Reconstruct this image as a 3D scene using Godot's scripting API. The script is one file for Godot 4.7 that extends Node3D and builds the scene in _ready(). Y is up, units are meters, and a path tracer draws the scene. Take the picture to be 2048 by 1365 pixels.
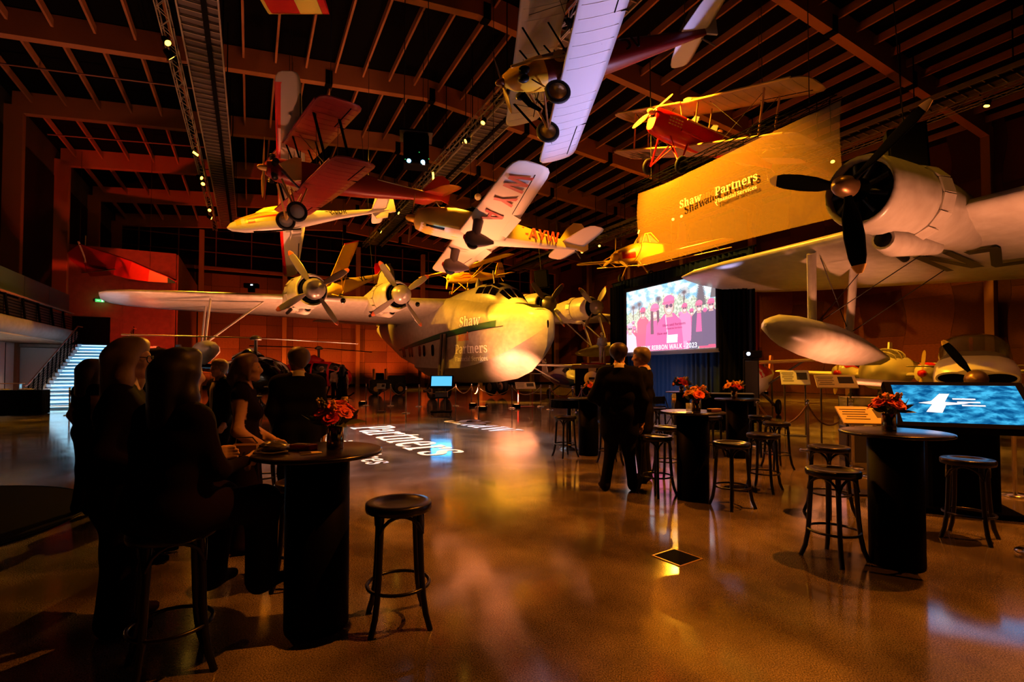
extends Node3D
# An aviation museum hall dressed for an evening reception.
# Axes: the camera stands at the origin, eye height 1.55 m, looking along -z. The hall is turned by TH about y.
const TH := 0.482583   # 27.65 degrees
var M := {}
var F := {}

func _ready() -> void:
	var cam := Camera3D.new()
	cam.name = "Camera"
	add_child(cam)
	cam.position = Vector3(0, 1.55, 0)
	cam.rotation_degrees = Vector3(1.5, 0, 0)
	cam.projection = Camera3D.PROJECTION_FRUSTUM
	cam.near = 0.1
	cam.far = 200.0
	cam.size = 1.365 * 0.1
	cam.frustum_offset = Vector2(0, 0.03631 * 0.1)
	cam.current = true
	var env := Environment.new()
	env.background_mode = Environment.BG_COLOR
	env.background_color = Color(0, 0, 0)
	env.tonemap_mode = Environment.TONE_MAPPER_LINEAR
	env.tonemap_exposure = 1.12
	env.sdfgi_enabled = true
	env.ssao_enabled = true
	env.ssil_enabled = true
	var we := WorldEnvironment.new()
	we.name = "Surroundings"
	we.environment = env
	add_child(we)
	fonts_and_materials()
	build_lamps()
	build_hall()
	catwalk("long slatted catwalk hanging under the roof at upper left", -1.6, 13.1, 6.0, 46.0, -1.0, "lattice truss with glowing lamps along the upper left catwalk")
	catwalk("slatted catwalk hanging under the ridge at the middle of the roof", 10.0, 13.1, 0.0, 46.0, -1.0, "lattice truss along the middle catwalk under the ridge")
	catwalk("slatted catwalk crossing the roof at upper right", 26.0, 13.1, 4.0, 50.0, 1.0, "lattice truss along the upper right catwalk")
	build_boats()
	build_dv()
	build_red_biplane()
	build_glider()
	build_ayw()
	build_moth()
	build_high_wings()
	build_ag_plane()
	build_hang_glider()
	build_kite_wing()
	build_ground_aircraft()
	build_screen()
	build_event()
	build_people()

func fonts_and_materials() -> void:
	var f := SystemFont.new()
	f.font_names = PackedStringArray(["Droid Serif"])
	f.font_weight = 700
	F.serif = f
	f = SystemFont.new()
	f.font_names = PackedStringArray(["Droid Sans"])
	f.font_weight = 700
	F.sans = f
	# surfaces of the hall
	var speck := noise_tex(0.21, 3, Color(0.3, 0.3, 0.3), Color(1.25, 1.25, 1.25), 512, 4)
	var cloud := noise_tex(0.012, 5, Color(0.42, 0.4, 0.38), Color(1.1, 1.1, 1.1), 512, 7)
	var grain := noise_tex(0.02, 4, Color(0.6, 0.55, 0.5), Color(1.0, 1.0, 1.0), 512, 9, FastNoiseLite.TYPE_SIMPLEX_SMOOTH, Vector2(1.0, 14.0))
	var chip := noise_tex(0.16, 2, Color(0.55, 0.5, 0.46), Color(1.0, 1.0, 1.0), 512, 12)
	var rough := noise_tex(0.02, 4, Color(0.4, 0.4, 0.4), Color(0.95, 0.95, 0.95), 512, 17)
	var c := tri_mat(cloud, Color(0.62, 0.58, 0.54), 0.3, 0.11, true)
	c.detail_enabled = true
	c.detail_albedo = speck
	c.detail_blend_mode = BaseMaterial3D.BLEND_MODE_MUL
	c.detail_uv_layer = BaseMaterial3D.DETAIL_UV_2
	c.uv2_triplanar = true
	c.uv2_world_triplanar = true
	c.uv2_scale = Vector3.ONE * 0.9
	c.roughness_texture = rough
	c.roughness_texture_channel = BaseMaterial3D.TEXTURE_CHANNEL_RED
	c.roughness = 0.16
	M.concrete = c
	M.timber = tri_mat(chip, Color(0.62, 0.4, 0.24), 0.7, 0.8)
	M.timber_pale = tri_mat(chip, Color(0.72, 0.56, 0.38), 0.7, 0.8)
	M.roof_dark = mat(Color(0.025, 0.022, 0.025), 0.95)
	M.pipe = mat(Color(0.35, 0.2, 0.15), 0.5)
	M.wall_dark = mat(Color(0.09, 0.06, 0.055), 0.85)
	M.wall_left = mat(Color(0.12, 0.08, 0.07), 0.85)
	for i in 4: M["ply%d" % i] = tri_mat(grain, [Color(0.5, 0.31, 0.2), Color(0.58, 0.37, 0.24), Color(0.44, 0.27, 0.18), Color(0.64, 0.43, 0.28)][i], 0.6, 0.4)
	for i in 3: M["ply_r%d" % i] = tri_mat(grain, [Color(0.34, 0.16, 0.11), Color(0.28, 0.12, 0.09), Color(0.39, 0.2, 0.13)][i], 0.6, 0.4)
	M.night_glass = mat(Color(0.012, 0.012, 0.016), 0.12)
	M.mullion = mat(Color(0.34, 0.2, 0.14), 0.6)
	M.soffit = mat(Color(0.62, 0.58, 0.52), 0.7)
	M.white_wall = mat(Color(0.72, 0.72, 0.74), 0.7)
	M.slat_dark = mat(Color(0.05, 0.055, 0.07), 0.5)
	M.teal_wall = mat(Color(0.1, 0.19, 0.2), 0.6)
	M.stair_white = mat(Color(0.85, 0.88, 0.9), 0.5)
	M.stair_blue = mat(Color(0.32, 0.46, 0.55), 0.6)
	M.rail_wood = mat(Color(0.45, 0.24, 0.12), 0.4)
	M.grating = mat(Color(0.46, 0.44, 0.42), 0.45, 0.4)
	M.mesh_deck = mat(Color(0.2, 0.18, 0.19), 0.6, 0.3)
	# metals, blacks, glass
	M.rubber = mat(Color(0.03, 0.03, 0.03), 0.7)
	M.cable = mat(Color(0.12, 0.1, 0.09), 0.5, 0.5)
	M.black_matte = mat(Color(0.02, 0.02, 0.022), 0.75)
	M.black_metal = mat(Color(0.05, 0.045, 0.045), 0.45, 0.5)
	M.black_gloss = mat(Color(0.012, 0.012, 0.014), 0.15)
	M.black_paint = mat(Color(0.03, 0.03, 0.035), 0.45)
	M.grey_metal = mat(Color(0.38, 0.36, 0.35), 0.4, 0.6)
	M.frame_grey = mat(Color(0.35, 0.35, 0.38), 0.4, 0.4)
	M.chrome = mat(Color(0.8, 0.78, 0.75), 0.16, 1.0)
	M.brass_disc = mat(Color(0.78, 0.66, 0.4), 0.35, 0.6)
	M.hub_bronze = mat(Color(0.5, 0.38, 0.24), 0.35, 0.7)
	M.window_dark = mat(Color(0.015, 0.014, 0.016), 0.1)
	M.glass = mat(Color(0.9, 0.95, 1.0, 0.16), 0.05)
	M.glass.transparency = BaseMaterial3D.TRANSPARENCY_ALPHA
	M.canopy_glass = mat(Color(0.25, 0.2, 0.18, 0.55), 0.08)
	M.canopy_glass.transparency = BaseMaterial3D.TRANSPARENCY_ALPHA
	# aircraft paint
	var streak := noise_tex(0.015, 4, Color(0.86, 0.84, 0.82), Color(1.0, 1.0, 1.0), 512, 23)
	M.wall_red = tri_mat(streak, Color(0.46, 0.27, 0.23), 0.75, 0.25)
	M.concrete_pale = tri_mat(streak, Color(0.52, 0.5, 0.49), 0.7, 0.4)
	M.boat_white = tri_mat(streak, Color(0.68, 0.67, 0.64), 0.32, 0.35)
	M.white_paint = mat(Color(0.8, 0.79, 0.76), 0.35)
	M.twin_cream = mat(Color(0.8, 0.76, 0.66), 0.3)
	M.stripe_green = mat(Color(0.1, 0.28, 0.2), 0.35)
	M.prop_black = mat(Color(0.02, 0.02, 0.022), 0.8)
	M.prop_tip = mat(Color(0.75, 0.6, 0.3), 0.5)
	M.prop_grey = mat(Color(0.5, 0.47, 0.45), 0.38, 0.25)
	M.prop_tip_red = mat(Color(0.7, 0.33, 0.2), 0.5)
	M.spinner_grey = mat(Color(0.5, 0.48, 0.47), 0.3, 0.2)
	M.hub_cream = mat(Color(0.72, 0.6, 0.48), 0.5)
	M.red_dark = mat(Color(0.33, 0.035, 0.04), 0.4)
	M.red_deep = mat(Color(0.5, 0.04, 0.045), 0.45)
	M.red_bright = mat(Color(0.75, 0.05, 0.045), 0.32)
	M.red_letters = mat(Color(0.68, 0.1, 0.07), 0.5)
	M.yellow_paint = mat(Color(0.86, 0.66, 0.12), 0.38)
	M.yellow_dull = mat(Color(0.8, 0.66, 0.34), 0.5)
	M.yellow_trainer = mat(Color(0.85, 0.68, 0.16), 0.42)
	M.canopy_yellow = mat(Color(0.88, 0.72, 0.2), 0.3)
	M.cream_yellow = mat(Color(0.84, 0.72, 0.32), 0.4)
	M.fabric_white = mat(Color(0.74, 0.74, 0.78), 0.75)
	M.fabric_grey = mat(Color(0.66, 0.64, 0.64), 0.6)
	M.fabric_cream = mat(Color(0.82, 0.76, 0.68), 0.6)
	M.fabric_tan = mat(Color(0.62, 0.5, 0.4), 0.65)
	M.spat_shade = mat(Color(0.34, 0.28, 0.3), 0.5)  # shade on the spats and legs put into a darker grey
	M.strut_tan = mat(Color(0.6, 0.42, 0.26), 0.5)
	M.wood_prop = tri_mat(grain, Color(0.5, 0.26, 0.12), 0.35, 1.5)
	M.leather = mat(Color(0.4, 0.22, 0.14), 0.5)
	M.blue_paint = mat(Color(0.06, 0.2, 0.55), 0.3)
	M.tractor_green = mat(Color(0.05, 0.1, 0.07), 0.5)
	M.grey_ink = mat(Color(0.16, 0.13, 0.12), 0.6)
	for q in [["sail_red", Color(0.5, 0.05, 0.05)], ["sail_scarlet", Color(0.7, 0.07, 0.05)], ["sail_orange", Color(0.8, 0.25, 0.1)], ["sail_cream", Color(0.82, 0.66, 0.42)], ["sail_green", Color(0.12, 0.36, 0.26)]]: M[q[0]] = mat(q[1], 0.7)
	# furniture, cloth, people
	M.stool_black = mat(Color(0.022, 0.02, 0.02), 0.28)
	M.table_black = mat(Color(0.018, 0.018, 0.02), 0.5)
	M.table_top = mat(Color(0.035, 0.028, 0.028), 0.25)
	M.vase_gold = mat(Color(0.72, 0.62, 0.42), 0.14, 1.0)
	for q in [["petal_orange", Color(0.9, 0.35, 0.12)], ["petal_red", Color(0.75, 0.09, 0.07)], ["petal_peach", Color(0.92, 0.55, 0.36)], ["petal_yellow", Color(0.9, 0.66, 0.14)], ["petal_cream", Color(0.85, 0.78, 0.55)], ["petal_pink", Color(0.86, 0.36, 0.4)], ["leaf_green", Color(0.1, 0.2, 0.09)], ["leaf_olive", Color(0.34, 0.36, 0.1)]]:
		M[q[0]] = mat(q[1], 0.65)
		M[q[0]].backlight_enabled = true
		M[q[0]].backlight = q[1] * 0.25
	M.velvet_blue = mat(Color(0.1, 0.14, 0.22), 0.9)
	M.velvet_black = mat(Color(0.014, 0.015, 0.02), 0.9)
	M.ink = mat(Color(0.12, 0.1, 0.09), 0.8)
	M.ink_purple = mat(Color(0.24, 0.05, 0.2), 0.8)
	M.photo_dark = mat(Color(0.14, 0.1, 0.08), 0.6)
	M.board_cream = mat(Color(0.82, 0.76, 0.58), 0.6)
	M.board_white = mat(Color(0.82, 0.82, 0.84), 0.5)
	M.figure = mat(Color.WHITE, 0.9)
	M.figure.metallic_specular = 0.15
	M.figure.vertex_color_use_as_albedo = true
	M.figure_hair = mat(Color.WHITE, 0.5)
	M.figure_hair.vertex_color_use_as_albedo = true
	M.eye_white = mat(Color(0.8, 0.78, 0.75), 0.3)
	M.iris = mat(Color(0.1, 0.07, 0.05), 0.2)
	M.lips = mat(Color(0.6, 0.3, 0.27), 0.5)
	M.shirt = mat(Color(0.82, 0.8, 0.76), 0.7)
	M.gold_rope = tri_mat(grain, Color(0.66, 0.5, 0.26), 0.5, 6.0)
	M.silver_foil = mat(Color(0.75, 0.73, 0.68), 0.22, 0.9)
	M.bag_tan = mat(Color(0.6, 0.46, 0.3), 0.6)
	M.rug = tri_mat(speck, Color(0.07, 0.055, 0.05), 0.95, 3.0)
	M.dark_rope = mat(Color(0.08, 0.05, 0.05), 0.6)
	M.red_rope = mat(Color(0.4, 0.1, 0.07), 0.6)
	# gauze, and the colours that paint the projected logo light as lettering
	M.gauze = mat(Color(0.78, 0.62, 0.34, 0.42), 0.9)
	M.gauze.transparency = BaseMaterial3D.TRANSPARENCY_ALPHA
	M.gauze.backlight_enabled = true
	M.gauze.backlight = Color(0.25, 0.2, 0.1)
	M.projected_white = mat(Color(0.97, 0.99, 1.0), 0.6)
	M.projected_orange = mat(Color(0.75, 0.42, 0.16), 0.6)
	for k in ["roof_dark", "black_matte", "prop_black", "velvet_black", "velvet_blue", "wall_dark", "table_black", "rug"]: M[k].metallic_specular = 0.12
	for i in 3: M["ply_r%d" % i].metallic_specular = 0.2
	# things that give off light
	M.glow_amber = glow(Color(1.0, 0.72, 0.22), 9.0)
	M.glow_warm_white = glow(Color(1.0, 0.9, 0.72), 6.0)
	M.glow_ice = glow(Color(0.7, 0.92, 1.0), 5.0)
	M.glow_green = glow(Color(0.25, 0.8, 0.4), 1.2)
	M.glow_white_soft = glow(Color(0.95, 0.97, 1.0), 1.0)
	M.glow_blue_white = glow(Color(0.5, 0.8, 1.0), 6.0)
	M.glow_white = glow(Color(0.8, 0.9, 1.0), 10.0)
	M.glow_uplight = glow(Color(1.0, 0.6, 0.3), 1.5)
	M.glow_red = glow(Color(1.0, 0.12, 0.05), 1.5)
	M.glow_lcd = glow(Color(0.35, 0.75, 1.0), 1.1)
	M.glow_lcd.emission_texture = null

# ---------------------------------------------------------------- naming and grouping
var used := {}
func numbered(called: String) -> String:
	if not used.has(called):
		used[called] = 0
		return called
	used[called] += 1
	return "%s_%03d" % [called, used[called]]

func tag(o: Node, label: String, category: String, group := "", kind := "") -> void:
	if label: o.set_meta("label", label)
	if category: o.set_meta("category", category)
	if group: o.set_meta("group", group)
	if kind: o.set_meta("kind", kind)

func thing(called: String, label: String, category: String, at := Vector3.ZERO, turn := Vector3.ZERO, group := "") -> Node3D:
	var o := Node3D.new()
	o.name = numbered(called)
	add_child(o)
	o.position = at
	o.rotation_degrees = turn
	tag(o, label, category, group)
	return o

func setting(called: String, in_hall := true) -> Node3D:
	var o := Node3D.new()
	o.name = called
	add_child(o)
	if in_hall: o.rotation.y = TH
	o.set_meta("kind", "structure")
	return o

func inst(mesh: Mesh, called: String, material: Material, parent: Node, t := Transform3D.IDENTITY) -> MeshInstance3D:
	var o := MeshInstance3D.new()
	o.name = called
	o.mesh = mesh
	o.material_override = material
	o.transform = t
	o.cast_shadow = GeometryInstance3D.SHADOW_CASTING_SETTING_ON
	parent.add_child(o, true)
	return o

func copy_of(o: Node3D, label: String, at: Vector3, turn: float, called := "") -> Node3D:
	var c: Node3D = o.duplicate()
	c.name = numbered(called if called else base_name(o.name))
	add_child(c)
	c.position = at
	c.rotation_degrees = Vector3(0, turn, 0)
	if label: c.set_meta("label", label)
	return c

func base_name(n: String) -> String:
	var p := n.rsplit("_", true, 1)
	return p[0] if p.size() == 2 and p[1].length() == 3 and p[1].is_valid_int() else n

# ---------------------------------------------------------------- shapes
func surf() -> SurfaceTool:
	var s := SurfaceTool.new()
	s.begin(Mesh.PRIMITIVE_TRIANGLES)
	s.set_smooth_group(0)
	return s

func done(s: SurfaceTool, called: String, material: Material, parent: Node) -> MeshInstance3D:
	return inst(made(s), called, material, parent)

func made(s: SurfaceTool) -> ArrayMesh:
	s.generate_normals()
	return s.commit()

func tri(s: SurfaceTool, a: Vector3, b: Vector3, c: Vector3) -> void:
	s.add_vertex(a); s.add_vertex(c); s.add_vertex(b)

func quad(s: SurfaceTool, a: Vector3, b: Vector3, c: Vector3, d: Vector3) -> void:
	tri(s, a, b, c); tri(s, a, c, d)

func box(s: SurfaceTool, c: Vector3, size: Vector3, b := Basis.IDENTITY) -> void:
	s.set_smooth_group(-1)
	var h := size * 0.5
	var p := []
	for i in 8:
		p.append(c + b * Vector3(h.x * (1 if i & 1 else -1), h.y * (1 if i & 2 else -1), h.z * (1 if i & 4 else -1)))
	quad(s, p[0], p[2], p[3], p[1]); quad(s, p[4], p[5], p[7], p[6])
	quad(s, p[0], p[4], p[6], p[2]); quad(s, p[1], p[3], p[7], p[5])
	quad(s, p[0], p[1], p[5], p[4]); quad(s, p[2], p[6], p[7], p[3])
	s.set_smooth_group(0)

# a box with its long edges chamfered, along z
func cbox(s: SurfaceTool, c: Vector3, size: Vector3, ch := 0.01, b := Basis.IDENTITY) -> void:
	s.set_smooth_group(-1)
	var rings := []
	var h := size * 0.5
	for k in [[-h.z, ch], [-h.z + ch, 0.0], [h.z - ch, 0.0], [h.z, ch]]:
		var i: float = k[1]
		var r := PackedVector3Array()
		for q in [[-h.x + ch, -h.y + i], [h.x - ch, -h.y + i], [h.x - i, -h.y + ch], [h.x - i, h.y - ch], [h.x - ch, h.y - i], [-h.x + ch, h.y - i], [-h.x + i, h.y - ch], [-h.x + i, -h.y + ch]]:
			r.append(c + b * Vector3(q[0], q[1], k[0]))
		rings.append(r)
	loft(s, rings, true, true, -1)

func loft(s: SurfaceTool, rings: Array, closed := true, caps := true, group := 0) -> void:
	s.set_smooth_group(group)
	var n: int = rings[0].size()
	for i in rings.size() - 1:
		var a: PackedVector3Array = rings[i]
		var b: PackedVector3Array = rings[i + 1]
		for j in (n if closed else n - 1):
			var k := (j + 1) % n
			quad(s, a[j], a[k], b[k], b[j])
	if caps:
		s.set_smooth_group(-1)
		for e in [0, rings.size() - 1]:
			var r: PackedVector3Array = rings[e]
			var c := Vector3.ZERO
			for p in r: c += p
			c /= n
			for j in n:
				if e == 0: tri(s, c, r[(j + 1) % n], r[j])
				else: tri(s, c, r[j], r[(j + 1) % n])
	s.set_smooth_group(0)

func ring(c: Vector3, b: Basis, rx: float, ry: float, n: int) -> PackedVector3Array:
	var r := PackedVector3Array()
	for j in n:
		var a := TAU * j / n
		r.append(c + b.x * (cos(a) * rx) + b.y * (sin(a) * ry))
	return r

# a tube through points; r is a number or one number for each point
func tube(s: SurfaceTool, pts: Array, r, n := 8, shut := false, flat := 1.0) -> void:
	var rings := []
	var up := Vector3.UP
	var m := pts.size()
	for i in m:
		var d: Vector3
		if shut: d = pts[(i + 1) % m] - pts[(i - 1 + m) % m]
		else: d = pts[mini(i + 1, m - 1)] - pts[maxi(i - 1, 0)]
		d = d.normalized()
		if i == 0: up = Vector3.UP if absf(d.y) < 0.9 else Vector3.RIGHT
		var x := d.cross(up).normalized()
		up = x.cross(d).normalized()
		var rr: float = r if (r is float or r is int) else r[i]
		rings.append(ring(pts[i], Basis(x, up, d), rr, rr * flat, n))
	if shut: rings.append(rings[0])
	loft(s, rings, true, not shut)

func rod(s: SurfaceTool, a: Vector3, b: Vector3, r: float, n := 6) -> void:
	tube(s, [a, b], r, n)

# profile: pairs (radius, along); turned about the axis y of b
func lathe(s: SurfaceTool, prof: Array, n := 20, at := Vector3.ZERO, b := Basis.IDENTITY, group := 0, caps := true) -> void:
	var rings := []
	for p in prof:
		var r := PackedVector3Array()
		for j in n:
			var a := -TAU * j / n
			r.append(at + b * Vector3(cos(a) * maxf(p[0], 0.0004), p[1], sin(a) * maxf(p[0], 0.0004)))
		rings.append(r)
	loft(s, rings, true, caps, group)

func ball(s: SurfaceTool, c: Vector3, r: Vector3, n := 10, b := Basis.IDENTITY) -> void:
	var rings := []
	for i in n + 1:
		var t := PI * i / n
		var q := PackedVector3Array()
		for j in n + 2:
			var a := -TAU * j / (n + 2)
			q.append(c + b * Vector3(cos(a) * sin(t) * r.x, -cos(t) * r.y, sin(a) * sin(t) * r.z))
		rings.append(q)
	loft(s, rings, true, false)

# flat plate from an outline in the plane (x, y), thickness along z
func plate(s: SurfaceTool, outline: PackedVector2Array, z0: float, z1: float, t := Transform3D.IDENTITY) -> void:
	s.set_smooth_group(-1)
	var idx := Geometry2D.triangulate_polygon(outline)
	for k in range(0, idx.size(), 3):
		var a := outline[idx[k]]; var b := outline[idx[k + 1]]; var c := outline[idx[k + 2]]
		tri(s, t * Vector3(a.x, a.y, z1), t * Vector3(b.x, b.y, z1), t * Vector3(c.x, c.y, z1))
		tri(s, t * Vector3(a.x, a.y, z0), t * Vector3(c.x, c.y, z0), t * Vector3(b.x, b.y, z0))
	var n := outline.size()
	for j in n:
		var a := outline[j]; var b := outline[(j + 1) % n]
		quad(s, t * Vector3(a.x, a.y, z0), t * Vector3(b.x, b.y, z0), t * Vector3(b.x, b.y, z1), t * Vector3(a.x, a.y, z1))
	s.set_smooth_group(0)

func box_mesh(size: Vector3, ch := 0.0) -> ArrayMesh:
	var s := surf()
	if ch > 0.0: cbox(s, Vector3.ZERO, size, ch)
	else: box(s, Vector3.ZERO, size)
	return made(s)

func facing(z: Vector3, up := Vector3.UP) -> Basis:   # basis whose z axis points along z
	var k := z.normalized()
	var x := up.cross(k).normalized()
	return Basis(x, k.cross(x), k)

func along(y: Vector3) -> Basis:   # basis whose y axis points along y
	var k := y.normalized()
	var h := Vector3.RIGHT if absf(k.x) < 0.9 else Vector3.UP
	var x := h.cross(k).normalized()
	return Basis(x, k, x.cross(k))

func catenary(a: Vector3, b: Vector3, sag: float, n := 10) -> Array:
	var r := []
	for i in n + 1:
		var t := float(i) / n
		r.append(a.lerp(b, t) - Vector3(0, sag * 4.0 * t * (1.0 - t), 0))
	return r

func words(text: String, size: float, font: Font, material: Material, parent: Node, t: Transform3D, called := "lettering", depth := 0.004) -> MeshInstance3D:
	var m := TextMesh.new()
	m.text = text
	m.font = font
	m.font_size = 64
	m.pixel_size = size / 64.0
	m.depth = depth
	m.curve_step = 2.0
	return inst(m, called, material, parent, t)

# ---------------------------------------------------------------- materials
func mat(c: Color, rough := 0.6, metal := 0.0) -> StandardMaterial3D:
	var m := StandardMaterial3D.new()
	m.albedo_color = c
	m.roughness = rough
	m.metallic = metal
	return m

func glow(c: Color, energy: float) -> StandardMaterial3D:
	var m := mat(Color(0.1, 0.1, 0.1), 0.4)
	m.emission_enabled = true
	m.emission = c
	m.emission_energy_multiplier = energy
	return m

func noise_tex(freq: float, octaves: int, lo: Color, hi: Color, size := 512, seed_ := 1, type := FastNoiseLite.TYPE_SIMPLEX_SMOOTH, stretch := Vector2.ONE) -> ImageTexture:
	var f := FastNoiseLite.new()
	f.seed = seed_
	f.noise_type = type
	f.frequency = freq
	f.fractal_octaves = octaves
	var w := int(size * 0.9)
	var im := Image.create(size, size, false, Image.FORMAT_RGB8)
	var src := f.get_seamless_image(size, size) if stretch == Vector2.ONE else null
	for y in size:
		for x in size:
			var v: float
			if src: v = src.get_pixel(x, y).r
			else:
				# stretched grain, folded at the seam so that it tiles
				var fx := absf(float(x) / size * 2.0 - 1.0) * size * 0.5
				var fy := absf(float(y) / size * 2.0 - 1.0) * size * 0.5
				v = f.get_noise_2d(fx * stretch.x, fy * stretch.y) * 0.5 + 0.5
			im.set_pixel(x, y, lo.lerp(hi, v))
	return ImageTexture.create_from_image(im)

func tri_mat(tex: Texture2D, c: Color, rough: float, scale: float, world := false, metal := 0.0) -> StandardMaterial3D:
	var m := mat(c, rough, metal)
	m.albedo_texture = tex
	m.uv1_triplanar = true
	m.uv1_world_triplanar = world
	m.uv1_scale = Vector3.ONE * scale
	return m

# ---------------------------------------------------------------- aircraft parts (nose towards -z, y up, right wing +x)
const FOIL := [[1.0, 0.0], [0.8, 0.026], [0.55, 0.045], [0.3, 0.0501], [0.12, 0.039], [0.035, 0.0235], [0.0, 0.0]]
func foil_ring(x: float, y: float, zle: float, chord: float, thick: float, inc := 0.0) -> PackedVector3Array:
	var r := PackedVector3Array()
	var k := thick / 0.1 * chord
	for f in FOIL: r.append(Vector3(x, y + f[1] * k * 1.15 - f[0] * chord * inc, zle + f[0] * chord))
	for i in range(FOIL.size() - 2, 0, -1): r.append(Vector3(x, y - FOIL[i][1] * k * 0.8 - FOIL[i][0] * chord * inc, zle + FOIL[i][0] * chord))
	return r

# stations (x, y, leading edge z, chord, thickness) from tip to tip
func wing(parent: Node, called: String, m: Material, stations: Array, inc := 0.0) -> MeshInstance3D:
	var s := surf()
	var rings := []
	for q in stations: rings.append(foil_ring(q[0], q[1], q[2], q[3], q[4], inc))
	loft(s, rings)
	return done(s, called, m, parent)

# both halves of a wing with rounded tips
func wing_pair(parent: Node, called: String, m: Material, half: float, y0: float, y1: float, z0: float, z1: float, c0: float, c1: float, t0 := 0.12, t1 := 0.1, tip := 0.12, inc := 0.0) -> MeshInstance3D:
	var right := [[0.0, y0, z0, c0, t0]]
	for k in [0.35, 0.7]:
		right.append([half * k, lerpf(y0, y1, k), lerpf(z0, z1, k), lerpf(c0, c1, k), lerpf(t0, t1, k)])
	for k in [[1.0 - tip, 1.0], [1.0 - tip * 0.45, 0.93], [1.0 - tip * 0.12, 0.75], [1.0, 0.45]]:
		var f: float = k[0]
		var c: float = lerpf(c0, c1, f) * k[1]
		right.append([half * f, lerpf(y0, y1, f), lerpf(z0, z1, f) + (lerpf(c0, c1, f) - c) * 0.5, c, lerpf(t0, t1, f) * (0.55 + 0.45 * k[1])])
	var all := []
	for i in range(right.size() - 1, 0, -1):
		var q: Array = right[i].duplicate()
		q[0] = -q[0]
		all.append(q)
	all.append_array(right)
	return wing(parent, called, m, all, inc)

# stations (z, centre y, half width, half height, squareness)
func body_ring(q: Array, n: int, grow := 0.0) -> PackedVector3Array:
	var r := PackedVector3Array()
	var e: float = 2.0 / q[4]
	for j in n:
		var a := TAU * j / n
		var c := cos(a); var d := sin(a)
		r.append(Vector3(signf(c) * pow(absf(c), e) * (q[2] + grow), q[1] + signf(d) * pow(absf(d), e) * (q[3] + grow), q[0]))
	return r

func fuselage(parent: Node, called: String, m: Material, stations: Array, n := 18) -> MeshInstance3D:
	var s := surf()
	var rings := []
	for q in stations: rings.append(body_ring(q, n))
	loft(s, rings)
	return done(s, called, m, parent)

func body_at(stations: Array, z: float) -> Array:
	for i in stations.size() - 1:
		if z <= stations[i + 1][0]:
			var a: Array = stations[i]; var b: Array = stations[i + 1]
			var t := clampf((z - a[0]) / (b[0] - a[0]), 0.0, 1.0)
			var r := []
			for k in 5: r.append(lerpf(a[k], b[k], t))
			return r
	return stations[-1]

# a patch lying on a body between two z and two angles (degrees, 0 = right, 90 = top)
func body_patch(parent: Node, called: String, m: Material, stations: Array, z0: float, z1: float, a0: float, a1: float, lift := 0.012, nz := 4, na := 4) -> MeshInstance3D:
	var s := surf()
	var rings := []
	for i in nz + 1:
		var q := body_at(stations, lerpf(z0, z1, float(i) / nz))
		var r := PackedVector3Array()
		for j in na + 1:
			var a := deg_to_rad(lerpf(a0, a1, float(j) / na))
			var e: float = 2.0 / q[4]
			r.append(Vector3(signf(cos(a)) * pow(absf(cos(a)), e) * (q[2] + lift), q[1] + signf(sin(a)) * pow(absf(sin(a)), e) * (q[3] + lift), q[0]))
		rings.append(r)
	loft(s, rings, false, false)
	return done(s, called, m, parent)

func fin_plate(parent: Node, called: String, m: Material, outline: Array, thick := 0.07) -> MeshInstance3D:
	# outline in (z, y); a flat tapering tail surface
	var s := surf()
	var p := PackedVector2Array()
	for q in outline: p.append(Vector2(q[0], q[1]))
	plate(s, p, -thick * 0.5, thick * 0.5, Transform3D(Basis(Vector3(0, 0, 1), Vector3(0, 1, 0), Vector3(-1, 0, 0)), Vector3.ZERO))
	return done(s, called, m, parent)

func blade_mesh(r0: float, r1: float, chord: float, twist := 38.0, tip0 := 1.0) -> ArrayMesh:
	# along +y, turned edge-on by the pitch at the root
	var s := surf()
	var rings := []
	for k in [[0.0, 0.35, 0.35], [0.12, 0.5, 0.25], [0.3, 0.9, 0.12], [0.55, 1.0, 0.08], [0.8, 0.86, 0.06], [0.93, 0.6, 0.05], [1.0, 0.22, 0.05]]:
		var c: float = chord * k[1]
		var t: float = chord * k[2]
		var a := deg_to_rad(twist * (1.15 - 0.75 * k[0]))
		var b := Basis(Vector3(cos(a), 0, sin(a)), Vector3(-sin(a), 0, cos(a)), Vector3.UP)
		rings.append(ring(Vector3(0, lerpf(r0, r1, k[0]), 0), b, c * 0.5, t * 0.5, 10))
	loft(s, rings)
	return made(s)

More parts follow.
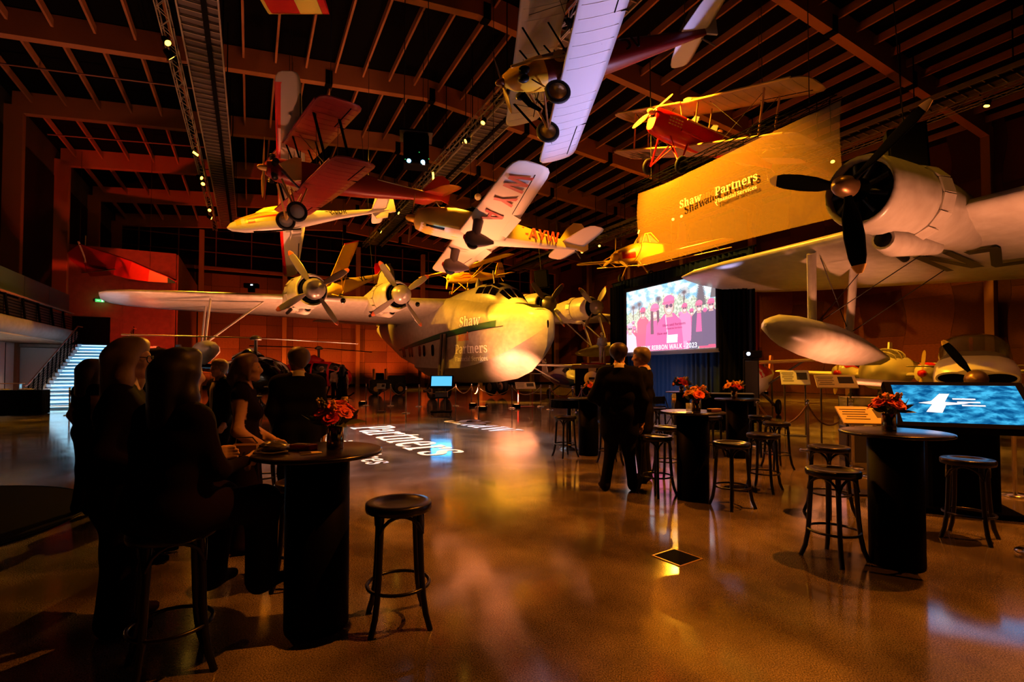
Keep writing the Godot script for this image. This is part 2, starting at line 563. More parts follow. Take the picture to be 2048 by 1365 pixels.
func propeller(parent: Node, at: Vector3, blades: int, radius: float, chord: float, turn: float, bm: Material, hub_r: float, hub_l: float, hm: Material, tipm: Material = null) -> Node3D:
	var p := Node3D.new()
	p.name = "propeller"
	parent.add_child(p, true)
	p.position = at
	var s := surf()
	var prof := []
	for i in 9:
		var t := float(i) / 8.0
		prof.append([hub_r * sqrt(maxf(0.0, 1.0 - pow(1.0 - t, 2.0))), hub_l * (1.0 - t)])
	prof.append([hub_r, -0.08])
	lathe(s, prof, 18, Vector3.ZERO, Basis(Vector3.RIGHT, -PI / 2))
	done(s, "spinner", hm, p)
	var cut := 0.94 if tipm else 1.0
	var mesh := blade_mesh(hub_r * 0.6, radius, chord)
	for i in blades:
		var t := Transform3D(Basis(Vector3(0, 0, 1), deg_to_rad(turn) + TAU * i / blades), Vector3.ZERO)
		inst(mesh, "blade", bm, p, t)
		if tipm:
			var c := surf()
			var q := []
			for k in [[0.9, 0.71], [0.955, 0.5], [1.004, 0.24]]:
				var a := deg_to_rad(38.0 * (1.15 - 0.75 * k[0]))
				q.append(ring(Vector3(0, lerpf(hub_r * 0.6, radius, k[0]), 0), Basis(Vector3(cos(a), 0, sin(a)), Vector3(-sin(a), 0, cos(a)), Vector3.UP), chord * k[1] * 0.54, chord * 0.045, 8))
			loft(c, q)
			inst(made(c), "blade_tip", tipm, p, t)
	return p

func wheel(parent: Node, at: Vector3, r: float, w: float, hubm: Material, axle := Vector3.RIGHT, cone := 0.0) -> Node3D:
	var p := Node3D.new()
	p.name = "wheel"
	parent.add_child(p, true)
	p.transform = Transform3D(along(axle), at)
	var s := surf()
	var prof := []
	for i in 15:
		var a := TAU * i / 14.0
		prof.append([r - w * 0.5 + cos(a) * w * 0.5, sin(a) * w * 0.5])
	lathe(s, prof, 24, Vector3.ZERO, Basis.IDENTITY, 0, false)
	done(s, "tyre", M.rubber, p)
	s = surf()
	lathe(s, [[0.0, -w * 0.35 - cone], [r * 0.2, -w * 0.33 - cone * 0.8], [r * 0.68, -w * 0.3], [r * 0.7, 0.0], [r * 0.68, w * 0.3], [r * 0.2, w * 0.33 + cone * 0.8], [0.0, w * 0.35 + cone]], 20)
	done(s, "hub", hubm, p)
	return p

func strut(parent: Node, called: String, m: Material, a: Vector3, b: Vector3, r: float, flat := 1.0) -> MeshInstance3D:
	var s := surf()
	tube(s, [a, b], r, 8, false, flat)
	return done(s, called, m, parent)

func cables(o: Node3D, pts: Array, top := 14.4) -> void:
	for p in pts:
		var w: Vector3 = o.transform * p
		var s := surf()
		var up: Vector3 = o.transform.affine_inverse() * Vector3(w.x, top, w.z)
		tube(s, [p, up], 0.011, 5)
		done(s, "suspension_cable", M.cable, o)

# letters lying under a wing: x across the span, reading direction given
func under_letters(parent: Node, text: String, size: float, m: Material, at: Vector3, turn_y: float, font: Font) -> void:
	words(text, size, font, m, parent, Transform3D(Basis(Vector3.UP, turn_y) * Basis(Vector3.RIGHT, PI / 2), at))

func side_letters(parent: Node, text: String, size: float, m: Material, at: Vector3, side: int, font: Font, tilt := 0.0) -> void:
	words(text, size, font, m, parent, Transform3D(Basis(Vector3.UP, PI / 2 * side) * Basis(Vector3.BACK, tilt), at))

# ---------------------------------------------------------------- the two flying boats
# z, keel, chine y, chine half width, widest half width, its y, top
const HULL := [
	[-5.62, 3.5, 3.6, 0.05, 0.06, 3.75, 3.9], [-5.5, 2.65, 3.35, 0.4, 0.46, 3.8, 4.22], [-5.1, 2.0, 3.0, 0.84, 0.92, 3.8, 4.52],
	[-4.3, 1.4, 2.55, 1.24, 1.34, 3.75, 4.8], [-3.1, 1.02, 2.15, 1.5, 1.58, 3.7, 5.02], [-1.5, 0.82, 1.8, 1.62, 1.68, 3.65, 5.3],
	[0.0, 0.74, 1.62, 1.64, 1.68, 3.7, 5.62], [2.3, 0.7, 1.6, 1.62, 1.68, 3.8, 5.9], [4.4, 0.75, 1.65, 1.55, 1.62, 3.9, 5.95],
	[6.0, 0.85, 1.7, 1.45, 1.55, 4.0, 5.85], [6.05, 1.15, 1.85, 1.42, 1.54, 4.0, 5.84], [9.0, 1.9, 2.4, 1.05, 1.25, 4.2, 5.6],
	[12.0, 3.0, 3.3, 0.55, 0.8, 4.4, 5.4], [14.6, 3.95, 4.1, 0.2, 0.35, 4.6, 5.2], [15.6, 4.5, 4.55, 0.06, 0.1, 4.7, 4.9]]

func hull_half(z: float) -> PackedVector2Array:   # keel to top, (half width, y)
	var q: Array = HULL[-1]
	for i in HULL.size() - 1:
		if z <= HULL[i + 1][0]:
			var t := clampf((z - HULL[i][0]) / (HULL[i + 1][0] - HULL[i][0]), 0.0, 1.0)
			q = []
			for k in 7: q.append(lerpf(HULL[i][k], HULL[i + 1][k], t))
			break
	var r := PackedVector2Array()
	r.append(Vector2(0, q[1]))
	r.append(Vector2(q[3] * 0.5, lerpf(q[1], q[2], 0.42)))
	r.append(Vector2(q[3], q[2]))
	r.append(Vector2(lerpf(q[3], q[4], 0.6), lerpf(q[2], q[5], 0.35)))
	r.append(Vector2(q[4], q[5]))
	var h: float = q[6] - q[5]
	for a in [22.0, 42.0, 60.0, 76.0]:
		r.append(Vector2(q[4] * pow(cos(deg_to_rad(a)), 0.62), q[5] + h * pow(sin(deg_to_rad(a)), 0.9)))
	r.append(Vector2(0, q[6]))
	return r

func hull_x(z: float, y: float) -> float:
	var h := hull_half(z)
	for i in h.size() - 1:
		if y <= h[i + 1].y:
			return lerpf(h[i].x, h[i + 1].x, clampf((y - h[i].y) / maxf(0.001, h[i + 1].y - h[i].y), 0.0, 1.0))
	return 0.0

# a strip on the right side of the hull between two edge lines given as (z, y0, y1)
func hull_strip(parent: Node, called: String, m: Material, edges: Array, lift: float, side := 1.0) -> MeshInstance3D:
	var s := surf()
	var rings := []
	for i in edges.size() - 1:
		for k in 6:
			var t := k / 6.0
			var z := lerpf(edges[i][0], edges[i + 1][0], t)
			rings.append([z, lerpf(edges[i][1], edges[i + 1][1], t), lerpf(edges[i][2], edges[i + 1][2], t)])
	rings.append(edges[-1])
	var out := []
	for q in rings:
		var r := PackedVector3Array()
		for j in 5:
			var y := lerpf(q[1], q[2], j / 4.0)
			r.append(Vector3(side * (hull_x(q[0], y) + lift), y, q[0]))
		out.append(r)
	loft(s, out, false, false)
	return done(s, called, m, parent)

# lettering wrapped onto the right side of the hull; text x runs towards the nose
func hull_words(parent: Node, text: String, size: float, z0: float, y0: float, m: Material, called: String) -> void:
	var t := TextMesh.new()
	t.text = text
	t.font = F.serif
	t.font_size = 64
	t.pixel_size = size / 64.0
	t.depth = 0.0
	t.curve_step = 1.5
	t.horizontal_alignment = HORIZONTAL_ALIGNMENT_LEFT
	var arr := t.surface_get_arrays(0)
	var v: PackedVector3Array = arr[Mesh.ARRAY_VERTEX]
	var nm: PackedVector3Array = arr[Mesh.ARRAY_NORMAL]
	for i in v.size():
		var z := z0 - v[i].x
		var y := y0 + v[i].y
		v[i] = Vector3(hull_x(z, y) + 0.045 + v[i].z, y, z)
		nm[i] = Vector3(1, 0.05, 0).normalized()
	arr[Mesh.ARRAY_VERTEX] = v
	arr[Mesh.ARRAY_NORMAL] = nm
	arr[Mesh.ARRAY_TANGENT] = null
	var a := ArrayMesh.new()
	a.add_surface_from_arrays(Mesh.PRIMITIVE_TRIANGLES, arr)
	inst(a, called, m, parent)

func flying_boat(o: Node3D, military: bool) -> void:
	var white: Material = M.boat_white
	var s := surf()
	var rings := []
	var planing := [[], []]
	var zs := []
	for i in HULL.size() - 1:
		var steps := 1 if HULL[i + 1][0] - HULL[i][0] < 0.5 else 3
		for k in steps: zs.append(lerpf(HULL[i][0], HULL[i + 1][0], float(k) / steps))
	zs.append(HULL[-1][0])
	for z in zs:
		var h := hull_half(z)
		var r := PackedVector3Array()
		for i in range(2, h.size()): r.append(Vector3(h[i].x, h[i].y, z))
		for i in range(h.size() - 2, 1, -1): r.append(Vector3(-h[i].x, h[i].y, z))
		rings.append(r)
		for k in 2:
			var e := PackedVector3Array()
			for i in 3: e.append(Vector3(h[i].x * (1.0 - 2.0 * k), h[i].y, z))
			planing[k].append(e)
	loft(s, rings, false, false, 0)
	for k in 2: loft(s, planing[k], false, false, 1 + k)
	done(s, "hull", white, o)
	wing_pair(o, "wing", white, 17.2, 5.45, 5.4, 2.2, 3.5, 10.0 if military else 7.4, 3.5 if military else 3.2, 0.12 if military else 0.16, 0.1, 0.14, 0.107)
	wing_pair(o, "tailplane", white, 5.7, 5.0, 5.15, 11.6, 12.4, 3.0, 1.8, 0.1, 0.08, 0.18)
	fin_plate(o, "fin", white, [[11.2, 5.3], [12.0, 7.6], [12.6, 9.3], [13.3, 9.8], [14.3, 9.6], [15.2, 8.4], [15.5, 5.0]], 0.3)
	for x in [9.3, 5.0, -5.0, -9.3]:
		var n := Node3D.new()
		n.name = "engine"
		o.add_child(n, true)
		n.position = Vector3(x, 5.5, 0)
		s = surf()
		var tail := [[0.62, 0.5], [0.7, 0.36], [0.755, 0.5], [0.79, 0.95], [0.8, 1.5], [0.78, 2.2], [0.74, 3.0], [0.62, 4.2], [0.4, 5.4], [0.06, 6.6]]
		var nr := []
		var fit := 0.84 if military else 1.0
		for q in tail: nr.append(ring(Vector3(0, -0.05 * maxf(0.0, q[1] - 2.0), q[1]), Basis.IDENTITY, q[0] * 0.98 * fit, q[0] * 1.04 * fit, 28))
		loft(s, nr, true, false)
		done(s, "nacelle", white, n)
		s = surf()
		lathe(s, [[0.0, 0.0], [0.62 * fit, 0.0], [0.63 * fit, -0.05]], 28, Vector3(0, 0, 0.56), Basis(Vector3.RIGHT, PI / 2))
		done(s, "engine_face", M.black_matte, n)
		for k in (9 if military else 0):
			s = surf()
			var a := TAU * k / 9.0
			tube(s, [Vector3(cos(a) * 0.2, sin(a) * 0.2, 0.42), Vector3(cos(a) * 0.48, sin(a) * 0.48, 0.48)], 0.06, 8)
			done(s, "cylinder", M.black_metal, n)
		for k in 14:   # cooling gills behind the cowling
			s = surf()
			var a := TAU * k / 14.0 + 0.2
			box(s, Vector3(cos(a) * 0.815 * fit, sin(a) * 0.85 * fit, 2.02), Vector3(0.03, 0.3, 0.34), Basis(Vector3.BACK, a) * Basis(Vector3.UP, 0.12))
			done(s, "gill", white, n)
		s = surf()   # oil cooler scoop under the cowling
		tube(s, [Vector3(0.0, -0.78, 1.2), Vector3(0.0, -0.8, 1.6), Vector3(0, -0.72, 3.2)], [0.2, 0.27, 0.14], 14)
		done(s, "scoop", white, n)
		s = surf()
		lathe(s, [[0.0, 0.0], [0.15, 0.0], [0.15, 0.04]], 14, Vector3(0, -0.78, 1.18), Basis(Vector3.RIGHT, PI / 2))
		done(s, "scoop_mouth", M.black_matte, n)
		s = surf()
		tube(s, [Vector3(0.45 * signf(x), -0.7, 2.4), Vector3(0.5 * signf(x), -0.86, 3.1)], 0.085, 10)
		done(s, "exhaust", M.black_metal, n)
		if military: propeller(n, Vector3(0, 0, 0.02), 3, 1.58, 0.32, 52.0, M.prop_black, 0.19, 0.34, M.hub_bronze, M.prop_tip)
		else:
			var pr := propeller(n, Vector3(0, 0, 0.05), 4, 1.95, 0.36, {9.3: 57.0, 5.0: 55.0, -5.0: 45.0, -9.3: 38.0}[x], M.prop_grey, 0.5, 0.62, M.spinner_grey, M.prop_tip_red)
			s = surf()
			tube(s, ring_pts(Vector3(0, 0, 0.12), 0.545, 24), 0.05, 6, true)
			done(s, "spinner_ring", M.black_matte, pr)
	for side in ([1.0] if military else [1.0, -1.0]):
		var f := Node3D.new()
		f.name = "float"
		o.add_child(f, true)
		var a0: Vector3 = Vector3(12.3 * side, 3.35, 2.0) if military else Vector3(13.4 * side, 2.85, 1.0)
		var a1: Vector3 = Vector3(12.3 * side, 2.62, 7.3) if military else Vector3(13.4 * side, 2.5, 6.2)
		s = surf()
		var fr := []
		for q in [[0.0, 0.04, 0.04, 0.0], [0.03, 0.24, 0.22, 0.0], [0.1, 0.42, 0.36, 0.01], [0.25, 0.56, 0.46, 0.02], [0.45, 0.6, 0.5, 0.02], [0.65, 0.54, 0.42, 0.0], [0.85, 0.4, 0.27, -0.03], [0.985, 0.26, 0.15, -0.06], [0.99, 0.25, 0.14, -0.06]]:
			var c := a0.lerp(a1, q[0]) + Vector3(0, q[3], 0)
			var r := PackedVector3Array()
			for k in [[0, -1.25], [0.55, -0.75], [0.95, -0.25], [0.92, 0.25], [0.62, 0.72], [0, 0.95], [-0.62, 0.72], [-0.92, 0.25], [-0.95, -0.25], [-0.55, -0.75]]:
				r.append(c + Vector3(k[0] * q[1], k[1] * q[2], 0))
			fr.append(r)
		loft(s, fr)
		done(s, "float_hull", white, f)
		for e in [0.36, 0.68]:
			var p := a0.lerp(a1, e) + Vector3(0, 0.38, 0)
			strut(f, "strut", white, p, Vector3(p.x + (-0.35 if military else -0.3) * side, 5.2, lerpf(3.3, 5.2, (e - 0.36) / 0.32)), 0.17 if military else 0.11, 0.45)
			if not military: strut(f, "brace", white, p, Vector3(p.x - 2.6 * side, 5.2, p.z + 0.6), 0.07, 0.6)
		if military:
			var p2 := a0.lerp(a1, 0.4) + Vector3(0, 0.42, 0); var p3 := a0.lerp(a1, 0.68) + Vector3(0, 0.4, 0)
			for q in [[p2, Vector3(11.6, 5.1, 5.2)], [p3, Vector3(11.9, 5.1, 3.6)], [p2, Vector3(9.6, 5.1, 4.2)], [p3, Vector3(10.0, 5.1, 6.4)]]:
				strut(f, "bracing_wire", M.cable, q[0], q[1], 0.012)

func ring_pts(c: Vector3, r: float, n: int) -> Array:
	var a := []
	for i in n: a.append(c + Vector3(cos(TAU * i / n) * r, sin(TAU * i / n) * r, 0))
	return a

# windows and paint of the civil boat
func civil_boat_details(o: Node3D) -> void:
	hull_strip(o, "cheat_line", M.stripe_green, [[-3.4, 3.7, 4.02], [-1.5, 3.6, 3.92], [2.0, 3.38, 3.68], [6.0, 3.02, 3.25], [9.0, 2.85, 2.92]], 0.012)
	hull_strip(o, "cheat_line_edge", M.black_paint, [[-3.9, 3.68, 3.71], [-1.5, 3.56, 3.61], [2.0, 3.33, 3.39], [6.0, 2.98, 3.03], [9.0, 2.82, 2.86]], 0.014)
	for z in [2.9, 4.1, 4.75, 6.1, 6.6, 7.6, 7.95]:
		hull_strip(o, "cabin_window", M.window_dark, [[z, 2.45, 2.95], [z + 0.1, 2.35, 3.05], [z + 0.27, 2.35, 3.05], [z + 0.37, 2.45, 2.95]], 0.014)
	hull_strip(o, "porthole", M.window_dark, [[1.6, 2.95, 3.25], [1.7, 2.87, 3.33], [1.8, 2.95, 3.25]], 0.014)
	for z in [9.2, 9.6]:
		hull_strip(o, "rear_window", M.window_dark, [[z, 4.55, 4.9], [z + 0.12, 4.5, 4.85]], 0.014)
	# cockpit: a raised cabin with glazing
	var st := [[-3.55, 4.75, 0.55, 0.25, 2.0], [-3.1, 4.8, 0.86, 0.62, 2.3], [-2.6, 4.85, 1.0, 1.05, 2.5], [-1.9, 4.95, 1.06, 1.25, 2.5], [-0.6, 5.1, 1.08, 1.2, 2.4], [1.6, 5.3, 1.0, 0.85, 2.2], [3.4, 5.4, 0.8, 0.55, 2.0]]
	var c := fuselage(o, "cockpit_roof", M.boat_white, st, 24)
	for q in [[-3.28, -2.72, 42.0, 62.0], [-3.28, -2.72, 66.0, 88.0], [-3.28, -2.72, 92.0, 114.0], [-3.28, -2.72, 118.0, 138.0], [-2.6, -2.1, 24.0, 52.0], [-2.02, -1.5, 24.0, 52.0], [-1.42, -0.8, 26.0, 50.0], [-2.6, -2.1, 128.0, 156.0], [-2.5, -1.9, 58.0, 78.0], [-1.8, -1.2, 58.0, 78.0]]:
		body_patch(c, "cockpit_pane", M.window_dark, st, q[0], q[1], q[2], q[3], 0.014)
	# dark strip on the upper nose, mooring aerials and a small aerial mast on the roof
	var s := surf()
	var rings := []
	for z in [-5.2, -4.8, -4.3, -3.8, -3.4]:
		var h := hull_half(z)
		var r := PackedVector3Array()
		for k in [-1.0, -0.5, 0.0, 0.5, 1.0]:
			var x: float = k * 0.42
			var y := h[h.size() - 1].y
			for i in range(4, h.size() - 1):
				if absf(x) <= h[i].x and absf(x) >= h[i + 1].x: y = lerpf(h[i + 1].y, h[i].y, (absf(x) - h[i + 1].x) / maxf(0.001, h[i].x - h[i + 1].x))
			r.append(Vector3(x, y + 0.02, z))
		rings.append(r)
	loft(s, rings, false, false)
	done(s, "antiglare_panel", M.black_paint, o)
	strut(o, "aerial_mast", M.boat_white, Vector3(0, 6.2, -1.2), Vector3(0, 7.0, -1.1), 0.05, 0.6)
	s = surf()
	lathe(s, [[0.22, 0.0], [0.2, 0.2], [0.12, 0.45], [0.03, 0.62]], 12, Vector3(0, 6.15, 0.4))
	done(s, "beacon_housing", M.boat_white, o)
	# landing lamps in the leading edge
	for q in [[7.2, 2.36], [3.0, 2.2], [-7.2, 2.36]]:
		s = surf()
		lathe(s, [[0.0, 0.0], [0.13, 0.0], [0.14, 0.06]], 14, Vector3(q[0], 5.32, q[1] - 0.02), Basis(Vector3.RIGHT, PI / 2))
		done(s, "landing_lamp", M.black_gloss, o)
	# beaching gear: leg, two wheels each side
	for side in [1.0, -1.0]:
		var g := Node3D.new()
		g.name = "beaching_gear"
		o.add_child(g, true)
		strut(g, "leg", M.grey_metal, Vector3(1.95 * side, 0.7, 1.5), Vector3(1.75 * side, 3.6, 1.35), 0.13, 0.8)
		strut(g, "leg", M.grey_metal, Vector3(1.95 * side, 0.7, 1.9), Vector3(1.75 * side, 3.6, 1.75), 0.1, 0.8)
		strut(g, "brace", M.grey_metal, Vector3(1.95 * side, 1.5, 1.5), Vector3(1.9 * side, 1.5, 1.9), 0.05)
		strut(g, "axle", M.grey_metal, Vector3(1.5 * side, 0.38, 1.7), Vector3(3.0 * side, 0.38, 1.7), 0.09)
		strut(g, "leg", M.grey_metal, Vector3(2.0 * side, 0.4, 1.7), Vector3(1.95 * side, 0.9, 1.7), 0.14)
		for x in [2.45, 1.6]:
			wheel(g, Vector3(x * side, 0.36, 1.7), 0.55, 0.34, M.hub_cream, Vector3.RIGHT, 0.02)

# ---------------------------------------------------------------- people: fields of tapered capsules meshed as surface nets
# bone: [a, b, ra, rb, colour index]
func net(bones: Array, cell: float, k: float, colors: Array, verts: PackedVector3Array, norms: PackedVector3Array, cols: PackedColorArray, idx: PackedInt32Array) -> void:
	var lo := Vector3.ONE * 1e9
	var hi := -lo
	for b in bones:
		var r: float = maxf(b[2], b[3]) + 3.0 * cell
		for p in [b[0], b[1]]:
			lo = lo.min(p - Vector3.ONE * r)
			hi = hi.max(p + Vector3.ONE * r)
	var n := Vector3i(((hi - lo) / cell).ceil()) + Vector3i.ONE * 2
	var sx := 1
	var sy := n.x
	var sz := n.x * n.y
	var sum := PackedFloat32Array(); sum.resize(n.x * n.y * n.z)
	var top := PackedFloat32Array(); top.resize(sum.size())
	var own := PackedByteArray(); own.resize(sum.size())
	for b in bones:
		var a: Vector3 = b[0]; var d: Vector3 = b[1] - b[0]
		var dd := maxf(d.length_squared(), 1e-9)
		var ra: float = b[2]; var dr: float = b[3] - b[2]
		var r := maxf(b[2], b[3]) + 2.6 / k + cell
		var p0: Vector3 = ((b[0].min(b[1]) - Vector3.ONE * r - lo) / cell).floor().max(Vector3.ZERO)
		var p1: Vector3 = ((b[0].max(b[1]) + Vector3.ONE * r - lo) / cell).ceil().min(Vector3(n) - Vector3.ONE)
		for z in range(int(p0.z), int(p1.z) + 1):
			for y in range(int(p0.y), int(p1.y) + 1):
				var i := int(p0.x) + y * sy + z * sz
				var p := lo + Vector3(p0.x, y, z) * cell - a
				for x in range(int(p0.x), int(p1.x) + 1):
					var t := clampf(p.dot(d) / dd, 0.0, 1.0)
					var e := exp(-k * ((p - d * t).length() - ra - dr * t))
					sum[i] += e
					if e > top[i]:
						top[i] = e
						own[i] = b[4]
					i += 1
					p.x += cell
	var at := {}
	var corner := [0, sx, sy, sx + sy, sz, sx + sz, sy + sz, sx + sy + sz]
	var edges := [[0, 1], [2, 3], [4, 5], [6, 7], [0, 2], [1, 3], [4, 6], [5, 7], [0, 4], [1, 5], [2, 6], [3, 7]]
	var off := [Vector3(0, 0, 0), Vector3(1, 0, 0), Vector3(0, 1, 0), Vector3(1, 1, 0), Vector3(0, 0, 1), Vector3(1, 0, 1), Vector3(0, 1, 1), Vector3(1, 1, 1)]
	var first := verts.size()
	for z in n.z - 1:
		for y in n.y - 1:
			var i := y * sy + z * sz
			for x in n.x - 1:
				if sum[i] > 0.0 or sum[i + corner[7]] > 0.0 or sum[i + sx] > 0.0:
					var m := 0
					for c in 8:
						if sum[i + corner[c]] > 1.0: m |= 1 << c
					if m != 0 and m != 255:
						var q := Vector3.ZERO
						var cnt := 0
						for e in edges:
							if ((m >> e[0]) & 1) != ((m >> e[1]) & 1):
								var u := log(maxf(sum[i + corner[e[0]]], 1e-4))
								var v := log(maxf(sum[i + corner[e[1]]], 1e-4))
								q += off[e[0]].lerp(off[e[1]], clampf(u / (u - v), 0.0, 1.0))
								cnt += 1
						at[i] = verts.size()
						verts.append(lo + (Vector3(x, y, z) + q / cnt) * cell)
						norms.append(Vector3.ZERO)
						var best := 0
						for c in 8:
							if top[i + corner[c]] > top[i + corner[best]]: best = c
						cols.append(colors[own[i + corner[best]]])
				i += 1
	var start := idx.size()
	for i in at:
		for ax in [[sx, sy, sz], [sy, sz, sx], [sz, sx, sy]]:
			var s0: bool = sum[i] > 1.0
			var s1: bool = sum[i + ax[0]] > 1.0
			if s0 != s1:
				var a = at.get(i); var b = at.get(i - ax[1]); var c = at.get(i - ax[1] - ax[2]); var d = at.get(i - ax[2])
				if a == null or b == null or c == null or d == null: continue
				if s0: idx.append_array([a, b, c, a, c, d])
				else: idx.append_array([a, c, b, a, d, c])
	for t in range(start, idx.size(), 3):
		var nn := (verts[idx[t + 2]] - verts[idx[t]]).cross(verts[idx[t + 1]] - verts[idx[t]])
		for j in 3: norms[idx[t + j]] += nn
	for v in range(first, verts.size()): norms[v] = norms[v].normalized()

func net_mesh(layers: Array, colors: Array) -> ArrayMesh:   # layers of [bones, cell, sharpness]
	var v := PackedVector3Array(); var nn := PackedVector3Array(); var c := PackedColorArray(); var ix := PackedInt32Array()
	for l in layers: net(l[0], l[1], l[2], colors, v, nn, c, ix)
	var arr := []
	arr.resize(Mesh.ARRAY_MAX)
	arr[Mesh.ARRAY_VERTEX] = v; arr[Mesh.ARRAY_NORMAL] = nn; arr[Mesh.ARRAY_COLOR] = c; arr[Mesh.ARRAY_INDEX] = ix
	var m := ArrayMesh.new()
	m.add_surface_from_arrays(Mesh.PRIMITIVE_TRIANGLES, arr)
	return m

func hand_bones(w: Vector3, dir: Vector3, palm: Vector3, curl: float, thumb_side: float, c: int, s := 1.0) -> Array:
	# wrist, direction of the fingers, normal of the palm
	var d := dir.normalized()
	var x := d.cross(palm).normalized() * thumb_side
	var p := palm.normalized()
	var b := []
	var k := w + d * 0.085 * s
	b.append([w, w + d * 0.02 * s, 0.026 * s, 0.027 * s, c])
	for i in 4: b.append([w + d * 0.02 * s + x * (0.016 - 0.011 * i) * s, k + x * (0.031 - 0.0205 * i) * s, 0.013 * s, 0.0115 * s, c])
	var len := [0.072, 0.08, 0.075, 0.058]
	for i in 4:
		var q: Vector3 = k + x * (0.031 - 0.0205 * i) * s
		var dd := d
		var r := 0.0095
		for j in 3:
			dd = (dd + p * tan(curl * (0.5 + 0.3 * j))).normalized()
			var e: Vector3 = q + dd * len[i] * [0.45, 0.32, 0.26][j] * s
			b.append([q, e, r * s, (r - 0.0008) * s, c])
			q = e
			r -= 0.0008
	var t0 := w + d * 0.022 * s + x * 0.022 * s
	var t1 := t0 + (d * 0.6 + x * 0.75 + p * 0.3).normalized() * 0.042 * s
	var t2 := t1 + (d * 0.85 + x * 0.25 + p * (0.35 + curl)).normalized() * 0.032 * s
	b.append([t0, t1, 0.014 * s, 0.0115 * s, c]); b.append([t1, t2, 0.0112 * s, 0.0092 * s, c]); b.append([t2, t2 + (d * 0.8 + p * (0.3 + curl)).normalized() * 0.024 * s, 0.0092 * s, 0.008 * s, c])
	return b

# head looking towards -z of basis h at the centre c
func head_bones(c: Vector3, h: Basis, col: int, s := 1.0) -> Array:
	var b := []
	var f := func(x: float, y: float, z: float) -> Vector3: return c + h * (Vector3(x, y, z) * s)
	b.append([f.call(0, 0.035, 0.025), f.call(0, 0.04, 0.0), 0.082 * s, 0.078 * s, col])        # skull
	b.append([f.call(0, 0.0, -0.03), f.call(0, -0.05, -0.045), 0.058 * s, 0.048 * s, col])      # face
	b.append([f.call(0.028, -0.07, -0.02), f.call(0, -0.095, -0.062), 0.034 * s, 0.024 * s, col])
	b.append([f.call(-0.028, -0.07, -0.02), f.call(0, -0.095, -0.062), 0.034 * s, 0.024 * s, col])
	b.append([f.call(0, 0.012, -0.088), f.call(0, -0.028, -0.109), 0.0085 * s, 0.0125 * s, col])  # nose
	for q in [-1.0, 1.0]:
		b.append([f.call(0.012 * q, -0.031, -0.1), f.call(0.012 * q, -0.03, -0.095), 0.008 * s, 0.008 * s, col])
		b.append([f.call(0.018 * q, 0.03, -0.078), f.call(0.05 * q, 0.026, -0.062), 0.012 * s, 0.012 * s, col])   # brow
		b.append([f.call(0.04 * q, -0.02, -0.07), f.call(0.05 * q, -0.015, -0.05), 0.017 * s, 0.02 * s, col])     # cheek
		b.append([f.call(0.079 * q, 0.012, 0.006), f.call(0.074 * q, -0.03, 0.0), 0.012 * s, 0.009 * s, col])     # ear
	return b

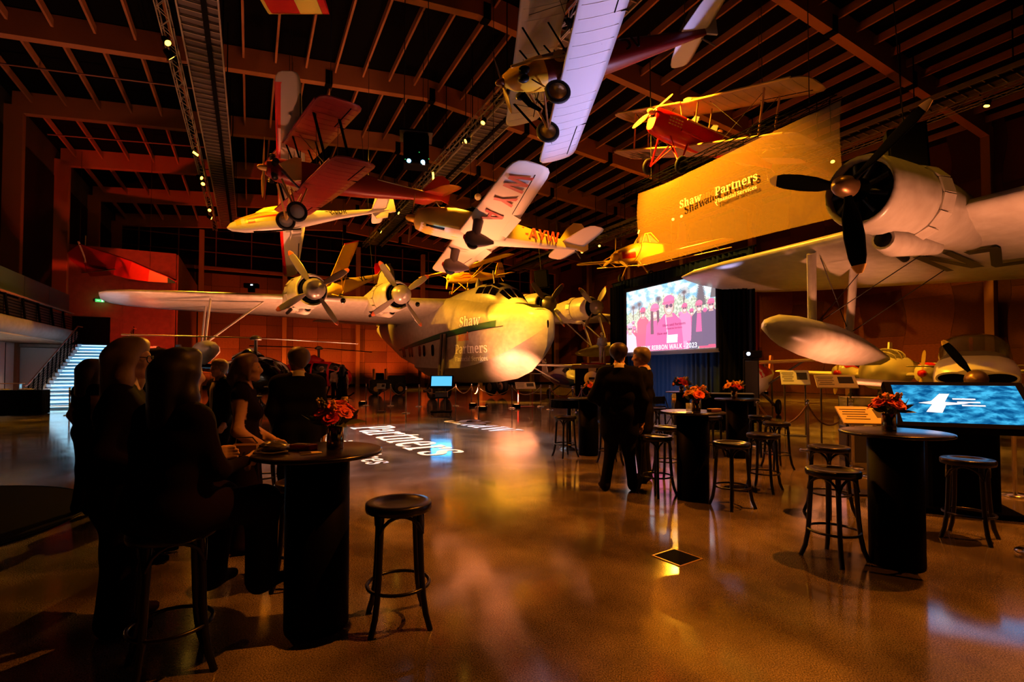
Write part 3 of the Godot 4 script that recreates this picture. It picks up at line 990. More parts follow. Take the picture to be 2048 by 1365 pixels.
# a person; o: height, yaw, pose overrides, colours, hair kind
func person(label: String, at: Vector3, turn: float, o: Dictionary) -> Node3D:
	var p := thing("person", label, "person", at, Vector3(0, turn, 0), o.get("group", ""))
	var s: float = o.get("height", 1.75) / 1.75
	var cell: float = o.get("cell", 0.018)
	var fat: float = o.get("fat", 1.0)
	var woman: bool = o.get("woman", false)
	var cl: Array = o.colors     # skin, top, legs, shoes, shirt
	var J := {"pelvis": Vector3(0, 0.95, 0), "chest": Vector3(0, 1.3, 0.01), "neck": Vector3(0, 1.48, 0.02), "head": Vector3(0, 1.64, -0.015)}
	var sw := 0.165 if woman else 0.19
	for q in [[-1.0, "l"], [1.0, "r"]]:
		var x: float = q[0]
		J["sh" + q[1]] = Vector3(sw * x, 1.415, 0.015); J["el" + q[1]] = Vector3((sw + 0.06) * x, 1.13, 0.05); J["wr" + q[1]] = Vector3((sw + 0.045) * x, 0.9, -0.05)
		J["hip" + q[1]] = Vector3(0.095 * x, 0.9, 0); J["kn" + q[1]] = Vector3(0.105 * x, 0.5, -0.015); J["an" + q[1]] = Vector3(0.11 * x, 0.09, 0.03); J["to" + q[1]] = Vector3(0.14 * x, 0.035, -0.14)
	for key in o.get("pose", {}): J[key] = o.pose[key]
	for key in J: J[key] = J[key] * s
	var lean: Vector3 = J.neck - J.pelvis
	var side := Vector3.RIGHT
	var mid: Vector3 = J.pelvis + lean * 0.32
	var B := []
	var jk: float = o.get("jacket", 0.0)
	var w := (0.88 if woman else 1.0) * fat * s
	B.append([J.pelvis - side * 0.075 * w, J.pelvis + side * 0.075 * w, (0.125 if woman else 0.118) * fat * s, (0.125 if woman else 0.118) * fat * s, 2 if jk == 0.0 else 1])
	B.append([mid - side * 0.07 * w, mid + side * 0.07 * w, (0.105 if woman else 0.12) * fat * s, (0.105 if woman else 0.12) * fat * s, 1])
	B.append([J.chest - side * 0.09 * w, J.chest + side * 0.09 * w, 0.115 * w, 0.115 * w, 1])
	if woman:
		for x in [-1.0, 1.0]: B.append([J.chest + Vector3(0.065 * x, -0.05, -0.09) * s, J.chest + Vector3(0.06 * x, -0.06, -0.1) * s, 0.06 * s, 0.055 * s, 1])
	for q in ["shl", "shr"]: B.append([J.neck + Vector3(0, -0.01, 0.01) * s, J.neck.lerp(J[q], 0.75) + Vector3(0, 0.01, 0), 0.05 * s, 0.05 * s, 1])
	B.append([J.shl + Vector3(0, -0.012, 0), J.shr + Vector3(0, -0.012, 0), 0.068 * s * (0.9 if woman else 1.08), 0.068 * s * (0.9 if woman else 1.08), 1])
	B.append([J.neck + Vector3(0, -0.05, 0.0) * s, J.head + Vector3(0, -0.06, 0.02) * s, 0.056 * s * (0.88 if woman else 1.05), 0.05 * s * (0.88 if woman else 1.05), 0])
	for q in ["l", "r"]:
		var sl: int = 1 if not o.get("bare_arms", false) else 0
		B.append([J["sh" + q], J["el" + q], 0.058 * s * (0.8 if woman else 1.08), 0.047 * s * (0.8 if woman else 1.08), sl])
		B.append([J["el" + q], J["wr" + q], 0.046 * s * (0.8 if woman else 1.08), 0.034 * s, sl])
		if jk > 0.0: B.append([J["hip" + q] + Vector3(0, 0.0, 0), J["hip" + q] + Vector3(0, -jk, 0.0), 0.115 * fat * s, 0.118 * fat * s, 1])
		if o.get("skirt", 0.0) > 0.0:
			B.append([J["hip" + q], J["hip" + q] + Vector3(0, -o.skirt, 0), 0.1 * s, 0.14 * s, 2])
		var wide: float = o.get("wide_legs", 1.0)
		B.append([J["hip" + q], J["kn" + q], 0.095 * s * fat, 0.07 * s * wide, 2])
		B.append([J["kn" + q], J["an" + q] + Vector3(0, 0.0, 0), 0.068 * s * wide, 0.062 * s * wide, 2])
		B.append([J["an" + q] + Vector3(0, -0.045, 0.02) * s, J["to" + q], 0.042 * s, 0.032 * s, 3])
	var turn_head: Basis = Basis(Vector3.UP, deg_to_rad(o.get("look", 0.0))) * Basis(Vector3.RIGHT, deg_to_rad(o.get("nod", 0.0)))
	var layers := [[B, cell, 42.0]]
	var hc: Vector3 = J.head + Vector3(0, 0.01, 0) * s
	layers.append([head_bones(hc, turn_head, 0, s), minf(0.0085, cell * 0.55) if cell < 0.025 else cell * 0.7, 95.0])
	var hands := []
	for q in [["l", 1.0], ["r", -1.0]]:
		var d: Vector3 = o.get("hand_" + q[0], (J["wr" + q[0]] - J["el" + q[0]]).normalized())
		var nrm: Vector3 = o.get("palm_" + q[0], Vector3(q[1], 0, 0.15))
		nrm = (nrm - d * nrm.dot(d)).normalized()
		if cell < 0.025: layers.append([hand_bones(J["wr" + q[0]] + d * 0.02 * s, d, nrm, o.get("curl", 0.35), q[1] * (1.0 if q[0] == "l" else -1.0) * (1.0 if q[0] == "l" else -1.0), 0, s), 0.0045, 190.0])
		else: layers.append([[[J["wr" + q[0]], J["wr" + q[0]] + d * 0.09 * s, 0.03, 0.03, 0], [J["wr" + q[0]] + d * 0.09 * s, J["wr" + q[0]] + d * 0.16 * s, 0.026, 0.02, 0]], 0.02, 60.0])
	inst(net_mesh(layers, cl), "body", M.figure, p)
	# hair
	var hb := []
	var f := func(x: float, y: float, z: float) -> Vector3: return hc + turn_head * (Vector3(x, y, z) * s)
	match o.get("hair", "short"):
		"short":
			for q in [[-0.03, 0.055, 0.03, 0.066], [0.03, 0.055, 0.03, 0.066], [0, 0.075, -0.02, 0.056], [0, 0.01, 0.065, 0.05], [-0.05, 0.02, 0.045, 0.042], [0.05, 0.02, 0.045, 0.042], [0, 0.06, 0.05, 0.062], [0, 0.075, -0.045, 0.04], [-0.055, 0.045, 0.0, 0.036], [0.055, 0.045, 0.0, 0.036], [0, -0.035, 0.06, 0.036]]:
				hb.append([f.call(q[0], q[1], q[2]), f.call(q[0] * 0.9, q[1] - 0.01, q[2]), (q[3] + 0.007) * s, (q[3] + 0.007) * s, 0])
		"long":
			var L: float = o.get("hair_length", 0.3)
			for q in [[-0.03, 0.06, 0.02, 0.075], [0.03, 0.06, 0.02, 0.075], [0, 0.075, -0.03, 0.056], [0, 0.03, 0.06, 0.07]]:
				hb.append([f.call(q[0], q[1], q[2]), f.call(q[0], q[1] - 0.02, q[2] + 0.01), q[3] * s, q[3] * s, 0])
			for x in [-1.0, 1.0]:
				hb.append([f.call(0.035 * x, 0.1, -0.05), f.call(0.078 * x, 0.0, -0.02), 0.032 * s, 0.036 * s, 0])
				hb.append([f.call(0.075 * x, 0.0, 0.0), f.call(0.095 * x, -0.13, 0.01), 0.042 * s, 0.05 * s, 0])
				hb.append([f.call(0.095 * x, -0.13, 0.01), f.call(0.105 * x, -L, 0.015), 0.05 * s, 0.03 * s, 0])
				hb.append([f.call(0.05 * x, 0.0, 0.075), f.call(0.06 * x, -L, 0.09), 0.062 * s, 0.045 * s, 0])
			hb.append([f.call(0, 0.0, 0.085), f.call(0, -L, 0.1), 0.066 * s, 0.05 * s, 0])
		"tail":
			for q in [[-0.03, 0.055, 0.03, 0.068], [0.03, 0.055, 0.03, 0.068], [0, 0.075, -0.025, 0.056], [0, 0.01, 0.07, 0.055], [-0.05, 0.01, 0.03, 0.045], [0.05, 0.01, 0.03, 0.045]]:
				hb.append([f.call(q[0], q[1], q[2]), f.call(q[0], q[1] - 0.012, q[2]), (q[3] + 0.007) * s, (q[3] + 0.007) * s, 0])
			hb.append([f.call(0, 0.0, 0.1), f.call(0.01, -0.08, 0.125), 0.035 * s, 0.045 * s, 0])
			hb.append([f.call(0.01, -0.08, 0.125), f.call(0.0, -0.2, 0.1), 0.045 * s, 0.03 * s, 0])
			for x in [-1.0, 1.0]: hb.append([f.call(0.07 * x, 0.03, -0.02), f.call(0.068 * x, -0.1, -0.01), 0.022 * s, 0.018 * s, 0])
	if hb: inst(net_mesh([[hb, 0.01 if cell < 0.025 else 0.02, 70.0]], [o.get("hair_color", Color(0.02, 0.015, 0.01))]), "hair", M.figure_hair, p)
	# face: eyes and mouth
	if cell < 0.025:
		for x in [-1.0, 1.0]:
			var e := surf()
			ball(e, f.call(0.031 * x, 0.006, -0.083), Vector3.ONE * 0.0125 * s, 8)
			done(e, "eye", M.eye_white, p)
			e = surf()
			ball(e, f.call(0.031 * x, 0.006, -0.0915), Vector3.ONE * 0.0062 * s, 6)
			done(e, "iris", M.iris, p)
		var lips := surf()
		tube(lips, [f.call(-0.024, -0.058, -0.088), f.call(-0.01, -0.056, -0.0965), f.call(0.0, -0.058, -0.098), f.call(0.01, -0.056, -0.0965), f.call(0.024, -0.058, -0.088)], [0.003 * s, 0.0058 * s, 0.0062 * s, 0.0058 * s, 0.003 * s], 8)
		done(lips, "lips", M.lips, p)
	if o.get("glasses", false):
		var g := surf()
		for x in [-1.0, 1.0]:
			var r := []
			for i in 16:
				var a := TAU * i / 16.0
				r.append(f.call(0.034 * x + 0.029 * cos(a), 0.0 + 0.022 * sin(a) * (1.0 if sin(a) > 0 else 1.1), -0.112 + 0.012 * absf(cos(a) * 0.4 + x * 0.5)))
			tube(g, r, 0.0032 * s, 6, true)
			tube(g, [f.call(0.062 * x, 0.01, -0.1), f.call(0.082 * x, 0.012, -0.03), f.call(0.084 * x, 0.008, 0.01)], 0.0028 * s, 6)
		tube(g, [f.call(-0.006, 0.004, -0.113), f.call(0.006, 0.004, -0.113)], 0.0028 * s, 6)
		done(g, "glasses", M.black_gloss, p)
	if o.get("collar", false):
		var c := surf()
		var nb: Vector3 = J.neck + Vector3(0, -0.012, 0.0) * s
		lathe(c, [[0.082 * s, -0.03], [0.074 * s, 0.0], [0.068 * s, 0.03], [0.062 * s, 0.03], [0.066 * s, 0.0]], 22, nb + Vector3(0, 0.034, 0.012), Basis(Vector3.RIGHT, -0.2))
		done(c, "shirt_collar", M.shirt, p)
	if o.get("shirt_front", false):
		var c := surf()
		var q: Vector3 = J.chest
		loft(c, [PackedVector3Array([q + Vector3(-0.06, 0.15, -0.085) * s, q + Vector3(0, 0.15, -0.1) * s, q + Vector3(0.06, 0.15, -0.085) * s]), PackedVector3Array([q + Vector3(-0.045, 0.05, -0.125) * s, q + Vector3(0, 0.05, -0.135) * s, q + Vector3(0.045, 0.05, -0.125) * s]), PackedVector3Array([q + Vector3(-0.04, -0.12, -0.128) * s, q + Vector3(0, -0.12, -0.14) * s, q + Vector3(0.04, -0.12, -0.128) * s]), PackedVector3Array([q + Vector3(-0.03, -0.3, -0.128) * s, q + Vector3(0, -0.3, -0.14) * s, q + Vector3(0.03, -0.3, -0.128) * s])], false, false)
		done(c, "shirt_front", M.shirt, p)
	return p

# ---------------------------------------------------------------- furniture
var stool0: Node3D
func make_stool(label: String, at: Vector3, turn: float) -> Node3D:
	var g := "black bentwood bar stools"
	if stool0: return copy_of(stool0, label, at, turn)
	var o := thing("bar_stool", label, "stool", at, Vector3(0, turn, 0), g)
	stool0 = o
	var s := surf()
	lathe(s, [[0.0, 0.722], [0.08, 0.724], [0.135, 0.731], [0.15, 0.741], [0.158, 0.744], [0.195, 0.742], [0.203, 0.734], [0.204, 0.71], [0.2, 0.69], [0.185, 0.685], [0.17, 0.69], [0.16, 0.7], [0.0, 0.702]], 36)
	done(s, "seat", M.stool_black, o)
	for i in 4:
		s = surf()
		var a := TAU * i / 4.0 + PI / 4
		var d := Vector3(cos(a), 0, sin(a))
		tube(s, [d * 0.158 + Vector3(0, 0.7, 0), d * 0.168 + Vector3(0, 0.52, 0), d * 0.178 + Vector3(0, 0.33, 0), d * 0.19 + Vector3(0, 0.2, 0), d * 0.21 + Vector3(0, 0.09, 0), d * 0.245], [0.02, 0.019, 0.0185, 0.0185, 0.0185, 0.0175], 10)
		done(s, "leg", M.stool_black, o)
		s = surf()
		var e := Vector3(cos(a + PI / 2), 0, sin(a + PI / 2))
		var pts := []
		for k in 9:
			var t := k / 8.0
			pts.append((d * 0.182).lerp(e * 0.182, t) * (1.0 + 0.1 * sin(PI * t)) + Vector3(0, 0.565 + 0.115 * pow(sin(PI * t), 0.6), 0))
		tube(s, pts, 0.0115, 8)
		done(s, "arch_brace", M.stool_black, o)
	s = surf()
	var r := []
	for i in 32: r.append(Vector3(cos(TAU * i / 32) * 0.19, 0.235, sin(TAU * i / 32) * 0.19))
	tube(s, r, 0.011, 8, true)
	done(s, "foot_ring", M.stool_black, o)
	return o

var table0: Node3D
func make_table(label: String, at: Vector3) -> Node3D:
	if table0: return copy_of(table0, label, at, 0.0)
	var o := thing("cocktail_table", label, "table", at, Vector3.ZERO, "black drum cocktail tables")
	table0 = o
	var s := surf()
	lathe(s, [[0.0, 1.04], [0.36, 1.04], [0.382, 1.046], [0.385, 1.056], [0.382, 1.066], [0.37, 1.07], [0.0, 1.07]], 48)
	done(s, "table_top", M.table_top, o)
	s = surf()
	lathe(s, [[0.0, 0.0], [0.18, 0.0], [0.186, 0.006], [0.1875, 0.02], [0.1875, 1.04], [0.0, 1.04]], 40)
	done(s, "drum_base", M.table_black, o)
	return o

# ---------------------------------------------------------------- flowers
var bloom := []
func bloom_meshes() -> void:
	var rng := RandomNumberGenerator.new()
	rng.seed = 11
	for v in 3:
		var s := surf()
		for ringi in 4:
			var n: int = [4, 6, 8, 9][ringi]
			var open: float = [0.12, 0.45, 0.85, 1.2][ringi]
			for i in n:
				var a := TAU * i / n + ringi * 0.4 + rng.randf() * 0.3
				var L: float = [0.55, 0.75, 0.95, 1.0][ringi] * (0.9 + rng.randf() * 0.2)
				var d := Vector3(cos(a), 0, sin(a))
				var t := Vector3(-sin(a), 0, cos(a))
				var rows := []
				for k in 4:
					var f := k / 3.0
					var tilt := open * (0.35 + 0.75 * f)
					var c := d * (sin(tilt) * L * f * 0.95 + 0.04) + Vector3(0, cos(tilt) * L * f * 0.8, 0)
					var w := 0.42 * sin(PI * (0.12 + 0.72 * f)) * L
					rows.append(PackedVector3Array([c - t * w + d * 0.1 * w, c, c + t * w + d * 0.1 * w]))
				loft(s, rows, false, false)
		ball(s, Vector3(0, 0.12, 0), Vector3(0.22, 0.22, 0.22), 6)
		bloom.append(made(s))
	# spray of small buds
	var s := surf()
	for i in 26:
		var h := i / 26.0
		var a := i * 2.4
		var r := 0.28 * (1.0 - h * 0.8)
		ball(s, Vector3(cos(a) * r, h * 1.6, sin(a) * r), Vector3.ONE * (0.16 - 0.07 * h), 4)
	bloom.append(made(s))
	s = surf()   # leaf
	var rows := []
	for k in 6:
		var f := k / 5.0
		var w := 0.2 * sin(PI * pow(f, 0.8)) + 0.004
		var c := Vector3(0, f, 0.25 * f * f)
		rows.append(PackedVector3Array([c + Vector3(-w, 0, -0.3 * w), c, c + Vector3(w, 0, -0.3 * w)]))
	loft(s, rows, false, false)
	bloom.append(made(s))

func flowers(label: String, at: Vector3, seed_: int, spread: float, pal: Array, scale := 1.0) -> void:
	var o := thing("flower_arrangement", label, "flowers", at, Vector3.ZERO, "flower arrangements in metal vases")
	var rng := RandomNumberGenerator.new()
	rng.seed = seed_
	var s := surf()
	lathe(s, [[0.0, 0.0], [0.05, 0.0], [0.052, 0.004], [0.052, 0.135], [0.049, 0.137], [0.047, 0.13], [0.047, 0.02], [0.0, 0.02]], 32)
	done(s, "vase", M.vase_gold, o)
	var n := 13
	for i in n:
		var a := i * 2.39996 + rng.randf() * 0.4
		var r := sqrt((i + 0.5) / n)
		var d := Vector3(cos(a) * r * spread, 0.19 + 0.075 * (1.0 - r * r) * scale + rng.randf() * 0.025, sin(a) * r * spread)
		var up := (Vector3(d.x, 0.12, d.z)).normalized()
		var k: int = rng.randi() % 3
		var sz := (0.042 + rng.randf() * 0.02) * scale
		inst(bloom[k], "flower", pal[rng.randi() % pal.size()], o, Transform3D(along(up) * Basis(Vector3.UP, rng.randf() * 6.0) * Basis.from_scale(Vector3.ONE * sz), d - up * sz * 0.3))
		var st := surf()
		tube(st, [Vector3(d.x * 0.15, 0.08, d.z * 0.15), Vector3(d.x * 0.35, 0.15, d.z * 0.35), d], 0.0025, 5)
		done(st, "stem", M.leaf_green, o)
	for i in 6:
		var a := rng.randf() * TAU
		var d := Vector3(cos(a), 1.3 + rng.randf() * 0.8, sin(a)).normalized()
		inst(bloom[3], "bud_spray", [M.petal_cream, M.petal_yellow, M.leaf_olive][i % 3], o, Transform3D(along(d) * Basis.from_scale(Vector3.ONE * 0.075 * scale), Vector3(d.x * spread * 0.7, 0.2, d.z * spread * 0.7)))
	for i in 14:
		var a := i * 2.1 + rng.randf()
		var d := Vector3(cos(a), 0.15 + rng.randf() * 0.8, sin(a)).normalized()
		inst(bloom[4], "leaf", M.leaf_green if i % 3 else M.leaf_olive, o, Transform3D(along(d) * Basis(Vector3.UP, rng.randf() * 6.0) * Basis.from_scale(Vector3(0.1, 0.13, 0.1) * scale * (0.7 + rng.randf() * 0.5)), Vector3(d.x * 0.06, 0.15, d.z * 0.06)))

# ---------------------------------------------------------------- barriers
var post0: Node3D
func stanchion(label: String, at: Vector3, group: String) -> Node3D:
	if post0:
		var c := copy_of(post0, label, at, 0.0)
		c.set_meta("group", group)
		return c
	var o := thing("stanchion", label, "stanchion", at, Vector3.ZERO, group)
	post0 = o
	var s := surf()
	lathe(s, [[0.0, 0.0], [0.16, 0.0], [0.16, 0.014], [0.13, 0.03], [0.04, 0.045], [0.0, 0.05]], 22)
	done(s, "base", M.chrome, o)
	s = surf()
	lathe(s, [[0.024, 0.04], [0.024, 0.9], [0.036, 0.905], [0.036, 0.93], [0.024, 0.935], [0.02, 0.955], [0.033, 0.975], [0.03, 1.0], [0.0, 1.012]], 14)
	done(s, "post", M.chrome, o)
	return o

func rope(label: String, a: Vector3, b: Vector3, m: Material, sag := 0.28, group := "barrier ropes") -> void:
	var o := thing("barrier_rope", label, "rope", a, Vector3.ZERO, group)
	var s := surf()
	tube(s, catenary(Vector3(0, 0.9, 0), b - a + Vector3(0, 0.9, 0), sag, 12), 0.019, 7)
	done(s, "cord", m, o)
	for k in [[Vector3(0, 0.9, 0), 1.0], [b - a + Vector3(0, 0.9, 0), -1.0]]:
		s = surf()
		ball(s, k[0], Vector3(0.028, 0.028, 0.028), 6)
		done(s, "end_hook", M.chrome, o)

func rope_line(pts: Array, m: Material, plabel: String, rlabel: String, group: String, sag := 0.28) -> void:
	for p in pts: stanchion(plabel, p, group)
	for i in pts.size() - 1: rope(rlabel, pts[i], pts[i + 1], m, sag, "ropes: " + group)

# tilted reading board on two legs
func info_board(label: String, at: Vector3, turn: float, w: float, h: float, height: float, face: Material, tilt := 40.0, leg: Material = null) -> Node3D:
	var o := thing("information_board", label, "sign", at, Vector3(0, turn, 0))
	var b := Basis(Vector3.RIGHT, deg_to_rad(-tilt))
	var s := surf()
	cbox(s, Vector3(0, height, 0), Vector3(w, h, 0.025), 0.004, b)
	done(s, "panel", face, o)
	for i in 5:
		s = surf()
		var wd: float = w * [0.42, 0.36, 0.4, 0.3, 0.38][i]
		box(s, Vector3(-w * 0.25, height, 0) + b * Vector3(0, h * (0.3 - 0.14 * i), 0.014), Vector3(wd, h * 0.035, 0.003), b)
		done(s, "text_line", M.ink, o)
	s = surf()
	box(s, Vector3(w * 0.24, height, 0) + b * Vector3(0, h * 0.08, 0.014), Vector3(w * 0.36, h * 0.5, 0.003), b)
	done(s, "picture", M.photo_dark, o)
	for x in [-0.36, 0.36]:
		s = surf()
		tube(s, [Vector3(w * x, 0, -0.05), Vector3(w * x, height - 0.03, -0.02)], 0.018, 8)
		done(s, "leg", leg if leg else M.grey_metal, o)
	s = surf()
	box(s, Vector3(0, 0.012, -0.05), Vector3(w * 0.9, 0.024, 0.3))
	done(s, "foot", leg if leg else M.grey_metal, o)
	return o

# stage lamp: yoke, can and lens; the beam is a spot light at the lens
func stage_lamp(label: String, at: Vector3, aim: Vector3, c: Color, energy: float, cone: float, glow_m: Material, soft := 0.06, wide := false) -> Node3D:
	var o := thing("stage_light", label, "stage light", at, Vector3.ZERO, "stage lights on the trusses")
	var d := (aim - at).normalized()
	var b := along(d)
	var s := surf()
	lathe(s, [[0.0, -0.3], [0.07, -0.3], [0.1, -0.22], [0.11, -0.05], [0.115, 0.0], [0.1, 0.0], [0.1, -0.02]], 18, Vector3.ZERO, b)
	done(s, "housing", M.black_matte, o)
	s = surf()
	var w := 0.26 if wide else 0.098
	if wide: box(s, d * 0.012, Vector3(0.42, 0.02, 0.1), b)
	else: lathe(s, [[0.0, 0.0], [w, 0.0], [w, 0.012], [0.0, 0.02]], 18, Vector3.ZERO, b)
	done(s, "lens", glow_m, o)
	s = surf()
	tube(s, [Vector3(-0.15, -0.1, 0) , Vector3(-0.15, 0.2, 0), Vector3(0.15, 0.2, 0), Vector3(0.15, -0.1, 0)], 0.014, 6)
	tube(s, [Vector3(0, 0.2, 0), Vector3(0, 0.34, 0)], 0.025, 6)
	done(s, "yoke", M.black_matte, o)
	if energy > 0.0: beam(o, d * 0.06, d, c, energy, cone, soft)
	return o

func beam(parent: Node, at: Vector3, d: Vector3, c: Color, energy: float, cone: float, soft: float, blend := 0.6) -> void:
	var l := SpotLight3D.new()
	l.name = "beam"
	parent.add_child(l, true)
	l.position = at
	l.basis = facing(-d, Vector3.UP if absf(d.y) < 0.98 else Vector3.RIGHT)
	l.light_color = c
	l.light_energy = energy
	l.spot_angle = cone
	l.spot_range = 90.0
	l.spot_attenuation = 2.0
	l.spot_angle_attenuation = blend
	l.light_size = soft
	l.shadow_enabled = true

func omni(parent: Node, at: Vector3, c: Color, energy: float, soft: float) -> void:
	var l := OmniLight3D.new()
	l.name = "glow"
	parent.add_child(l, true)
	l.position = at
	l.light_color = c
	l.light_energy = energy
	l.omni_range = 80.0
	l.omni_attenuation = 2.0
	l.light_size = soft
	l.shadow_enabled = true

func area(parent: Node, t: Transform3D, size: Vector2, c: Color, energy: float) -> void:
	var l := AreaLight3D.new()
	l.name = "panel_light"
	parent.add_child(l, true)
	l.transform = t
	l.area_size = size
	l.light_color = c
	l.light_energy = energy
	l.set("area_range", 60.0)
	l.shadow_enabled = true

# ---------------------------------------------------------------- the hall; hall axes: x = across (v), -z = down the hall (u)
const LEFT := -10.9
const RIGHT_ := 36.3
const BACK := 57.0
const REAR := -26.0
func roof(v: float) -> float:
	return lerpf(14.8, 16.9, (v - LEFT) / 19.4) if v < 8.5 else lerpf(16.9, 14.6, (v - 8.5) / 27.8)

func hall(u: float, v: float, h := 0.0) -> Vector3:   # hall coordinates to the world
	return Basis(Vector3.UP, TH) * Vector3(v, h, -u)

func part_box(parent: Node, called: String, m: Material, c: Vector3, size: Vector3, ch := 0.0) -> MeshInstance3D:
	var s := surf()
	if ch > 0.0: cbox(s, c, size, ch)
	else: box(s, c, size)
	return done(s, called, m, parent)

func build_hall() -> void:
	var f := setting("floor")
	part_box(f, "slab", M.concrete, Vector3(11, -0.15, -15.5), Vector3(52, 0.3, 86))
	var c := setting("ceiling")
	# roof deck in two slopes
	for q in [[LEFT - 1.2, 8.5], [8.5, RIGHT_ + 1.2]]:
		var s := surf()
		var a := Vector3(q[0], roof(q[0]) + 1.15, 27); var b := Vector3(q[1], roof(q[1]) + 1.15, 27)
		var e := Vector3(0, 0, -85.0)
		loft(s, [PackedVector3Array([a, b, b + Vector3(0, 0.2, 0), a + Vector3(0, 0.2, 0)]), PackedVector3Array([a + e, b + e, b + e + Vector3(0, 0.2, 0), a + e + Vector3(0, 0.2, 0)])], true, true, -1)
		done(s, "roof_deck", M.roof_dark, c)
	var bays := []
	for k in 10: bays.append(-10.0 + 7.37 * k)
	for u in bays:
		for q in [[LEFT, 8.5], [8.5, RIGHT_]]:
			var s := surf()
			var rr := []
			for v in q: rr.append(PackedVector3Array([Vector3(v, roof(v), -u - 0.19), Vector3(v, roof(v), -u + 0.19), Vector3(v, roof(v) + 1.1, -u + 0.19), Vector3(v, roof(v) + 1.1, -u - 0.19)]))
			loft(s, rr, true, true, -1)
			done(s, "beam", M.timber, c)
		for v in [-3.2, 3.4, 8.9, 15.0, 21.5, 28.0]:   # black steel saddles on the beams
			var s := surf()
			box(s, Vector3(v, roof(v) + 0.3, -u), Vector3(0.34, 0.72, 0.44))
			done(s, "steel_saddle", M.black_matte, c)
	for k in range(2, 9):
		for i in 34:
			var v := LEFT + 0.75 + 1.385 * i
			var s := surf()
			box(s, Vector3(v, roof(v) + 0.74, -(bays[k] + 3.685)), Vector3(0.09, 0.34, 6.98))
			done(s, "purlin", M.timber, c)
	for u in [30.0, 22.5, 37.6, 15.4]:   # sprinkler pipes
		var s := surf()
		tube(s, [Vector3(LEFT + 0.4, roof(LEFT) + 0.45, -u), Vector3(-2.6, roof(-2.6) + 0.45, -u)], 0.04, 6)
		done(s, "sprinkler_pipe", M.pipe, c)
	build_walls(bays)
	build_stairs()

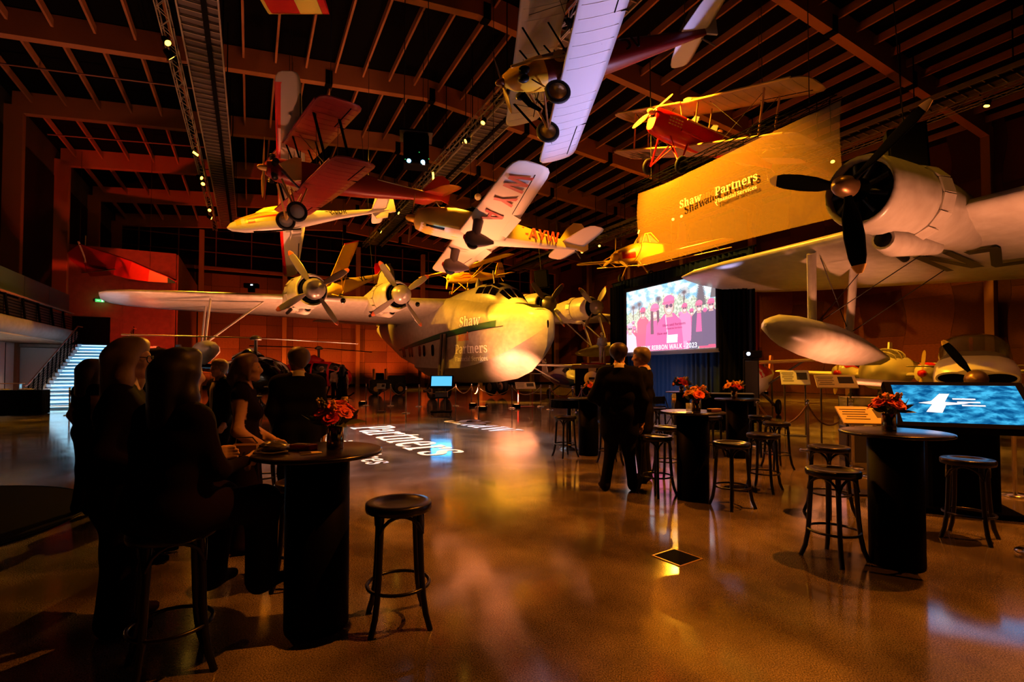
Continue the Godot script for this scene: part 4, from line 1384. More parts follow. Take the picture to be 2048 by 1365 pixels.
func build_walls(bays: Array) -> void:
	var rng := RandomNumberGenerator.new()
	rng.seed = 5
	# back wall: plywood panels below, glazing above
	var w := setting("wall_back")
	part_box(w, "wall_core", M.wall_dark, Vector3(12.7, 8.2, -BACK - 0.3), Vector3(50, 18.5, 0.4))
	var pm := box_mesh(Vector3(2.43, 1.21, 0.05))
	for i in 19:
		for j in 9:
			var o := inst(pm, "ply_panel", M["ply%d" % (rng.randi() % 4)], w, Transform3D(Basis.IDENTITY, Vector3(-9.6 + 2.46 * i, 0.8 + 1.235 * j, -BACK - 0.06 + rng.randf() * 0.012)))
	for v in [-4.3, 3.1, 10.5, 17.9, 25.3, 32.7]:
		part_box(w, "column", M.timber_pale, Vector3(v, 7.7, -BACK + 0.2), Vector3(0.42, 15.4, 0.5), 0.02)
	part_box(w, "sill_beam", M.timber, Vector3(12.7, 11.75, -BACK + 0.05), Vector3(47, 0.3, 0.3))
	part_box(w, "skirting", M.black_matte, Vector3(12.7, 0.12, -BACK + 0.02), Vector3(47, 0.24, 0.08))
	var g := setting("window_1")
	for i in 15:
		var v := -9.3 + 3.1 * i
		for j in 3:
			if 12.0 + 1.42 * (j + 1) < roof(v) + 0.9: part_box(g, "pane", M.night_glass, Vector3(v + 1.55, 12.6 + 1.42 * j, -BACK + 0.0), Vector3(3.02, 1.34, 0.03))
		part_box(g, "mullion", M.mullion, Vector3(v, 13.8, -BACK + 0.08), Vector3(0.09, 4.0, 0.14))
	for j in 4: part_box(g, "transom", M.mullion, Vector3(12.7, 11.92 + 1.42 * j, -BACK + 0.08), Vector3(47, 0.07, 0.12))
	# right wall: wavy-edged plywood sheets between the columns
	w = setting("wall_right")
	part_box(w, "wall_core", M.wall_dark, Vector3(RIGHT_ + 0.45, 7.9, -15.5), Vector3(0.4, 17.4, 85))
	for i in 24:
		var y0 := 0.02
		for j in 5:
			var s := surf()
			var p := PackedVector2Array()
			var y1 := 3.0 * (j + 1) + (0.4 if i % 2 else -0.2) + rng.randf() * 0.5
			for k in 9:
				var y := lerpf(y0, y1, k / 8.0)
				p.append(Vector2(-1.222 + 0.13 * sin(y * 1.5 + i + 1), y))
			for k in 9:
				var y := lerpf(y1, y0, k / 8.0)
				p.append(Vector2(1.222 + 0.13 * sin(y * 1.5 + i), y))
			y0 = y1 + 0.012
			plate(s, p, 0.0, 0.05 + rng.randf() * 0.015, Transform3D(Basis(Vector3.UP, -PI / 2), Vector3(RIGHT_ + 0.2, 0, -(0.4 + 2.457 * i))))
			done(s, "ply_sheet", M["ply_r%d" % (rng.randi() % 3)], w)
	for u in bays: part_box(w, "column", M.timber, Vector3(RIGHT_ - 0.05, 7.6, -u), Vector3(0.6, 15.2, 0.42), 0.02)
	# left wall
	w = setting("wall_left")
	part_box(w, "wall_core", M.wall_left, Vector3(LEFT - 0.5, 7.9, -15.5), Vector3(0.4, 17.4, 85))
	for u in bays: part_box(w, "column", M.timber, Vector3(LEFT, 7.6, -u), Vector3(0.9, 15.2, 0.38), 0.02)
	for k in 9:
		part_box(w, "dark_panel", M.wall_dark, Vector3(LEFT - 0.25, 9.5, -(bays[k] + 3.685)), Vector3(0.08, 9.0, 6.5))
	w = setting("wall_front")
	part_box(w, "wall_core", M.wall_dark, Vector3(12.7, 7.9, -REAR + 0.2), Vector3(50, 17.4, 0.4))
	for i in 12: part_box(w, "ply_panel", M.ply_r0, Vector3(-7.5 + 3.7 * i, 4.0, -REAR - 0.03), Vector3(3.6, 7.8, 0.05))
	# the boxed-in room above the far gallery
	w = setting("wall_gallery")
	part_box(w, "room_face", M.wall_red, Vector3(-7.8, 6.3, -42.2), Vector3(6.2, 7.2, 0.4))
	part_box(w, "room_side", M.wall_red, Vector3(-4.75, 6.3, -49.5), Vector3(0.3, 7.2, 14.2))
	part_box(w, "room_soffit", M.wall_dark, Vector3(-7.8, 2.62, -49.5), Vector3(6.3, 0.16, 14.8))
	for q in [[-6.3, 4.0], [-6.3, 6.6], [-9.2, 4.0]]:
		part_box(w, "face_panel", M.wall_red, Vector3(q[0], q[1], -41.97), Vector3(2.7, 2.3, 0.05), 0.01)
	part_box(w, "door_void", M.black_matte, Vector3(-9.5, 4.1, -41.95), Vector3(2.4, 2.2, 0.06))

# ---------------------------------------------------------------- gallery and the lit stair
func build_stairs() -> void:
	var m := setting("wall_mezzanine")
	part_box(m, "floor_slab", M.concrete_pale, Vector3(-9.6, 3.32, -21.0), Vector3(2.2, 0.4, 27.0))
	var s := surf()
	var prof := []
	for k in 9:
		var a := PI / 2 * k / 8.0
		prof.append(Vector2(-8.6 + 0.42 * sin(a), 3.5 - 0.42 * cos(a)))
	prof.append(Vector2(-8.18, 3.72)); prof.append(Vector2(-8.6, 3.72))
	var r0 := PackedVector3Array(); var r1 := PackedVector3Array()
	for p in prof:
		r0.append(Vector3(p.x, p.y, -7.5)); r1.append(Vector3(p.x, p.y, -34.4))
	loft(s, [r0, r1])
	done(s, "fascia", M.concrete_pale, m)
	part_box(m, "soffit", M.soffit, Vector3(-9.6, 3.08, -21.0), Vector3(2.3, 0.06, 26.9))
	part_box(m, "under_wall", M.white_wall, Vector3(LEFT + 0.28, 1.5, -21.0), Vector3(0.1, 3.05, 26.8))
	for i in 9: part_box(m, "wall_joint", M.wall_dark, Vector3(LEFT + 0.34, 1.5, -9.0 - 3.0 * i), Vector3(0.02, 3.0, 0.03))
	for i in 16:
		part_box(m, "balustrade_panel", M.slat_dark, Vector3(-8.45, 4.13, -8.4 - 1.68 * i), Vector3(0.05, 0.78, 1.6))
		s = surf()
		tube(s, [Vector3(-8.3, 3.7, -7.6 - 1.68 * i), Vector3(-8.4, 4.62, -7.6 - 1.68 * i)], 0.045, 6)
		done(s, "balustrade_post", M.black_matte, m)
		for j in 6: part_box(m, "slat", M.black_matte, Vector3(-8.41, 3.82 + 0.12 * j, -8.4 - 1.68 * i), Vector3(0.03, 0.03, 1.58))
	part_box(m, "handrail", M.timber, Vector3(-8.38, 4.66, -21.0), Vector3(0.1, 0.06, 26.8))
	for i in 9: part_box(m, "teal_panel", M.teal_wall, Vector3(-8.62, 5.18, -9.0 - 3.0 * i), Vector3(0.08, 0.98, 2.96))
	part_box(m, "landing", M.concrete_pale, Vector3(-7.8, 2.93, -38.1), Vector3(6.2, 0.16, 7.6))
	part_box(m, "under_landing_wall", M.white_wall, Vector3(-7.8, 1.4, -34.6), Vector3(6.2, 2.85, 0.15))
	# recessed downlights in the soffit
	for u in [25.2, 29.6, 20.8]:
		var l := thing("downlight", {25.2: "bright recessed downlight in the gallery soffit near the stair", 29.6: "recessed downlight in the gallery soffit just above the stair rail", 20.8: "recessed downlight in the gallery soffit at the left edge"}[u], "downlight", hall(u, -9.4, 3.04), Vector3.ZERO, "gallery downlights")
		s = surf()
		lathe(s, [[0.0, 0.0], [0.09, 0.0], [0.11, 0.012], [0.0, 0.014]], 18)
		done(s, "lens", M.glow_warm_white, l)
		s = surf()
		lathe(s, [[0.11, -0.006], [0.13, -0.006], [0.13, 0.014], [0.11, 0.014]], 18)
		done(s, "bezel", M.chrome, l)
		beam(l, Vector3(0, -0.05, 0), Vector3(-0.25, -1, 0), Color(1.0, 0.86, 0.72), 16.0, 60.0, 0.08)
	# the stair
	var st := thing("staircase", "wide staircase with cool white glowing treads and cable railings by the gallery", "staircase", Vector3.ZERO, Vector3(0, rad_to_deg(TH), 0))
	var n := 18
	var u0 := 27.4
	for i in n:
		var y := 3.0 * (i + 1) / n
		var u := u0 + 0.365 * i
		part_box(st, "tread", M.stair_white, Vector3(-6.9, y - 0.03, -u - 0.18), Vector3(2.15, 0.05, 0.39), 0.008)
		part_box(st, "riser", M.stair_blue, Vector3(-6.9, y - 0.115, -u - 0.03), Vector3(2.1, 0.13, 0.03))
		part_box(st, "led_strip", M.glow_ice, Vector3(-6.9, y - 0.065, -u + 0.005), Vector3(1.95, 0.016, 0.016))
		for x in [-7.9, -5.9]: part_box(st, "end_cap", M.white_wall, Vector3(x, y - 0.05, -u - 0.02), Vector3(0.16, 0.13, 0.1))
	for k in 5:
		var i := 2 + 3.6 * k
		area(st, Transform3D(Basis(Vector3.RIGHT, -1.0), Vector3(-6.9, 3.0 * (i + 1) / n + 0.16, -(u0 + 0.365 * i) + 0.5)), Vector2(1.9, 0.1), Color(0.55, 0.85, 1.0), 1.1)
	for x in [-8.08, -5.72]:
		s = surf()
		var p := PackedVector2Array()
		for q in [[u0 - 0.1, 0.02], [u0 + 6.6, 2.98], [u0 + 6.6, 2.6], [u0 + 0.7, 0.02]]: p.append(Vector2(q[0], q[1]))
		plate(s, p, x - 0.04, x + 0.04, Transform3D(Basis(Vector3(0, 0, -1), Vector3(0, 1, 0), Vector3(1, 0, 0)), Vector3.ZERO))
		done(s, "stringer", M.grey_metal, st)
		var rail := Node3D.new()
		rail.name = "railing"
		st.add_child(rail, true)
		for i in 13:
			var t := i / 12.0
			var b := Vector3(x, 3.0 * t + 0.05, -(u0 + 6.6 * t))
			s = surf()
			tube(s, [b, b + Vector3(0, 1.02, -0.16)], 0.028, 6)
			done(s, "baluster", M.black_matte, rail)
		for j in 7:
			s = surf()
			tube(s, [Vector3(x, 0.2 + 0.11 * j, -u0), Vector3(x, 3.2 + 0.11 * j, -(u0 + 6.6))], 0.011, 5)
			done(s, "wire", M.black_matte, rail)
		s = surf()
		tube(s, [Vector3(x, 0.98, -u0 + 0.3), Vector3(x, 1.02, -u0), Vector3(x, 2.0, -u0 - 2.2), Vector3(x, 3.98, -u0 - 6.6), Vector3(x, 4.0, -u0 - 7.4)], 0.03, 8)
		done(s, "top_rail", M.rail_wood, rail)
	# exit sign over the landing
	var ex := thing("exit_sign", "small glowing green exit sign on the dark gallery wall", "exit sign", Vector3(-27.3, 6.3, -33.0), Vector3(0, rad_to_deg(TH) + 8.0, 0))
	part_box(ex, "housing", M.white_wall, Vector3(0, 0, -0.03), Vector3(0.5, 0.22, 0.06), 0.01)
	part_box(ex, "lit_face", M.glow_green, Vector3(0, 0, 0.004), Vector3(0.46, 0.18, 0.008))
	part_box(ex, "pictogram_door", M.glow_white_soft, Vector3(0.13, 0, 0.012), Vector3(0.09, 0.14, 0.006))
	part_box(ex, "pictogram_arrow", M.glow_white_soft, Vector3(-0.08, 0, 0.012), Vector3(0.16, 0.03, 0.006))
	omni(ex, Vector3(0, -0.05, 0.3), Color(0.4, 1.0, 0.5), 0.12, 0.1)
	strut(ex, "bracket", M.black_matte, Vector3(0, 0.1, -0.03), Vector3(0, 0.5, -0.03), 0.015)

# ---------------------------------------------------------------- catwalks with their lighting trusses
func lattice(s: SurfaceTool, a: Vector3, b: Vector3, w: float, h: float, step: float, r := 0.022) -> void:
	var d := (b - a).normalized()
	var x := d.cross(Vector3.UP).normalized() * w * 0.5
	var y := Vector3(0, h * 0.5, 0)
	var c := [x + y, -x + y, -x - y, x - y]
	for k in c: rod(s, a + k, b + k, r, 5)
	var n := int(a.distance_to(b) / step)
	for i in n:
		var p := a.lerp(b, float(i) / n); var q := a.lerp(b, float(i + 1) / n)
		for k in 4:
			var e: Vector3 = c[k]; var f: Vector3 = c[(k + 1) % 4]
			if i % 2: rod(s, p + e, q + f, r * 0.6, 4)
			else: rod(s, p + f, q + e, r * 0.6, 4)

func catwalk(label: String, v: float, h: float, u0: float, u1: float, truss_side: float, truss_label: String) -> void:
	var o := thing("catwalk", label, "catwalk", Vector3.ZERO, Vector3(0, rad_to_deg(TH), 0), "roof catwalks")
	var rung := box_mesh(Vector3(1.16, 0.05, 0.035))
	var n := int((u1 - u0) / 0.42)
	for i in n: inst(rung, "rung", M.grating, o, Transform3D(Basis.IDENTITY, Vector3(v, h, -(u0 + 0.42 * i))))
	for x in [-0.58, 0.58]:
		part_box(o, "side_rail", M.grating, Vector3(v + x, h + 0.05, -(u0 + u1) / 2), Vector3(0.05, 0.2, u1 - u0))
	part_box(o, "mesh_deck", M.mesh_deck, Vector3(v, h + 0.06, -(u0 + u1) / 2), Vector3(1.08, 0.02, u1 - u0))
	part_box(o, "cable_tray", M.black_matte, Vector3(v + 0.18 * signf(-truss_side), h - 0.03, -(u0 + u1) / 2), Vector3(0.16, 0.06, u1 - u0))
	var k := 0
	while u0 + 3.685 * k < u1:
		var u := u0 + 3.685 * k
		for x in [-0.58, 0.58]:
			var s := surf()
			tube(s, [Vector3(v + x, h, -u), Vector3(v + x, roof(v + x) + 0.75, -u)], 0.025, 5)
			done(s, "hanger_rod", M.black_matte, o)
		k += 1
	var t := thing("lighting_truss", truss_label, "truss", Vector3.ZERO, Vector3(0, rad_to_deg(TH), 0), "lattice lighting trusses")
	var s := surf()
	var tv := v + truss_side * 0.98
	lattice(s, Vector3(tv, h - 0.1, -u0), Vector3(tv, h - 0.1, -u1), 0.3, 0.34, 0.5)
	done(s, "lattice", M.grating, t)
	k = 0
	while u0 + 1.5 + 3.685 * k < u1:
		s = surf()
		tube(s, [Vector3(tv, h + 0.05, -(u0 + 1.5 + 3.685 * k)), Vector3(v + truss_side * 0.6, h + 0.12, -(u0 + 1.5 + 3.685 * k))], 0.025, 5)
		done(s, "bracket", M.black_matte, t)
		k += 1

# ---------------------------------------------------------------- the hanging aircraft
func biplane(o: Node3D, c: Dictionary) -> void:
	var st: Array = c.get("body", [[-2.3, 0.0, 0.2, 0.22, 2.0], [-2.0, 0.0, 0.34, 0.36, 2.4], [-1.2, 0.0, 0.38, 0.42, 3.0], [0.0, 0.02, 0.38, 0.45, 3.2], [1.0, 0.05, 0.34, 0.4, 3.2], [2.6, 0.12, 0.2, 0.25, 3.0], [4.2, 0.2, 0.05, 0.12, 2.4]])
	fuselage(o, "fuselage", c.body_mat, st, 20)
	var hs: float = c.half
	var chord: float = c.chord
	var yl: float = c.yl; var yu: float = c.yu; var zl: float = c.zl; var zu: float = c.zu
	var wl := wing_pair(o, "lower_wing", c.wing_mat, hs, yl, yl + c.get("dihedral", 0.1), zl, zl, chord, chord, 0.1, 0.09, 0.1)
	var wu := wing_pair(o, "upper_wing", c.wing_mat, hs, yu, yu + c.get("dihedral", 0.1), zu, zu, chord, chord, 0.1, 0.09, 0.1)
	if c.has("edge_mat"):
		for q in [[wl, yl, zl], [wu, yu, zu]]:
			for x in [-1.0, 1.0]:
				var s := surf()
				tube(s, [Vector3(0.3 * x, q[1], q[2] - 0.005), Vector3(hs * 0.9 * x, q[1] + c.get("dihedral", 0.1) * 0.9, q[2] - 0.005)], 0.035, 6)
				done(s, "leading_edge", c.edge_mat, q[0])
	# ribs under the fabric and the aileron gaps
	for q in [[wl, yl, zl, -1.0], [wu, yu, zu, -1.0]]:
		for x in [-1.0, 1.0]:
			var s := surf()
			var y := func(t: float) -> float: return q[1] + c.get("dihedral", 0.1) * t
			box(s, Vector3(hs * 0.72 * x, y.call(0.72) - chord * 0.0265, q[2] + chord * 0.76), Vector3(hs * 0.4, 0.012, 0.03), Basis(Vector3.BACK, atan2(c.get("dihedral", 0.1) * x, hs)))
			box(s, Vector3(hs * 0.52 * x, y.call(0.52) - chord * 0.014, q[2] + chord * 0.88), Vector3(0.03, 0.02, chord * 0.24))
			done(s, "aileron_gap", M.black_matte, q[0])
			for k in 9:
				var t := 0.14 + 0.095 * k
				var r := surf()
				var z0: float = q[2] + chord * 0.08
				tube(r, [Vector3(hs * t * x, y.call(t) - chord * 0.025, z0), Vector3(hs * t * x, y.call(t) - chord * 0.039, q[2] + chord * 0.3), Vector3(hs * t * x, y.call(t) - chord * 0.0335, q[2] + chord * 0.55), Vector3(hs * t * x, y.call(t) - chord * 0.012, q[2] + chord * 0.93)], 0.018, 6, false, 0.6)
				done(r, "wing_rib", c.wing_mat, q[0])
	for x in [-1.0, 1.0]:
		var t := 0.68
		var dl: float = c.get("dihedral", 0.1) * t
		for z in [0.14, 0.72]:
			strut(o, "interplane_strut", c.strut_mat, Vector3(hs * t * x, yl + dl, zl + chord * z), Vector3(hs * t * x, yu + dl, zu + chord * z), 0.045, 0.5)
		for q in [[0.3, yl, 0.2, t, yu, 0.2], [t, yl, 0.2, 0.18, yu, 0.2], [0.3, yl, 0.7, t, yu, 0.7]]:
			strut(o, "flying_wire", M.cable, Vector3(hs * q[0] * x, q[1], (zl if q[1] == yl else zu) + chord * q[2]), Vector3(hs * q[3] * x, q[4], (zl if q[4] == yl else zu) + chord * q[5]), 0.008)
		for z in [0.1, 0.65]:
			strut(o, "cabane_strut", c.get("cabane_mat", c.strut_mat), Vector3(0.3 * x, 0.35, zu + chord * z + 0.25), Vector3(0.42 * x, yu - 0.02, zu + chord * z), 0.03, 0.6)
		# undercarriage
		var g := Node3D.new()
		g.name = "undercarriage"
		o.add_child(g, true)
		var wp := Vector3(c.track * x, c.gear_y, c.gear_z)
		strut(g, "leg", c.get("gear_mat", c.strut_mat), Vector3(0.3 * x, -0.35, c.gear_z - 0.35), wp, 0.035, 0.6)
		strut(g, "leg", c.get("gear_mat", c.strut_mat), Vector3(0.3 * x, -0.38, c.gear_z + 0.5), wp, 0.035, 0.6)
		strut(g, "axle", c.get("gear_mat", c.strut_mat), Vector3(0.05 * x, -0.55, c.gear_z), wp, 0.028)
		wheel(g, wp + Vector3(0.09 * x, 0, 0), c.wheel_r, c.wheel_r * 0.36, c.hub_mat, Vector3.RIGHT, c.get("cone", 0.0))
	wing_pair(o, "tailplane", c.tail_mat, 1.5, 0.28, 0.28, 3.35, 3.65, 1.0, 0.75, 0.06, 0.06, 0.3)
	fin_plate(o, "fin", c.get("fin_mat", c.tail_mat), [[3.3, 0.3], [3.75, 0.75], [4.0, 1.02], [4.3, 1.12], [4.62, 0.95], [4.68, 0.5], [4.55, 0.0], [4.25, 0.1]], 0.06)
	var pr := propeller(o, Vector3(0, c.get("prop_y", 0.0), -2.38), 2, c.prop_r, 0.17, c.prop_turn, c.prop_mat, 0.1, c.get("spin_l", 0.2), c.get("spin_mat", c.prop_mat))
	# cockpit openings with coaming and windscreen
	for z in c.get("cockpits", [-0.25, 0.75]):
		var s := surf()
		lathe(s, [[0.0, 0.0], [0.2, 0.0], [0.24, 0.03], [0.27, 0.0]], 20, Vector3(0, 0.43, z), Basis.from_scale(Vector3(1, 1, 1.25)))
		done(s, "cockpit_coaming", M.black_matte, o)
		s = surf()
		loft(s, [PackedVector3Array([Vector3(-0.22, 0.42, z - 0.3), Vector3(0, 0.45, z - 0.42), Vector3(0.22, 0.42, z - 0.3)]), PackedVector3Array([Vector3(-0.16, 0.66, z - 0.22), Vector3(0, 0.7, z - 0.3), Vector3(0.16, 0.66, z - 0.22)])], false, false)
		done(s, "windscreen", M.glass, o)
	strut(o, "tail_skid", M.grey_metal, Vector3(0, 0.0, 4.0), Vector3(0, -0.35, 4.35), 0.025)

func build_dv() -> void:
	var o := thing("biplane", "large dark red biplane overhead with white fabric wings and a yellow nose cowling", "aircraft", Vector3(1.75, 9.6, -12.9), Vector3(-16.5, 97.3, -9.0))
	o.scale = Vector3.ONE * 0.89
	biplane(o, {"half": 4.3, "chord": 1.42, "yl": -0.52, "yu": 1.25, "zl": -0.8, "zu": -1.55, "body_mat": M.red_dark, "wing_mat": M.fabric_white, "strut_mat": M.black_matte, "track": 0.78, "gear_y": -1.3, "gear_z": -1.25, "wheel_r": 0.36, "hub_mat": M.brass_disc, "cone": 0.1, "tail_mat": M.fabric_white, "prop_r": 0.98, "prop_turn": 4.0, "prop_mat": M.wood_prop, "gear_mat": M.strut_tan, "dihedral": 0.12,
		"body": [[-2.3, 0.02, 0.12, 0.16, 2.0], [-2.05, 0.0, 0.27, 0.3, 2.2], [-1.5, 0.0, 0.37, 0.4, 2.6], [-1.1, 0.0, 0.38, 0.43, 3.0], [0.0, 0.02, 0.38, 0.45, 3.2], [1.0, 0.05, 0.34, 0.4, 3.2], [2.6, 0.12, 0.2, 0.25, 3.0], [4.2, 0.2, 0.05, 0.12, 2.4]]})
	var cowl := [[-2.32, 0.02, 0.13, 0.17, 2.0], [-2.06, 0.0, 0.28, 0.31, 2.2], [-1.52, 0.0, 0.385, 0.415, 2.6], [-1.12, 0.0, 0.395, 0.445, 3.0]]
	fuselage(o, "nose_cowling", M.yellow_paint, cowl, 20)
	for x in [-1.0, 1.0]:
		var s := surf()
		tube(s, [Vector3(0.4 * x, 0.1, -2.1), Vector3(0.43 * x, 0.14, -1.4), Vector3(0.44 * x, 0.05, -0.4), Vector3(0.42 * x, -0.05, 0.6)], 0.04, 8)
		done(s, "exhaust_pipe", M.brass_disc, o)
		for q in [[0.0, -1.75], [-0.26, -1.85]]:
			s = surf()
			ball(s, Vector3(0.36 * x, q[0] - 0.05, q[1]), Vector3(0.1, 0.13, 0.17), 8)
			done(s, "cylinder_head", M.black_metal, o)
	# round emblem with a dark winged creature in silhouette on the near side
	var e := surf()
	lathe(e, [[0.0, 0.0], [0.2, 0.0], [0.2, 0.012], [0.0, 0.012]], 26, Vector3(-0.385, 0.12, -0.62), Basis(Vector3.BACK, PI / 2))
	var em := done(e, "emblem", M.yellow_paint, o)
	e = surf()
	for q in [[Vector3(-0.4, 0.14, -0.78), Vector3(-0.4, 0.1, -0.62), 0.018], [Vector3(-0.4, 0.1, -0.62), Vector3(-0.4, 0.16, -0.48), 0.022], [Vector3(-0.4, 0.1, -0.62), Vector3(-0.4, 0.02, -0.64), 0.01]]:
		rod(e, q[0], q[1], q[2], 6)
	done(e, "emblem_mark", M.black_paint, em)
	words("DV", 0.5, F.sans, M.black_paint, o, Transform3D(Basis(Vector3.UP, -PI / 2 - 0.09), Vector3(-0.315, 0.1, 1.6)))
	var s := surf()   # black muffler hanging under the engine
	tube(s, [Vector3(0.1, -0.45, -1.9), Vector3(0.12, -0.8, -1.75), Vector3(0.14, -1.05, -1.5)], [0.13, 0.1, 0.06], 8, false, 0.5)
	done(s, "muffler", M.black_matte, o)
	cables(o, [Vector3(-2.5, 1.3, -0.8), Vector3(2.5, 1.3, -0.8), Vector3(0, 0.4, 3.6)], 16.0)

func build_red_biplane() -> void:
	var o := thing("biplane", "all red biplane with a black open engine and white wheel discs hanging at left", "aircraft", Vector3(-6.21, 8.29, -17.56), Vector3(-1.9, 128.1, 1.7))
	biplane(o, {"half": 3.6, "chord": 1.32, "yl": -0.5, "yu": 1.1, "zl": -1.3, "zu": -1.7, "body_mat": M.red_deep, "wing_mat": M.red_deep, "strut_mat": M.black_matte, "track": 0.62, "gear_y": -1.45, "gear_z": -1.55, "wheel_r": 0.33, "hub_mat": M.white_paint, "tail_mat": M.red_deep, "prop_r": 0.95, "prop_turn": 12.0, "prop_mat": M.yellow_dull, "gear_mat": M.yellow_dull, "dihedral": 0.06, "edge_mat": M.red_deep})
	for k in 5:   # the bare engine: finned cylinders round the crankcase
		var a := deg_to_rad(72.0 * k + 90.0)
		for j in 5:
			var s := surf()
			var d := Vector3(cos(a), sin(a), 0)
			lathe(s, [[0.0, 0.0], [0.1, 0.0], [0.1, 0.02], [0.0, 0.02]], 12, Vector3(0, 0.02, -2.1) + d * (0.22 + 0.055 * j), along(d))
			done(s, "cooling_fin", M.black_metal, o)
	for q in [[Vector3(0.35, -0.1, -1.9), Vector3(0.45, -0.7, -1.5)], [Vector3(-0.35, -0.1, -1.9), Vector3(-0.45, -0.6, -1.4)]]:
		strut(o, "exhaust_stack", M.grey_metal, q[0], q[1], 0.035)
	for x in [-0.25, 0.25]: strut(o, "white_stripe", M.white_paint, Vector3(0.27 * signf(x), 0.3, 1.4), Vector3(0.08 * signf(x), 0.28, 3.6), 0.035, 0.5)
	fin_plate(o, "cowling_side", M.yellow_dull, [[-2.0, 0.1], [-1.5, 0.42], [-1.3, 0.42], [-1.3, -0.3], [-1.6, -0.36]], 0.8)
	cables(o, [Vector3(-2.4, 1.2, -1.0), Vector3(2.4, 1.2, -1.0), Vector3(0, 0.4, 3.4)], 16.0)

func build_glider() -> void:
	var o := thing("glider", "white and yellow sailplane with a red arrow flash and red wing edges hanging at left", "aircraft", Vector3(-9.17, 7.96, -20.8), Vector3(-13.7, 116.6, -13.2))
	var st := [[-2.5, -0.1, 0.03, 0.03, 2.0], [-2.35, -0.08, 0.15, 0.16, 2.0], [-1.9, -0.05, 0.27, 0.3, 2.1], [-1.2, 0.0, 0.33, 0.4, 2.2], [-0.4, 0.0, 0.34, 0.44, 2.3], [0.6, 0.0, 0.26, 0.34, 2.2], [1.8, 0.0, 0.13, 0.19, 2.0], [3.2, 0.02, 0.08, 0.11, 2.0], [4.1, 0.02, 0.05, 0.07, 2.0]]
	fuselage(o, "fuselage", M.white_paint, st, 20)
	var w := wing_pair(o, "wing", M.fabric_grey, 7.5, 0.28, 0.62, -0.5, -0.35, 1.15, 0.7, 0.13, 0.1, 0.06)
	for x in [-1.0, 1.0]:
		var s := surf()
		var rr := []
		for k in 8:
			var t := 0.04 + 0.13 * k
			var z := lerpf(-0.5, -0.35, t); var c := lerpf(1.15, 0.7, t); var y := lerpf(0.28, 0.62, t)
			rr.append(PackedVector3Array([Vector3(7.5 * t * x, y - 0.05 * c * 0.75, z + 0.27 * c), Vector3(7.5 * t * x, y - 0.035 * c, z + 0.06 * c), Vector3(7.5 * t * x, y, z - 0.012), Vector3(7.5 * t * x, y + 0.05 * c, z + 0.06 * c), Vector3(7.5 * t * x, y + 0.075 * c, z + 0.22 * c)]))
		loft(s, rr, false, false)
		done(s, "red_leading_edge", M.red_bright, w)
		s = surf()
		box(s, Vector3(4.9 * x, 0.46, 0.34), Vector3(3.6, 0.012, 0.03), Basis(Vector3.BACK, 0.045 * x))
		done(s, "aileron_gap", M.black_matte, w)
		strut(o, "wing_strut", M.white_paint, Vector3(0.25 * x, -0.3, -0.1), Vector3(2.6 * x, 0.36, -0.05), 0.03, 0.5)
	body_patch(o, "canopy", M.canopy_yellow, st, -2.2, -0.75, 38.0, 142.0, 0.02, 6, 8)
	var s := surf()   # faired hood behind the canopy
	var hood := [[-1.35, 0.34, 0.16, 0.1, 2.0], [-1.0, 0.4, 0.24, 0.2, 2.0], [-0.5, 0.4, 0.24, 0.24, 2.0], [0.3, 0.34, 0.14, 0.14, 2.0]]
	fuselage(o, "hood", M.canopy_yellow, hood, 14)
	for sd in [0.0, 180.0]:
		var a0 := 2.0; var a1 := 20.0
		body_patch(o, "yellow_flank", M.canopy_yellow, st, -2.42, -0.3, sd + (-16.0 if sd == 0.0 else -36.0), sd + (36.0 if sd == 0.0 else 16.0), 0.008, 6, 5)
		body_patch(o, "red_arrow", M.red_bright, st, -1.65, 0.4, sd + (4.0 if sd == 0.0 else -13.0), sd + (13.0 if sd == 0.0 else -4.0), 0.014, 6, 2)
		body_patch(o, "red_arrow_barb", M.red_bright, st, -1.72, -1.45, sd + (-16.0 if sd == 0.0 else -13.0), sd + (13.0 if sd == 0.0 else 16.0), 0.014, 3, 4)
	wing_pair(o, "tailplane", M.white_paint, 1.35, 0.1, 0.1, 3.35, 3.5, 0.7, 0.5, 0.07, 0.06, 0.2)
	fin_plate(o, "fin", M.white_paint, [[3.3, 0.05], [3.7, 0.75], [3.9, 0.9], [4.3, 0.9], [4.45, 0.5], [4.4, -0.1], [4.0, -0.12]], 0.06)
	fin_plate(o, "keel_fin", M.white_paint, [[3.3, -0.02], [3.45, -0.36], [3.95, -0.34], [4.1, 0.0]], 0.05)
	side_letters(o, "ZK-VOR", 0.26, M.grey_ink, Vector3(-0.155, 0.05, 1.75), -1, F.sans)
	strut(o, "skid", M.black_matte, Vector3(0, -0.4, -1.6), Vector3(0, -0.46, 0.2), 0.04, 0.6)
	cables(o, [Vector3(-1.6, 0.4, 0), Vector3(1.6, 0.4, 0), Vector3(0, 0.2, 3.2)], 15.6)

